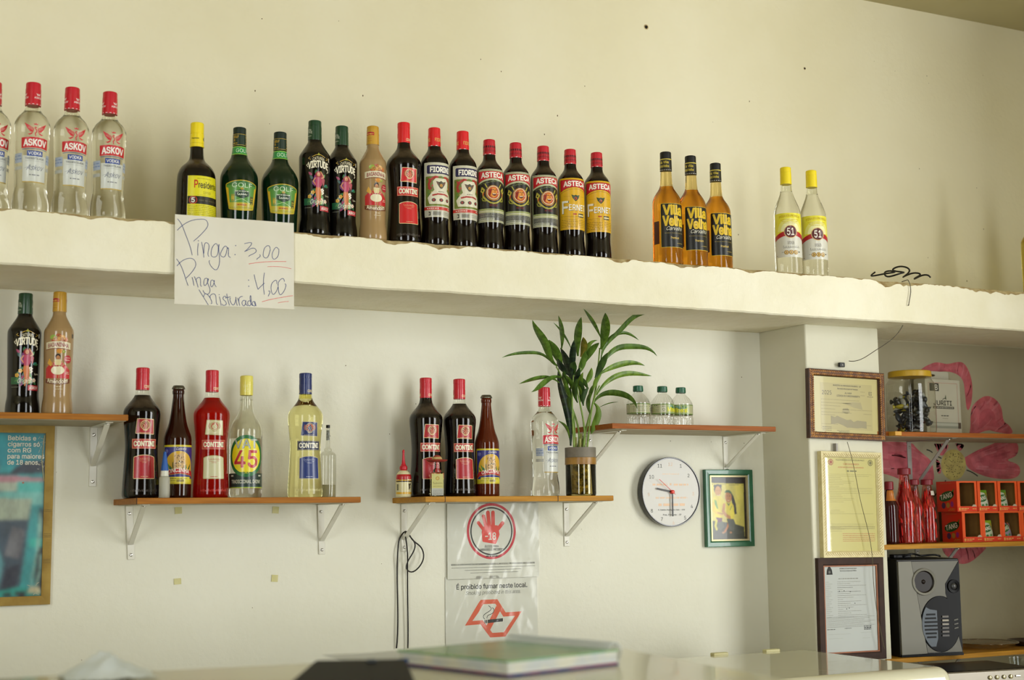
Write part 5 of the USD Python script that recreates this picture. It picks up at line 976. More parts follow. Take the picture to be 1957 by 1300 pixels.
PP([(x0, .300), (.27, .312), (x1, .305), (x1, .285), (x0, .282)], 'b07a84', 3); PP([(x0, .270), (x1, .275), (x1, .298), (x0, .292)], 'a8b4a0', 4); PP([(.29, .262), (x1, .262), (x1, .298), (.29, .297)], '4aa8a0', 5); PP([(x0, .255), (x1, .240), (x1, .272), (x0, .268)], '6fb0a8', 3)
PP([(.335, .03), (x1, .03), (x1, .225), (.342, .24)], '1c2624', 2); PP([(.322, .14), (x1, .14), (x1, .158), (.322, .158)], '2aa89a', 3)
PP([(.30, .02), (.325, .255), (.14, .262), (.13, .02)], '3b4a58', 3)       # the tall glass
PP([(.318, .205), (.325, .255), (.14, .262), (.138, .205)], '9aa590', 4); PP([(.2, .2), (.318, .206), (.138, .206), (.138, .198)], '5a6468', 5)
PP([(.14, .02), (.14, .19), (.24, .17), (.265, .10), (.25, .02)], '4f8088', 4); PP([(.15, .06), (.15, .15), (.23, .16), (.25, .12), (.235, .07)], '6e9a98', 5); PP([(.14, .02), (.14, .08), (.22, .06), (.28, .02)], '2a7a7c', 6); PP([(.265, .12), (.30, .11), (.31, .18), (.28, .19)], '6a6a70', 5); PP([(.255, .03), (.29, .03), (.305, .10), (.27, .09)], '282c3c', 5)
for a, b in (((.325, .03), (.345, .22)), ((.338, .04), (.350, .12)), ((.342, .13), (.346, .21))): soft.append((LineString([a, ((a[0]+b[0])/2+.004, (a[1]+b[1])/2), b]).buffer(.002), '7fa89c'))
PP([(x0, z0), (x1, z0), (x1, .034), (.30, .045), (.24, .032), (x0, .035)], '1f8a80', 6); PP([(.29, .024), (.315, .022), (.318, .034), (.292, .034)], '1a1c1c', 7); PP([(.262, .023), (.283, .023), (.282, .030), (.268, .031)], '1a1c1c', 7); PP([(.320, .030), (.352, .026), (.346, .042), (.326, .044)], 'b4aa88', 7)
soft_picture(soft, x0, x1, z0, z1, 150, 180, 1.6, 'picture', M_print, po, -.0058, .45, 6)
q.rect(.02, .296, .247, .362, 'c9c6b4', 7, .012)
for k, ln in enumerate(('Bebidas e', 'cigarros só', 'com RG', 'para maiores', 'de 18 anos.')): q.text(ln, .2645, .3985-.0148*k-.0005, .0108, 'c9c6b2', 7, w=(.066, .075, .055, .086, .075)[k], align='l')
for k in range(26):
    a = rng.uniform(0, 6.28); L = rng.uniform(.003, .010); c0 = [(.350, .395), (.345, .340), (.348, .375), (.335, .035)][k % 4]; px, pz = c0[0]+rng.uniform(-.012, .008), c0[1]+rng.uniform(-.018, .018)
    q.line([(px, pz), (px+L*math.cos(a), pz+L*math.sin(a))], .0007, 'b8b49c', 8)
q.poly([(.302, .292), (.306, .294), (.303, .297), (.300, .295)], '9a5a3c', 8); q.line([(.350, .41), (.345, .35), (.351, .30)], .0022, '8a8454', 8)
q.build('poster_print', M_print, po, plane(-.006), .00012, maxedge=.5, smooth=False)
q = Print(); [q.fine(.3535, .3715, .10+.004*k+.05*(k//3), .001, '6a5a34', 0, k) for k in range(8)]; q.build('faint_print_on_frame', M_paper, po, plane(-.0114), smooth=False, kind='stuff')

# wall clock
ck = thing('wall_clock', 'round white wall clock with thin dark rim and black hands', 'clock', (2.363, -.004, 1.364), 0, None)
Rc = .1045
def yl(prof, n=72):
    m = lathe(prof, n); m.apply_transform(trimesh.transformations.rotation_matrix(math.pi/2, [1, 0, 0])); return m
M_rim = pbr('clock_rim', '16150f', .22, coat=.4)
part('case', yl([(0, 0), (0, Rc-.006), (.004, Rc-.002), (.024, Rc), (.030, Rc), (.0315, Rc-.0012), (.0315, Rc-.0032), (.028, Rc-.0036), (.028, Rc-.0045), (.0279, 0)]), M_rim, ck, 30)
part('dial', yl([(.0278, 0), (.0278, Rc-.0046), (.0284, Rc-.0046), (.0285, 0)]), pbr('clock_dial', 'd2d0ca', .45), ck, 20)
q = Print()
for n_, (x, z) in {'11': (-.038, .078), '1': (.037, .078), '10': (-.068, .045), '2': (.064, .049), '8': (-.070, -.056), '4': (.073, -.044), '7': (-.035, -.081), '5': (.048, -.078)}.items(): q.text(n_, x, z-.005, .0105, '4a4c46', 1, bold=False)
fa = 'e6c4a4'
for n_, x, z in (('12', 0, .083), ('9', -.079, -.008), ('3', .079, -.006), ('6', .006, -.092)): q.text(n_, x, z-.005, .010, 'e0c2a8', 1, bold=False)
[q.fine(a, b, z, h_, c_, 1, k) for k, (a, b, z, h_, c_) in enumerate(((-.065, -.012, .019, .0055, fa), (-.004, .002, .020, .006, fa), (.010, .062, .019, .0055, fa), (-.055, .058, -.020, .0050, 'e4c8ae'), (-.046, -.006, -.042, .0075, fa), (.0, .048, -.042, .0075, fa), (-.030, .030, .052, .003, 'e6d0ba')))]
q.text('R. Adelino Rodrigues Gato - 100', 0, -.0555, .0042, '6a6c66', 1, w=.095); q.text('Pres. Prudente - SP', .002, -.0705, .0046, '6a6c66', 1, w=.066)
q.build('dial_print', M_matte, ck, plane(-.0286), smooth=False, kind='stuff')
def hand(ang, l0, l1, w, y, mat, name):
    m = bx(-w/2, w/2, -y-.0012, -y, -l0, l1); m.apply_transform(trimesh.transformations.rotation_matrix(ang, [0, 1, 0])); part(name, m, mat, ck, False)
M_bk = pbr('hand_black', '0e0d0b', .4); M_rd = pbr('hand_red', 'd8301c', .4)
hand(math.radians(-79), .004, .054, .0046, .033, M_bk, 'hour_hand'); hand(math.radians(180.5), .004, .073, .0042, .035, M_bk, 'minute_hand'); hand(math.radians(-51), .012, .060, .0012, .037, M_rd, 'second_hand')
part('hub', yl([(.0290, 0), (.0290, .0058), (.0400, .0056), (.0412, .0040), (.0415, 0)], 24), M_rd, ck, 30, 'red hub')
part('glass', yl([(.0300, 0), (.0300, Rc-.0032), (.0303, Rc-.0032), (.0304, 0)]), pane('clock_glass', (.99, .99, .98)), ck, 20) if False else None

# green framed photograph
pf = thing('framed_photo', 'small green framed photograph of two people in yellow shirts', 'picture', (2.498, -.005, 1.196), 0, None)
FW, FH = .177, .236
frame_parts(pf, FW, FH, .018, .014, noisy('frame_green', '1f5c40', '2a6a4a', 30, .3, coat=.4), .004)
for k in range(4): pass
fi_ = thing  # noqa
def inner_frame(parent, w, h, off, fr, y, mat, name):
    for (a, b, c, d) in ((off, w-off, off, off+fr), (off, w-off, h-off-fr, h-off), (off, off+fr, off+fr, h-off-fr), (w-off-fr, w-off, off+fr, h-off-fr)): part(name, bx(a, b, y-.0015, y+.006, c, d), mat, parent, False)
inner_frame(pf, FW, FH, .0175, .0055, -.011, pbr('gold_slip', 'b8ac84', .35, .3), 'gilt_slip')
part('backing', bx(.004, FW-.004, -.004, 0, .004, FH-.004), M_darkwood, pf, False)
sp_ = []
class Soft:
    def poly(self, g, c, l=0): sp_.append((g if hasattr(g, 'geom_type') else Polygon(g).buffer(0), c))
    def rect(self, x0, y0, x1, y1, c, l=0): self.poly(sbox(x0, y0, x1, y1), c)
    def disc(self, x, y, rx, c, l=0, ry=None): self.poly(affinity.scale(Point(x, y).buffer(1, 12), rx, ry or rx), c)
    def line(self, pts, w, c, l=0): self.poly(LineString(pts).buffer(w/2), c)
q = Soft(); a0, a1, b0, b1 = .0225, FW-.0225, .0225, FH-.0225
q.rect(a0, b0, a1, b1, '1c120e', 0); q.poly([(a0+.003, .030), (a1-.008, .030), (a1-.007, b1-.021), (a0+.003, b1-.018)], 'c8bc5a', 1); q.line([(a0+.004, b1-.0225), (a1-.008, b1-.025)], .0008, '4a4420', 2)
# seated group: child on the left, adult on the right (print)
q.poly([(a0+.002, b0), (a1-.008, b0), (a1-.01, .060), (.10, .072), (a0+.004, .080)], '3a3c30', 2)
q.disc(.050, .176, .0145, '1c1410', 3, .016); [q.disc(x, .186, .0045, '1c1410', 3) for x in (.039, .046, .054, .061)]; q.disc(.051, .170, .0115, 'b8803c', 4, .0155); q.line([(.046, .158), (.052, .156), (.057, .159)], .0018, 'e0d0b0', 5); q.disc(.047, .172, .0012, '2a1810', 5); q.disc(.055, .172, .0012, '2a1810', 5)
q.poly([(.036, .152), (.046, .157), (.058, .155), (.070, .146), (.076, .128), (.070, .100), (.066, .086), (.040, .088), (.034, .110), (.029, .132)], 'd0c02c', 4); q.poly([(.037, .146), (.044, .140), (.050, .115), (.044, .118), (.036, .132)], '5c8c34', 5); q.line([(.033, .132), (.032, .112), (.044, .104), (.062, .098)], .009, 'd0b03a', 5); q.line([(.048, .104), (.066, .100)], .004, 'b07a34', 6)
q.poly([(.040, .090), (.064, .088), (.062, .076), (.048, .074)], '5c1c48', 5); q.line([(.042, .080), (.038, .064), (.042, .054)], .008, 'c8c03c', 5); q.poly([(.048, .074), (.066, .078), (.070, .060), (.058, .050), (.046, .056)], '4c5244', 5)
q.poly([(.075, .168), (.082, .172), (.098, .170), (.108, .155), (.116, .130), (.118, .100), (.108, .098), (.104, .125), (.100, .146)], '1a120e', 4); q.disc(.0885, .152, .0125, 'b0702c', 5, .017); q.poly([(.074, .165), (.080, .173), (.092, .174), (.100, .168), (.104, .160), (.088, .166)], '3a5a2c', 6); q.line([(.0855, .1415), (.089, .1405), (.0925, .142)], .0016, 'd8c0a0', 6); q.disc(.084, .155, .0013, '2a1810', 6); q.disc(.093, .155, .0013, '2a1810', 6)
q.poly([(.072, .132), (.082, .138), (.090, .132), (.098, .136), (.108, .126), (.110, .098), (.106, .084), (.080, .086), (.070, .104)], 'd4c22c', 5); q.poly([(.080, .137), (.089, .124), (.097, .136), (.090, .130)], '3c5a34', 6); q.line([(.100, .124), (.094, .112)], .002, '4c7a34', 6); q.line([(.072, .128), (.068, .108), (.078, .096), (.090, .090)], .010, 'b87a34', 6); q.line([(.092, .086), (.082, .060), (.072, .046)], .007, 'b8702c', 7)
q.poly([(.080, .086), (.106, .084), (.112, .070), (.106, .048), (.090, .052)], '484a40', 5); q.disc(.066, .043, .005, 'a87a4c', 6, .003); q.disc(.094, .043, .005, '9a6c44', 6, .003)
soft_picture(sp_, a0, a1, b0, b1, 130, 190, 1.15, 'photograph', M_print, pf, -.006, .4, 2)
part('hanging_loop', tube([(FW/2-.008, -.004, FH-.001), (FW/2, -.006, FH+.003), (FW/2+.008, -.004, FH-.001)], .0012, 6), M_steel, pf, 30)

# the two notices in plastic sleeves
M_sleeve = pane('plastic_sleeve', (.985, .985, .98), .16, .6, .012)
M_notice = noisy('notice_paper', 'd2d2c6', 'd8d8cc', 6, .8)
def wrinkle(seed):
    return lambda x, z: -.003-.0022*(meshkit.fbm(np.stack([x*22+z*14, z*9-x*6, np.full_like(x, seed)], -1), 3, seed))-.0025*np.clip(meshkit.noise(np.stack([x*60-z*25, z*18+x*22, np.full_like(x, seed)], -1), seed)-.55, 0, 1)
al = thing('alcohol_notice', 'under eighteen alcohol warning notice with a red hand in a plastic sleeve', 'sign', (1.633, -.0085, 1.123))
part('paper', bx(.002, .289, -.0008, 0, .002, .2105), M_notice, al, False)
q = Print(); cx, cz = .139, .133
ring = lambda r0, r1: affinity.scale(Point(cx, cz).buffer(r1, 32).difference(Point(cx, cz).buffer(r0, 32)), .98, 1.0)
q.poly(ring(.0715, .0785), 'c02a36', 1); q.poly(ring(.0635, .0675), '2b2b28', 1)
hand_ = unary_union([Polygon([(-.024, -.028), (.012, -.034), (.022, -.012), (.018, .010), (-.018, .012), (-.026, -.004)]).buffer(.004)]+[LineString(l).buffer(w, 8) for l, w in (([(-.014, .004), (-.024, .040)], .0052), ([(-.005, .006), (-.010, .050)], .0056), ([(.006, .006), (.006, .050)], .0056), ([(.014, -.004), (.036, .020)], .0054), ([(-.020, -.002), (-.040, .022)], .0048))])
q.poly(affinity.translate(hand_, cx-.001, cz+.002), 'd6402f', 2); q.text('18', cx+.002, cz-.024, .020, 'd2d2c6', 3, w=.024); q.text('-', cx-.016, cz-.022, .018, 'd2d2c6', 3)
q.text('ÁLCOOL PARA', cx, cz-.0455, .0062, '35352f', 2, w=.044); q.text('MENORES É PROIBIDO', cx+.001, cz-.0545, .0062, '35352f', 2, w=.072); q.fine(cx-.018, cx+.022, cz-.0715, .003, '35352f', 2)
q.text('BEBIDA ALCOÓLICA PODE CAUSAR DEPENDÊNCIA QUÍMICA E, EM EXCESSO, PROVOCA GRAVES MALES À SAÚDE', .1445, .0395, .0042, '4a4a42', 2, w=.262)
for k, (a, b) in enumerate(((.014, .276), (.055, .232), (.072, .222))): q.fine(a, b, .032-.0075*k, .0015, '7a7a70', 2, k)
q.build('print', M_matte, al, plane(-.0010), smooth=False, step=.0001, kind='stuff')
part('plastic_sleeve', sheet(wrinkle(3), .291, .2125, .0003, 60, 44), M_sleeve, al, True)
nsm = thing('smoking_notice', 'no smoking notice with an orange state outline in a wrinkled plastic sleeve', 'sign', (1.628, -.0048, .912))
part('paper', bx(.002, .289, -.0008, 0, .002, .2185), M_notice, nsm, False)
q = Print(); ox, oz = .1465, .092
q.text('É proibido fumar neste local.', ox, .1845, .0128, '32322e', 1, w=.222); q.text('Smoking prohibited in this area.', ox+.003, .1685, .0105, '6a6a62', 1, w=.172, bold=False, slant=.2)
def SP(px, py): return ((px-450)/770*.290, .2185-(py-735)/(735)*.2665)
out = Polygon([SP(*a) for a in ((612, 1104), (722, 940), (742, 915), (880, 915), (948, 1018), (1083, 1016), (945, 1203), (818, 1204), (738, 1100))])
q.poly(out, 'd45a34', 1); q.poly(Polygon([SP(*a) for a in ((672, 1072), (722, 1010), (762, 948), (862, 948), (928, 1050), (1026, 1048), (930, 1170), (836, 1170), (756, 1070))]), 'd2d2c6', 2)
q.poly([SP(*a) for a in ((870, 965), (905, 1000), (815, 1150), (785, 1120))], 'd45a34', 3)
q.poly([SP(*a) for a in ((798, 1068), (924, 1062), (924, 1086), (798, 1094))], '23231f', 4); q.poly([SP(*a) for a in ((772, 1070), (780, 1070), (780, 1094), (772, 1095))], '23231f', 4); q.poly([SP(*a) for a in ((785, 1070), (793, 1069), (793, 1093), (785, 1094))], '23231f', 4)
stroke(q, [SP(*a) for a in ((772, 1062), (762, 1040), (800, 1010), (826, 990), (806, 962))], .0016, '23231f', 4); stroke(q, [SP(*a) for a in ((792, 1056), (800, 1036), (838, 1020), (850, 1000), (836, 978))], .0016, '23231f', 4)
q.build('print', M_matte, nsm, plane(-.0010), smooth=False, step=.0001, kind='stuff')
part('plastic_sleeve', sheet(wrinkle(7), .291, .2195, .0003, 60, 44), M_sleeve, nsm, True)

# dark cable looped over the bracket; tape remnants; holes in the wall
cb = np.array(D['cable']); yy = np.interp(np.arange(len(cb)), [0, 4, 5, 8, 16, 18, 21], [-.008, -.012, -.022, -.026, -.024, -.016, -.008])
part('hanging_cable', tube(spline(np.c_[cb[:, 0], yy, cb[:, 1]], 150), .0019, 8), pbr('cable_dark', '1c1812', .5), None, True, 'thin dark cable looped over a white bracket and hanging down the wall', None, 'cable')
M_tape = noisy('old_tape', 'c4bd7e', 'cfc890', 30, .5)
for (x, z, w, h_, l) in ((.885, 1.322, .018, .017, 'yellowed square of tape on the wall below the left end of the lower left shelf'), (1.142, 1.321, .017, .018, 'yellowed square of tape on the wall below the right half of the lower left shelf'),
                       (.886, 1.143, .018, .015, 'small yellowed tape square lower on the bare wall, left one'), (1.141, 1.143, .017, .018, 'small yellowed tape square lower on the bare wall, right one')):
    m = bx(-w/2, w/2, -.0050, -.0032, -h_/2, h_/2); m.apply_transform(trimesh.transformations.rotation_matrix(.05*(x-1)*10, [0, 1, 0])); m.apply_translation([x, 0, z]); part('tape_square', m, M_tape, None, False, l, None, 'tape')
M_hole = pbr('hole_dark', '1a140a', .9)
for (x, z, r, l) in ((2.335, 2.820, .0052, 'dark drilled plug hole high on the upper wall'), (2.956, 2.769, .003, 'tiny dark nail hole high on the upper wall near the ceiling')):
    t = thing('wall_hole', l, 'hole', (x, 0, z)); part('plug', yl([(0, 0), (0, r), (.002, r*.85), (.0012, r*.6), (.0011, 0)], 16), M_hole, t, 30); part('chipped_rim', yl([(.0001, r*1.0), (.0008, r*1.25), (.0002, r*1.6), (.00005, r*1.65)], 18), M_chip, t, 30)
M_speck = pbr('speck_brown', '5a4a2c', .9); rng = np.random.default_rng(31); sp = []
for k in range(46):
    x, z = rng.uniform(.3, 3.8), rng.uniform(2.02, 2.9) if k % 3 else rng.uniform(2.02, 2.2); s_ = trimesh.creation.icosphere(1, rng.uniform(.0007, .0017)); s_.apply_scale([1, .5, rng.uniform(.8, 2.2)]); s_.apply_translation([x, 0, z]); sp.append(s_)
for k in range(22):
    s_ = trimesh.creation.icosphere(1, rng.uniform(.0006, .0014)); s_.apply_translation([rng.uniform(.5, 2.7), -.003, rng.uniform(.95, 1.8)]); sp.append(s_)
part('specks', cat_(sp), M_speck, wb, True, 'scattered tiny brown specks on the cream wall', 'stuff')

# wire tangle lying on the ledge and the thin wire down to the framed certificate
tg = np.array(D['tangle']); P = spline(np.c_[tg[:, 0], -.345+.03*np.sin(np.arange(len(tg))*1.7), tg[:, 1]-.008], 160); P[:, 2] = np.maximum(P[:, 2], LT+.003)
part('wire_tangle', tube(P, .0026, 8), pbr('wire_black', '17140f', .5), None, True, 'kinked black wire lying on the ledge to the right of the cachaca bottles', None, 'wire')
w1 = np.array(D['wire']); P = spline(np.r_[[(w1[0, 0]-.008, -.36, LT+.002)], np.c_[w1[:, 0], np.linspace(-.3800, -.262, len(w1))-.002*0, w1[:, 1]]], 70)
P[:18, 1] = np.minimum(P[:18, 1], -.381); P[0, 1] = -.36; kk = (P[18:, 1]-CAM_Y)/(-.38-CAM_Y); P[18:, 0] *= kk; P[18:, 2] = EYE+(P[18:, 2]-EYE)*kk
part('thin_wire', tube(P, .0012, 6), pbr('wire_grey', '4c4636', .5), None, True, 'thin dark wire hanging from the ledge down to the woven-frame certificate', None, 'wire')

# ------------------------------------------------------------------ counter and the things on it
M_counter = noisy('counter_white', 'd2cfb2', 'd8d5ba', 1.5, .22, coat=.2)
ct = thing('bar_counter', 'blurred cream white bar counter in the foreground', 'counter', (1.127, -1.776, 0), math.degrees(math.atan2(-.087, .877)))
top = rbox(2.6, .75, .03, .006); top.apply_translation([-1.3, -.375, 1.07]); part('counter_top', top, M_counter, ct, 30)
ed = rbox(2.604, .754, .010, .003); ed.apply_translation([-1.3, -.375, 1.0595]); part('edge_trim', ed, noisy('counter_trim', '5a2a1c', '6a3424', 12, .5), ct, 30, 'dark red-brown trim under the counter top')
part('counter_base', bx(-2.55, -.06, -.70, -.06, 0, 1.06), M_wall, ct, False)
# spiral notebook
th_ = .27245; nb = thing('spiral_notebook', 'thick spiral notebook with a green cover lying on the counter', 'notebook', (.867, -1.913, 1.1005), math.degrees(th_))
A_, B_ = .1003, .112
def slab(z0, z1, c, name, ins=0.0, rough=.5, noisyc=None):
    m = rbox(2*(A_-ins), 2*(B_-ins), z1-z0, min(.0012, (z1-z0)*.45)); m.apply_translation([0, 0, z0]); part(name, m, noisy('nb_'+name, c, noisyc or c, 30, rough), nb, 30)
slab(0, .0015, '2a3c7a', 'back_cover'); slab(.0015, .0035, 'c46a6a', 'divider', .0015, noisyc='3a4a86'); slab(.0035, .011, 'aebfd0', 'page_block', .002, .8, 'c2cfd8'); slab(.011, .018, 'c6ccd0', 'page_block', .0015, .8, 'dcdacb'); slab(.018, .0205, '5f9f72', 'front_cover', 0, .16, '86ac72'); 
co = []
for k in range(44):
    v = -B_+.010+k*(2*B_-.02)/43; a = np.linspace(0, 2*np.pi, 15)
    co.append(tube(np.c_[A_+.002+.013*np.cos(a), np.full(15, v)+.002*a/6.28, .014+.0150*np.sin(a)], .0011, 6))
part('wire_spiral', cat_(co), pbr('spiral_white', 'c8ccc8', .4), nb, True, kind='stuff')
bt = rbox(.03, .012, .006, .002); bt.apply_transform(trimesh.transformations.rotation_matrix(.2, [0, 0, 1])); bt.apply_translation([-A_-.012, B_-.02, .004]); part('blue_tab', bt, M_bluecap, nb, 30, 'blue tab sticking out of the notebook')
pp = sheet(lambda x, z: .0006*np.sin(x*30), .12, .16, .0003, 12, 12); pp.apply_transform(trimesh.transformations.rotation_matrix(-math.pi/2, [1, 0, 0])); pp.apply_translation([.70, -1.80, 1.1008])
part('loose_paper', pp, noisy('loose_paper', 'ccd0d4', 'd4d8da', 8, .8), None, 40, 'loose white sheet of paper under the notebook on the counter', None, 'paper')
# crumpled tissue
gx, gy = np.meshgrid(np.linspace(-1, 1, 30), np.linspace(-1, 1, 24)); hh = .03*np.clip(1-np.hypot(gx*.9, gy), 0, 1)*(.5+meshkit.fbm(np.stack([gx*3, gy*3, gx*0], -1), 4, 5))+.004*meshkit.fbm(np.stack([gx*6, gy*6, gx*0+3], -1), 3, 8)
V = np.c_[(gx*.055).ravel(), (gy*.05).ravel(), hh.ravel()]; F = [(i*30+j, i*30+j+1, (i+1)*30+j+1) for i in range(23) for j in range(29)]+[(i*30+j, (i+1)*30+j+1, (i+1)*30+j) for i in range(23) for j in range(29)]
m = trimesh.Trimesh(V, np.array(F), process=False); m.apply_translation([.37, -1.76, 1.1005]); part('crumpled_tissue', m, noisy('tissue', 'ccd4d4', 'd6dcda', 20, .9), None, True, 'crumpled white paper tissue on the counter at the bottom left', None, 'tissue')
# black device at the bottom edge
dv = thing('counter_device', 'black plastic device with rounded top leaning on the counter, cut off by the bottom edge', 'device', (.596, -2.06, 1.1005), -25)
def slopebox(w, d, h0, h1, r=.006):
    import manifold3d as m3
    s = m3.Manifold.sphere(r, 16); pts = [(x*(w/2-r-(.018 if (y > 0) else 0)), y*(d/2-r), z) for x in (-1, 1) for y, z in ((-1, r), (1, r), (-1, h0-r), (1, h1-r))]
    a = m3.Manifold.batch_hull([s.translate(p) for p in pts]).to_mesh(); return trimesh.Trimesh(a.vert_properties[:, :3], a.tri_verts, process=False)
M_dev = pbr('device_black', '0b0c0f', .55, spec=.2)
part('housing', slopebox(.150, .16, .014, .027, .006), M_dev, dv, 30)
b2 = rbox(.012, .012, .004, .0015); b2.apply_translation([.015, .058, .0250]); part('button', b2, pbr('button_grey', '3c4248', .4), dv, 30)

# chest freezer with a white lid
fz = thing('chest_freezer', 'white chest freezer with a rounded glossy lid below the certificates', 'freezer', (1.25, -.54, 0))
import manifold3d as m3
M_lid = noisy('freezer_white', 'd0cdb4', 'd6d3ba', 1.2, .12, coat=.4)
def hullbox(x0, x1, y0, y1, z0, z1, rt, rb):
    parts_ = []
    for x in (x0, x1):
        for y in (y0, y1):
            sx, sy = (1 if x == x0 else -1), (1 if y == y0 else -1)
            parts_.append(m3.Manifold.sphere(rt, 32).translate((x+sx*rt, y+sy*rt, z1-rt))); parts_.append(m3.Manifold.cylinder(.002, rb, rb, 32).translate((x+sx*rb, y+sy*rb, z0)))
    a = m3.Manifold.batch_hull(parts_).to_mesh(); return trimesh.Trimesh(a.vert_properties[:, :3], a.tri_verts, process=False)
part('lid', hullbox(-1.2, 1.415, -.325, .275, .845, .9035, .035, .03), M_lid, fz, 25)
part('lid_gasket', bx(-1.17, 1.385, -.29, .25, .833, .846), pbr('gasket_dark', '2c2622', .7), fz, False)
part('cabinet', hullbox(-1.18, 1.395, -.305, .255, .02, .834, .02, .02), M_lid, fz, 25)
q = Print(); rr = sbox(.86, -.29, 1.395, .262).buffer(-.03).buffer(.03, 6); q.poly(rr.difference(rr.buffer(-.0014)), '8a8468', 0); q.line([(.62, .20), (1.19, -.30)], .0012, 'aaa488', 0)
q.build('seam_lines', M_matte, fz, lambda u, v, o: np.c_[u, v, np.full(len(u), .9038)+o], smooth=False, kind='stuff')
for x in (1.10, 1.28):
    hb = rbox(.05, .02, .012, .003); hb.apply_translation([x, .262, .898]); part('hinge_cover', hb, noisy('hinge_yellow', 'c8c088', 'cec898', 20, .4), fz, 30)

# ------------------------------------------------------------------ recess on the right: painted flower, shelves' contents, frames on the pillar
M_mural = usdkit.material(stage, LK+'mural_paint', {'a': ('attribute', {'attribute': 'print'}), 'tc': ('texture_coordinate', {}), 'n': ('noise_texture', {'scale': 30, 'detail': 6}), 'r': ('rgb_ramp', {'ramp': [(0, (.62, .60, .60)), (.3, (.62, .60, .60)), (.7, (1, 1, 1)), (1, (1, 1, 1))]}), 'x': ('mix_color', {'blend_type': 'multiply', 'fac': 1.0}), 'p': ('principled_bsdf', {'roughness': .7})},
    [('tc.object', 'n.vector'), ('n.fac', 'r.fac'), ('a.color', 'x.a'), ('r.color', 'x.b'), ('x.result', 'p.base_color')], surface='p.BSDF')
mural = thing('flower_mural', 'large pink flower with a yellow dotted centre painted on the recess wall', 'mural')
MB = sbox(3.021, .9, 3.975, 1.866); MP = plane(-.0042)
for k, pts in enumerate(D['petals']):
    mu = Print(); P = chaikin(np.vstack([pts, pts[:1]]), 3); g = Polygon(P).buffer(0).intersection(MB); mu.poly(g, 'bf5a60', 0); c0 = P.mean(0)
    for f, c in ((.8, 'c4626a'), (.5, 'bb545e')): mu.poly(Polygon(c0+(P-c0)*f).buffer(0).intersection(g), c, 1 if f > .6 else 2)
    rngp = np.random.default_rng(k); ctr = np.array([3.487, 1.448])
    for j in range(26):
        a = c0+(rngp.uniform(-.42, .42, 2))*np.ptp(P, axis=0); d = (a-ctr); d /= max(np.linalg.norm(d), 1e-6); L = rngp.uniform(.02, .07)
        mu.poly(LineString([a, a+d*L*.6+[.004, 0], a+d*L]).buffer(rngp.uniform(.0015, .0035)).intersection(g), ['c97078', 'b8505a', 'c4686e', 'b24a56'][j % 4], 3)
    mu.build('petal', M_mural, mural, MP, .0001, smooth=False)
mu = Print(); mu.poly(Polygon(D['flowereye']), 'b9a95c', 4)
for x, z in D['eyedots']: mu.disc(x, z, .0016, '2a2818', 5)
mu.build('flower_centre', M_mural, mural, MP, .0001, smooth=False)
for v in D['veins']:
    mu = Print(); stroke(mu, v, .0042, '2a2824', 4); mu.build('dark_filament', M_mural, mural, MP, .0001, smooth=False)

# ---- frames on the pillar
PY = -.2305
M_woven = usdkit.material(stage, LK+'woven_frame', {'tc': ('texture_coordinate', {}), 'n': ('noise_texture', {'scale': 60, 'detail': 3}), 'r': ('rgb_ramp', {'ramp': [(0, lin('4a2812')), (.45, lin('7a4a20')), (.7, lin('a8742e'))]}), 'p': ('principled_bsdf', {'roughness': .35})}, [('tc.object', 'n.vector'), ('n.fac', 'r.fac'), ('r.color', 'p.base_color')], surface='p.BSDF')
f1 = thing('framed_certificate', 'brown woven-rope frame with a yellowed licence dated 2025 on the pillar', 'frame', (2.722, PY-.001, 1.520), 0, None, (0, 1.2))
W1, H1 = .2935, .211
frame_parts(f1, W1, H1, .0205, .017, noisy('frame_dark_base', '341a0c', '4a2812', 60, .5), .008)
br = []                                                       # plaited relief of the moulding
for k in range(4):
    L = W1 if k % 2 == 0 else H1; n_ = int(L/.0072); h0 = (H1 if k % 2 == 0 else W1)/2
    for j in range(n_):
        for s_ in (0, 1):
            e = trimesh.creation.icosphere(1, 1.0); e.apply_scale([.0058, .0022, .0030]); e.apply_transform(trimesh.transformations.rotation_matrix((.6 if s_ else -.6), [0, 1, 0]))
            e.apply_translation([-L/2+.006+(j+.5*s_)*(L-.012)/n_, -.0170, .0058+.0088*s_-h0]); e.apply_transform(trimesh.transformations.rotation_matrix(k*math.pi/2, [0, 1, 0])); e.apply_translation([W1/2, 0, H1/2]); br.append(e)
part('plaited_relief', cat_(br), M_woven, f1, True, 'plaited golden brown relief on the frame', 'stuff')
q = Print(); q.rect(.018, .018, W1-.018, H1-.018, 'b4a868', 0)
tx = '3c3820'; lx, lz = .052, .026
q.rect(.050, .030, .250, .172, 'aa9e64', 1)
q.text('MUNICÍPIO DE PRESIDENTE PRUDENTE - SP', .153, .163, .0042, tx, 2, w=.108); q.text('Secretaria Municipal de Finanças', .155, .1535, .0042, tx, 2, w=.080)
q.text('2025', .074, .1355, .0125, tx, 2, w=.036, bold=False); q.text('ALVARÁ', .157, .1405, .0046, tx, 2, w=.027); q.text('LICENÇA DE FUNCIONAMENTO', .157, .1315, .005, tx, 2, w=.090)
q.text('EI', .244, .1405, .010, tx, 2, w=.012, bold=False); q.fine(.232, .256, .1345, .0018, '6a643c', 2); q.fine(.205, .222, .148, .0016, '8a8250', 2); q.fine(.205, .222, .137, .0016, '8a8250', 2)
for k, (a, b, z) in enumerate(((.052, .200, .120), (.052, .168, .110), (.052, .126, .101), (.052, .105, .091), (.135, .160, .092), (.165, .250, .091), (.052, .168, .081), (.215, .246, .080), (.052, .104, .073), (.052, .088, .045), (.098, .115, .045), (.225, .246, .045))): q.fine(a, b, z, .0015, '8a8250', 2, k)
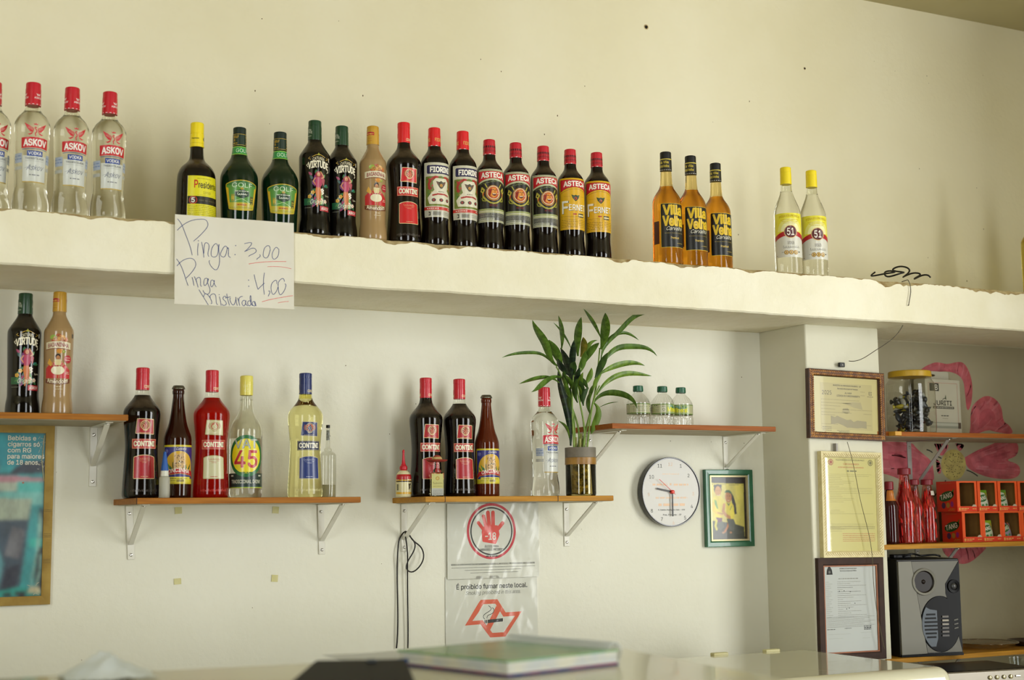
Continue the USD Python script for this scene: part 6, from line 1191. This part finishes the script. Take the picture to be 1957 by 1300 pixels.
q.poly([(.088, .071), (.104, .067), (.112, .072), (.130, .066), (.150, .060), (.165, .062), (.176, .055), (.190, .060), (.226, .058), (.226, .036), (.208, .038), (.190, .036), (.168, .037), (.150, .037), (.132, .044), (.114, .049), (.088, .045)], '8a8058', 3)
q.poly([(.128, .112), (.168, .116), (.205, .116), (.212, .094), (.180, .099), (.150, .108)], '9a9060', 2); q.poly([(.135, .094), (.155, .097), (.162, .084), (.150, .079), (.132, .083)], '968c5e', 2)
for k in range(3): q.fine(.055, .090, .026+.005*k, .0016, '6a643a', 2, k)
q.fine(.118, .158, .022, .002, '6a643a', 2); q.fine(.110, .160, .0265, .0016, '6a643a', 2)
for x in (.030, .066): q.disc(x, .0215, .0016, 'a0522c', 2)
q.build('certificate_print', M_print, f1, plane(-.008), smooth=False)

f2 = thing('framed_certificate', 'cream carved frame with a yellow permit under glass on the pillar', 'frame', (2.756, PY-.001, 1.163), 0, None, (0, .8))
W2, H2 = .2335, .318
M_cream = noisy('frame_cream', 'cdbf88', 'd8cc9a', 60, .45); frame_parts(f2, W2, H2, .019, .018, M_cream, .006)
br = []
for k in range(4):
    L = W2 if k % 2 == 0 else H2; n_ = int(L/.009); h0 = (H2 if k % 2 == 0 else W2)/2
    for j in range(n_):
        m = bx(-.0062, .0062, -.0014, .0014, -.0009, .0009); m.apply_transform(trimesh.transformations.rotation_matrix(.7, [0, 1, 0])); m.apply_translation([-L/2+.012+j*(L-.024)/max(n_-1, 1), -.0180, .0095-h0]); m.apply_transform(trimesh.transformations.rotation_matrix(k*math.pi/2, [0, 1, 0])); m.apply_translation([W2/2, 0, H2/2]); br.append(m)
part('carved_grooves', cat_(br), noisy('frame_tan', 'b8a468', 'c2b078', 60, .5), f2, False, 'slanting tan ribs along the frame', 'stuff')
q = Print(); q.rect(.017, .017, W2-.017, H2-.017, 'c6bd72', 0); ax = W2/2
for x, cc in ((.042, '9c3a24'), (.195, '6e6a34')): q.disc(x, .286, .0095, cc, 1); q.disc(x, .286, .007, 'c6b86a', 2); q.disc(x, .286, .0052, cc, 3)
q.text('POLÍCIA MILITAR DO ESTADO DE SÃO PAULO', ax, .291, .0042, '5a5024', 1, w=.110); q.text('CORPO DE BOMBEIROS', ax+.003, .2785, .0046, 'b8682c', 1, w=.062); q.text('SECRETARIA DE ESTADO DA SEGURANÇA', ax+.002, .269, .0040, 'b8682c', 1, w=.100); q.fine(ax-.014, ax+.026, .258, .004, '6a6a44', 1)
z = .249
for k in range(30):
    if k in (17,): z -= .02
    if 8 <= k < 12 or 18 < k < 27: w_ = (.028, .20)
    else: w_ = (.028, .028+[.17, .16, .05, .055, .10, .09, .06, .045, .06, .05][k % 10])
    if not 20 <= k <= 24: q.fine(w_[0], min(w_[1], .205), z, .0013, '9c9350' if k % 3 else 'a59b58', 1, k)
    z -= .0052
for k in range(5): q.fine(.080, .205, .048+.0055*k, .0020, 'b87a3c', 1, k)
q.fine(.028, .205, .0905, .0016, '7a7238', 1); q.fine(.028, .205, .0855, .0016, '7a7238', 1)
q.build('permit_print', M_print, f2, plane(-.0105), smooth=False)
part('glass', bx(.017, W2-.017, -.0125, -.0118, .017, H2-.017), pane('picture_glass', (.985, .985, .97), .02), f2, False)

f3 = thing('framed_certificate', 'dark brown frame with a white document, lowest on the pillar', 'frame', (2.734, PY-.001, .858), 0, None, (0, .6))
W3, H3 = .250, .304
frame_parts(f3, W3, H3, .023, .014, M_darkwood, .004)
inner_frame(f3, W3, H3, .0225, .0035, -.009, noisy('slip_orange', '8a4a22', '9a5a2c', 30, .5), 'inner_slip')
q = Print(); q.rect(.022, .022, W3-.022, H3-.022, 'b6bab6', 0); dk = '4c4c46'
q.poly(Polygon([(.036, .255), (.058, .255), (.056, .268), (.050, .277), (.047, .279), (.043, .277), (.038, .268)]).buffer(.0005), '2a2a28', 1); q.disc(.047, .262, .004, '6a6a66', 2)
q.text('GOVERNO DO ESTADO DE SÃO PAULO', .118, .270, .0035, dk, 1, w=.066); q.text('Secretaria da Segurança Pública', .118, .2635, .0035, dk, 1, w=.064); q.fine(.080, .156, .2405, .0026, '8a8a82', 1)
z = .232
for k in range(19):
    q.fine(.032, .032+(.012, .024, .018, .02)[k % 4], z, .0012, '909088', 1, k); q.fine(.075, .075+(.09, .05, .11, .06, .02)[k % 5], z, .0013, '70706a' if k in (3, 5) else '909088', 1, k+30); z -= .0058
for k in range(8): q.fine(.032, .215-.02*(k % 3), .128-.0042*k, .0012, '8a8a82', 1, k+70)
for k in range(3): q.fine(.172, .200, .098-.0045*k, .0022, '1e1e20', 2, k)
q.fine(.032, .064, .092, .002, dk, 1); q.fine(.098, .125, .094, .0016, dk, 1)
for k, (a, b, z) in enumerate(((.036, .12, .078), (.16, .20, .080), (.036, .09, .066), (.165, .195, .064))): q.rect(a, z, b, z+.0006, '9a9a92', 1)
for x, z in ((.082, .205), (.100, .206), (.124, .203), (.140, .168), (.108, .152), (.118, .154)): q.disc(x, z, .0014, '26262a', 2)
q.build('document_print', M_paper, f3, plane(-.007), smooth=False)

hk = thing('black_clip', 'small black clip hanging above the woven-frame certificate', 'clip', (2.858, PY-.012, 1.739)); m = rbox(.020, .010, .014, .002); part('clip_body', m, M_bk, hk, 30); m = bx(-.0015, .0015, -.0056, -.0050, .004, .009); part('silver_mark', m, M_grey, hk, False)
w2 = np.array(D['wire2']); part('brown_cord', tube(spline(np.c_[w2[:, 0], np.full(len(w2), -.2625), w2[:, 1]], 60), .0010, 6), pbr('cord_brown', '5c5438', .6), None, True, 'thin brown cord hanging across the two lower framed documents', None, 'cord')
part('frame_hook', bx(2.822, 2.828, -.246, -.2305, 1.478, 1.505), M_grey, None, False, 'grey hook strip between the upper two framed certificates', None, 'hook')

# ---- upper recess shelf: candy jar and boxed cigarette paper
R1, R2, R3 = 1.545, 1.196, .852
M_candyjar = pane('candy_jar_plastic', (.90, .90, .86), .06)
jr = thing('candy_jar', 'clear plastic jar with a yellow lid holding dark wrapped sweets', 'jar', (3.200, -.165, R1), 0)
sq = lambda z, a: 1/np.maximum(np.abs(np.cos(a)), np.abs(np.sin(a)))**.35*.94
part('jar_body', lathe(P_([(0, 0), (0, 68), (4, 73), (150, 73), (163, 70), (171, 64), (178, 61), (180, 61), (184, 0)]), 64, sq), M_candyjar, jr, 40)
part('lid', lathe([(.182, 0), (.180, .067), (.182, .068), (.197, .0675), (.1995, .065), (.200, 0)], 60, rib=lambda z, a: 1+.008*np.cos(60*a)*(z < .184)), pbr('lid_yellow', 'b8921a', .4), jr, 35)
rng = np.random.default_rng(12); sweets = [pbr('sweet_'+n_, c, .3, coat=.3) for n_, c in (('black', '16161a'), ('grey', '50545a'), ('yellow', 'a89a20'), ('foil', 'a8a8a0'), ('blue', '1c2434'), ('red', '7a1c24'))]
for k in range(58):
    a, rr, z = rng.uniform(0, 6.28), .052*math.sqrt(rng.uniform(.1, 1)), .010+.0021*k*(.6+.6*rng.uniform()); z = min(z, .112)
    m = trimesh.creation.icosphere(1, 1.0); m.apply_scale([.017, .008, .010]); e1 = trimesh.creation.cone(.009, .012, sections=8); e1.apply_transform(trimesh.transformations.rotation_matrix(-math.pi/2, [0, 1, 0])); e1.apply_translation([.024, 0, 0]); e2 = e1.copy(); e2.apply_transform(trimesh.transformations.rotation_matrix(math.pi, [0, 0, 1]))
    m = cat_([m, e1, e2]); m.apply_transform(trimesh.transformations.random_rotation_matrix(rng.uniform(size=3))); m.apply_translation([rr*math.cos(a), rr*math.sin(a), z+.006])
    m.vertices[:, :2] *= np.minimum(1, .066/np.maximum(np.hypot(m.vertices[:, 0], m.vertices[:, 1]), 1e-6))[:, None]; m.vertices[:, 2] = np.clip(m.vertices[:, 2], .004, .15)
    o = part('sweet', m, sweets[int(rng.choice([0, 0, 0, 1, 1, 2, 2, 3, 4, 4, 5]))], None, True, 'wrapped dark and yellow sweet heaped inside the yellow-lidded candy jar', None, 'sweet', 'sweets in the candy jar'); UsdGeom.Xformable(o).AddTranslateOp().Set(Gf.Vec3d(3.200, -.165, R1))
jb = thing('cigarette_paper_box', 'white hanging retail box with a bird logo behind the candy jar', 'box', (3.425, -.048, R1), 5)
part('carton', rbox(.168, .05, .190, .0015), noisy('carton_white', 'b0ac98', 'b8b4a0', 8, .5), jb, 30); bp = extrude(sbox(-.082, .188, .082, .222).buffer(-.006).buffer(.006).difference(affinity.scale(Point(0, .208).buffer(1, 10), .017, .004)), .0012); bp.apply_translation([0, .020, 0]); part('hang_tab', bp, noisy('tab_white', 'b4b09c', 'bab6a2', 8, .5), jb, 30)
q = Print(); fr = sbox(-.070, .010, .070, .178); q.poly(fr.difference(fr.buffer(-.0009)), 'b05a50', 0)
q.rect(-.064, .150, -.020, .176, '1c1c1a', 1); q.text('B', -.032, .1535, .018, 'c4c0b0', 2); q.text('JURITI', -.004, .103, .0155, '24241f', 1, w=.088); q.rect(-.052, .0915, .050, .099, '24241f', 1); q.fine(-.048, .046, .0937, .003, 'a8a494', 2)
q.line([(-.004, .122), (.004, .127), (.014, .124)], .0022, '3a3a34', 1); q.poly([(.006, .124), (.012, .139), (.014, .126)], '3a4a30', 1); q.fine(-.014, .022, .0665, .003, '4a4a42', 1); q.fine(-.008, .018, .058, .0016, '8a8678', 1)
q.rect(-.070, .026, .076, .046, '8f9384', 1, .003); q.rect(-.066, .034, .068, .043, 'b0b2a2', 2); q.rect(.066, .026, .080, .046, '4a3c30', 2)
q.build('box_print', M_print, jb, plane(-.0253), smooth=False)
part('orange_block', rbox(.026, .03, .013, .001), noisy('block_orange', 'c08a28', 'cc9834', 20, .5), None, 30, 'small orange wooden block at the left end of the candy jar shelf', None, 'block')
UsdGeom.Xformable(stage.GetPrimAtPath('/World/orange_block')).AddTranslateOp().Set(Gf.Vec3d(3.048, -.2555, R1-.0142))

# ---- middle recess shelf: bottles of chilli and drink mix boxes
M_pep = clear_glass('pepper_glass', 'e8c0b4'); C_dred = pbr('cap_dark_red', '7c1522', .4); chil = [pbr('chilli_'+n_, c, .3) for n_, c in (('red', 'd01c16'), ('deep', '9c1018'), ('orange', 'd0561c'), ('pink', 'c82846'))]
def chilli_bottle(label, x, y, h, r, seed, tall=False):
    t = thing('chilli_bottle', label, 'bottle', (x, y, R2), 0)
    k = r/.031; zs = h*.60
    pr = P_([(0, 0), (0, r*900), (3, r*1000), (zs*850, r*1000), (zs*1000, r*880), (zs*1150, r*640), (h*860, r*470), (h*930, r*430), (h*935, 0)])
    part('bottle_body', lathe(list(map(tuple, pr)), 44), pane('chilli_glass_%d' % seed, (.95, .56, .50), .03), t, 35)
    part('cap', lathe(cap_prof(h*.915, h, r*.60), 32), C_dred, t, 30)
    rg = np.random.default_rng(seed); ms = []
    for j in range(120 if tall else 90):
        z = rg.uniform(.006, h*.80); rad = np.interp(z, pr[:, 0], pr[:, 1])*.84; a = rg.uniform(0, 6.28); rr = rad*math.sqrt(rg.uniform(.35, 1)); L = rg.uniform(.016, .034)
        tt = np.linspace(0, 1, 6); c0 = np.array([rr*math.cos(a), rr*math.sin(a), z]); P = c0+np.c_[tt*0+.002*np.sin(tt*4), .003*np.sin(tt*3), (tt-.5)*L]; P[:, 2] = np.clip(P[:, 2], .004, h*.86)
        ms.append((tube(P, np.array([.0008, .0028, .0032, .003, .002, .0006]), 6), int(rg.choice([0, 0, 1, 1, 2, 3]))))
    for c in range(4): part('chilli_peppers', cat_([m for m, k_ in ms if k_ == c]), chil[c], t, True, kind='stuff')
    part('red_oil', lathe([(.003, 0), (.003, r*.62), (zs*.95, r*.6), (h*.82, r*.3), (h*.82+.001, 0)], 24), pbr('chilli_oil_%d' % seed, '8a1012', .2), t, 35)
    return t
cb1 = thing('sauce_bottle', 'dark sauce bottle with an orange patch behind the framed permit, leftmost on the shelf', 'bottle', (3.098, -.16, R2), 0)
pr = P_([(0, 0), (0, 24), (3, 26), (110, 26), (126, 24), (142, 17), (172, 12), (174, 0)]); part('bottle_body', lathe(pr, 40), pbr('sauce_dark', '30060a', .06), cb1, 35); part('cap', lathe(cap_prof(.170, .196, .0140), 30), C_dred, cb1, 30); q = Print().rect(-.02, .135, .02, .168, 'b86a1c'); q.rect(.004, .140, .02, .158, 'a89478', 1); q.build('orange_label', M_print, cb1, wrap(pr), maxedge=.008)
chilli_bottle('tall bottle of red chillies with a red cap beside the cream-framed permit', 3.158, -.165, .238, .0345, 1, True)
chilli_bottle('short bottle of red chillies, middle one of the row', 3.214, -.145, .203, .030, 2)
b3 = chilli_bottle('short bottle of red chillies with a small white price tag', 3.274, -.140, .203, .0325, 3); q = Print().rect(-.004, .152, .014, .166, 'c8c0b4'); q.build('price_tag', M_paper, b3, wrap([(0, .0325), (.12, .0325), (.14, .024), (.2, .0145)], .0006), maxedge=.006)

M_box = noisy('box_orange', 'd84a10', 'e05414', 12, .4); M_boxred = noisy('box_red', 'c42a10', 'cc3212', 12, .4); M_card = noisy('box_card', '7c5a26', '8c682e', 20, .8)
def drink_box(label, x, z, w=.086, d=.090, h=.098, side_print=False, seed=0):
    """cardboard display box, open window in front"""
    t = thing('drink_mix_box', label, 'box', (x, -.185, z), 0, 'orange display boxes of drink mix')
    e = .0012
    part('back_panel', bx(0, w, d-e, d, 0, h), M_card, t, False); part('bottom_panel', bx(0, w, 0, d, 0, e), M_card, t, False); part('top_panel', bx(0, w, 0, d, h-e, h), M_boxred, t, False)
    part('side_panel', bx(0, e, 0, d, e, h-e), M_boxred, t, False); part('side_panel', bx(w-e, w, 0, d, e, h-e), M_boxred, t, False)
    part('inner_lining', bx(e, e*1.6, e, d-e, e, h-e), M_card, t, False); part('inner_lining', bx(w-e*1.6, w-e, e, d-e, e, h-e), M_card, t, False)
    fr = sbox(0, 0, w, h).difference(sbox(.012, .017, w-.009, h-.005).buffer(-.003).buffer(.003, 5)); m = extrude(fr, e); m.apply_translation([0, -e, 0]); part('window_frame', m, M_box, t, False)
    q = Print(); q.rect(.0005, .0008, w-.0005, .0155, 'd03016', 0); q.rect(.006, .003, .012, .0125, 'd8a850', 1); q.fine(.015, .048, .0085, .0026, 'e0b060', 1, seed); q.fine(.015, .040, .004, .0024, 'e0b060', 1, seed+3); q.fine(w-.022, w-.006, .007, .003, 'd89a4a', 1, seed)
    q.poly([(w-.024, .0158), (w-.018, .0225), (w-.008, .0225), (w-.004, .0158)], 'b4a894', 1)
    q.build('front_print', M_print, t, plane(-.0014), smooth=False)
    if side_print:
        q = Print(); q.rect(0, 0, d, h, 'c82a10', 0)
        q.poly(affinity.rotate(affinity.scale(Point(.045, .050).buffer(1, 16), .034, .0155), 14), '1c4a1c', 1); q.poly([(.060, .056), (.080, .076), (.074, .052)], '2c6a1c', 1); q.text('TANG', .045, .0425, .0165, '3c2c18', 2, w=.056, rot=.2); q.text('TANG', .0445, .043, .0155, 'd8d0b8', 3, w=.054, rot=.2)
        q.disc(.030, .020, .009, '4a2248', 1, .010); q.disc(.050, .021, .0085, 'a8742c', 1, .009); q.disc(.068, .024, .0065, '8c2470', 1, .009); q.fine(.02, .07, .090, .0022, 'b8582c', 1); q.fine(.055, .08, .007, .003, 'b8702c', 1); q.fine(.05, .08, .003, .002, 'b8702c', 1)
        q.build('side_print', M_print, t, lambda u, v, o: np.c_[np.full(len(u), -.0004)-o, d-u, v], smooth=False)
    return t
def sachet(label, x, z, c0, c1, tiltx=-8, roll=0, h=.068, w=.052):
    t = thing('drink_sachet', label, 'sachet', (x, -.165, z), 0, None, (tiltx, roll))
    gx, gz = np.meshgrid(np.linspace(0, 1, 17), np.linspace(0, 1, 21)); b = .007*np.clip(np.sin(np.pi*gx), 0, 1)**.6*np.clip(np.sin(np.pi*gz), 0, 1)**.6
    V, F = [], []
    for s in (-1, 1): V.append(np.c_[((gx-.5)*w).ravel(), (s*b-(0.0002*s)).ravel(), (gz*h).ravel()])
    for i in range(20):
        for j in range(16):
            a, bb, c, d_ = i*17+j, i*17+j+1, (i+1)*17+j+1, (i+1)*17+j; F += [(a, bb, c), (a, c, d_), (357+a, 357+c, 357+bb), (357+a, 357+d_, 357+c)]
    part('pouch', trimesh.Trimesh(np.vstack(V), np.array(F), process=False), pbr('pouch_'+c0, c0, .3), t, True)
    q = Print(); q.poly([(-.024, .010), (.024, .006), (.026, .030), (.010, .058), (-.024, .064)], c1, 0); q.poly(affinity.rotate(affinity.scale(Point(-.002, .040).buffer(1, 14), .023, .0115), 14), '1c5a24', 1); q.text('TANG', -.002, .0345, .0115, 'e0dcc8', 2, w=.038, rot=.2)
    q.disc(-.004, .016, .005, '2f7a34', 1); q.disc(.012, .019, .004, '3c8a3a', 1); q.disc(-.016, .019, .0045, '5a4a78', 1); q.line([(.018, .058), (.022, .04), (.018, .02)], .003, 'b8602c', 1)
    bb_ = lambda u, v: .007*np.clip(np.sin(np.pi*(u/w+.5)), 0, 1)**.6*np.clip(np.sin(np.pi*v/h), 0, 1)**.6
    q.build('front_print', M_print, t, lambda u, v, o: np.c_[u, -bb_(u, v)-.0006-o, v], maxedge=.008, smooth=True)
    return t
HB = .0995
xs1 = (3.357, 3.4465, 3.5358, 3.6252); xs0 = (3.374, 3.4605, 3.5470, 3.6335)
nm = ('first', 'second', 'third', 'fourth')
for k in range(4): drink_box('orange display box of drink mix, lower row, %s from the left' % nm[k], xs0[k], R2, side_print=k == 0, seed=k)
for k in range(4): drink_box('orange display box of drink mix, upper row, %s from the left' % nm[k], xs1[k], R2+HB-.0010, side_print=k == 0, seed=k+5)
sachet('green and white drink mix sachet in the upper second box', xs1[1]+.043, R2+HB+.001, '6a9a28', 'c0c4b0'); sachet('green and white drink mix sachet in the upper third box', xs1[2]+.040, R2+HB+.001, '5f8f2c', 'b8c0ac')
sachet('light green drink mix sachet in the lower second box', xs0[1]+.042, R2+.0015, '8aa82c', 'b4bca0', roll=0); sachet('purple drink mix sachet leaning in the lower third box', xs0[2]+.040, R2+.0015, '5c4a62', '8a8090', roll=-6, h=.055)

# ---- lowest recess shelf: loudspeaker, cable, glass plate
sp = thing('loudspeaker', 'black loudspeaker with a silver angular front on the lowest recess shelf', 'speaker', (3.192, -.142, R3), -13.5)
SW, SD, SH = .215, .205, .298
m = rbox(SW, SD, SH, .004); part('cabinet', m, pbr('speaker_black', '0e0d0b', .45), sp, 30)
M_silver = pbr('speaker_silver', '6e6c64', .5, .2, spec=.3); M_silv2 = pbr('speaker_light_silver', '7c7a70', .5, .2, spec=.3); M_gloss = pbr('speaker_gloss_black', '090808', .3, spec=.12)
FYs = -SD/2
def face_part(name, poly, y0, depth, mat):
    m = extrude(poly, depth); m.apply_translation([0, FYs-y0, 0]); part(name, m, mat, sp, 25)
L_, R_ = -SW/2+.002, SW/2-.002
dr = lambda x, z, r: Point(x, z).buffer(r, 24)
tw, wf = (-.020, .228), (.030, .098); frontsil = Polygon([(L_+.046, .290), (R_-.004, .290), (.052, .220), (.052, .190), (R_-.030, .120), (R_-.004, .012), (L_+.088, .012)]).difference(dr(*tw, .040)).difference(affinity.scale(dr(0, 0, 1), .0705, .090).buffer(0) if False else affinity.translate(affinity.scale(Point(0, 0).buffer(1, 32), .068, .086), *wf))
face_part('silver_panel', frontsil, .007, .008, M_silver)
face_part('light_side_panel', Polygon([(L_, .291), (L_+.044, .291), (L_+.086, .010), (L_, .008)]), .009, .010, M_silv2)
face_part('black_panel', Polygon([(R_-.001, .290), (.054, .220), (.054, .190), (R_-.029, .120), (R_-.002, .012)]), .005, .006, M_gloss)
def ringm(x, z, r0, r1, y, d, mat, name, sx=1, sz=1, parent=sp):
    m = yl([(0, r0), (0, r1), (d*.8, r1*.985), (d, r1*.96), (d*.7, r0), (0, r0)], 56); m.apply_scale([sx, 1, sz]); m.apply_translation([x, FYs-y, z]); part(name, m, mat, parent, 30)
ringm(*tw, .034, .042, .006, .006, M_silv2, 'tweeter_ring'); m = yl([(0, 0), (0, .034), (.002, .034), (-.010, .016), (-.010, .012), (-.002, .009), (.002, .005), (.003, 0)], 40); m.apply_translation([tw[0], FYs-.004, tw[1]]); part('tweeter_cone', m, pbr('cone_brown', '1a100a', .35, spec=.3), sp, 35)
ringm(.082, .212, .012, .021, .006, .003, M_gloss, 'small_tweeter_ring'); m = trimesh.creation.icosphere(2, .011); m.apply_scale([1, .6, 1]); m.apply_translation([.082, FYs-.005, .212]); part('small_tweeter_dome', m, pbr('dome_grey', '3a3a3a', .15), sp, True)
wo = affinity.translate(affinity.scale(Point(0, 0).buffer(1, 40), .066, .084), *wf); wi = affinity.translate(affinity.scale(Point(0, 0).buffer(1, 40), .030, .052), wf[0]+.012, wf[1]-.002)
face_part('woofer_grille', wo, .008, .006, M_gloss)
gl = Polygon([(wf[0]-.066, .160), (wf[0]-.02, .135), (wf[0]-.02, .050), (wf[0]-.030, .040)]).union(Polygon([(wf[0]-.08, .15), (wf[0]-.012, .14), (wf[0]-.012, .055), (wf[0]-.02, .03), (wf[0]-.08, .03)])).intersection(wo.buffer(-.002))
face_part('grey_grille_wing', gl, .0105, .003, pbr('grille_grey', '50565c', .45, .3))
for k in range(7):
    z = .128-.0115*k; x0 = wf[0]-.056+.0008*(k-3)**2
    face_part('grille_slot', sbox(x0, z-.0019, x0+.030+.006*(3-abs(k-3)), z+.0019).buffer(.0008), .0112, .0018, M_gloss)
for k in range(6): face_part('grille_bar', sbox(wf[0]+.006-.0005*k, .118-.0115*k, wf[0]+.026, .1225-.0115*k).buffer(.0006), .0112, .003, pbr('bar_grey_%d' % k, ['5a5248', '9a907c', '8a8274', '4c463e', '5a5248', '3a342e'][k], .35))
for k in range(3): face_part('grille_bar', affinity.rotate(sbox(wf[0]+.046, .108-.0125*k, wf[0]+.060, .1115-.0125*k), 12), .0098, .003, M_silver)
face_part('base_strip', sbox(L_, .001, R_, .009), .006, .006, M_gloss)
part('black_cable', tube(spline([(3.128, -.175, R3+.304), (3.16, -.19, R3+.312), (3.20, -.18, R3+.306), (3.23, -.20, R3+.308), (3.255, -.205, R3+.303)], 40), .0032, 8), M_bk, None, True, 'short black cable lying on top of the loudspeaker', None, 'cable')
ad = thing('power_adapter', 'small black adapter block on top of the loudspeaker', 'adapter', (3.145, -.145, R3+.2985), -13); part('adapter_body', rbox(.062, .03, .012, .003), M_bk, ad, 30); part('adapter_plug', rbox(.016, .012, .007, .002), M_bk, ad, 30)
gp = thing('glass_plate', 'round clear glass plate on the lowest recess shelf beside the loudspeaker', 'plate', (3.505, -.125, R3+.0005)); part('plate_body', lathe([(0, 0), (.0005, .055), (.004, .062), (.016, .102), (.0185, .106), (.0195, .105), (.017, .100), (.007, .061), (.004, .053), (.0035, 0)], 64), pane('plate_glass', (.72, .66, .58), .03), gp, 30); part('rim', lathe([(.0165, .1035), (.018, .1075), (.020, .1068), (.0195, .1030), (.0165, .1035)], 64), pane('plate_rim', (.8, .76, .7), .03, .95), gp, 30)
p2 = thing('dark_dish', 'dark shallow dish cut off by the right edge on the lowest recess shelf', 'dish', (3.69, -.15, R3+.0005)); part('dish_body', lathe([(0, 0), (.0005, .05), (.016, .078), (.018, .078), (.017, .074), (.004, .05), (.0035, 0)], 48), pbr('dish_brown', '3a2a24', .3), p2, 30)

# ---- video player beside the freezer, on its own stand
st = thing('equipment_stand', 'low stand beside the freezer carrying the silver video player', 'stand', (3.16, -.42, 0)); part('stand_top', bx(-.30, .32, -.14, .16, .755, .770), M_darkwood, st, False)
for x in (-.28, .30):
    for y in (-.12, .14): part('leg', bx(x-.015, x+.015, y-.015, y+.015, 0, .755), M_darkwood, st, False)
dvd = thing('video_player', 'silver and black video player with round buttons at the bottom right', 'player', (3.090, -.400, .7705), -8)
part('chassis', rbox(.43, .22, .068, .004), M_gloss, dvd, 30); fp = rbox(.434, .016, .066, .005); fp.apply_translation([0, -.115, .001]); part('front_panel', fp, pbr('player_silver', '7a7468', .35, .5), dvd, 30)
for k in range(4):
    m = yl([(0, 0), (0, .0062), (.004, .0058), (.005, .004), (.0052, 0)], 20); m.apply_translation([.045+.024*k, -.1228, .047]); part('button', m, pbr('button_brass_%d' % k, 'a8a07c', .25, .8), dvd, 30)
m = rbox(.018, .004, .006, .0015); m.apply_translation([.142, -.1235, .045]); part('long_button', m, M_steel, dvd, 30); m = rbox(.014, .003, .008, .001); m.apply_translation([.196, -.1235, .046]); part('display_window', m, M_gloss, dvd, 30)
gs = thing('drinking_glass', 'clear drinking glass at the bottom right corner of the picture', 'glass', (3.445, -.33, .7705)); 
part('tumbler', lathe([(0, 0), (0, .026), (.002, .028), (.070, .034), (.071, .0335), (.0705, .0318), (.006, .0262), (.0055, 0)], 44), pane('tumbler_glass', (.93, .95, .95), .02), gs, 30)
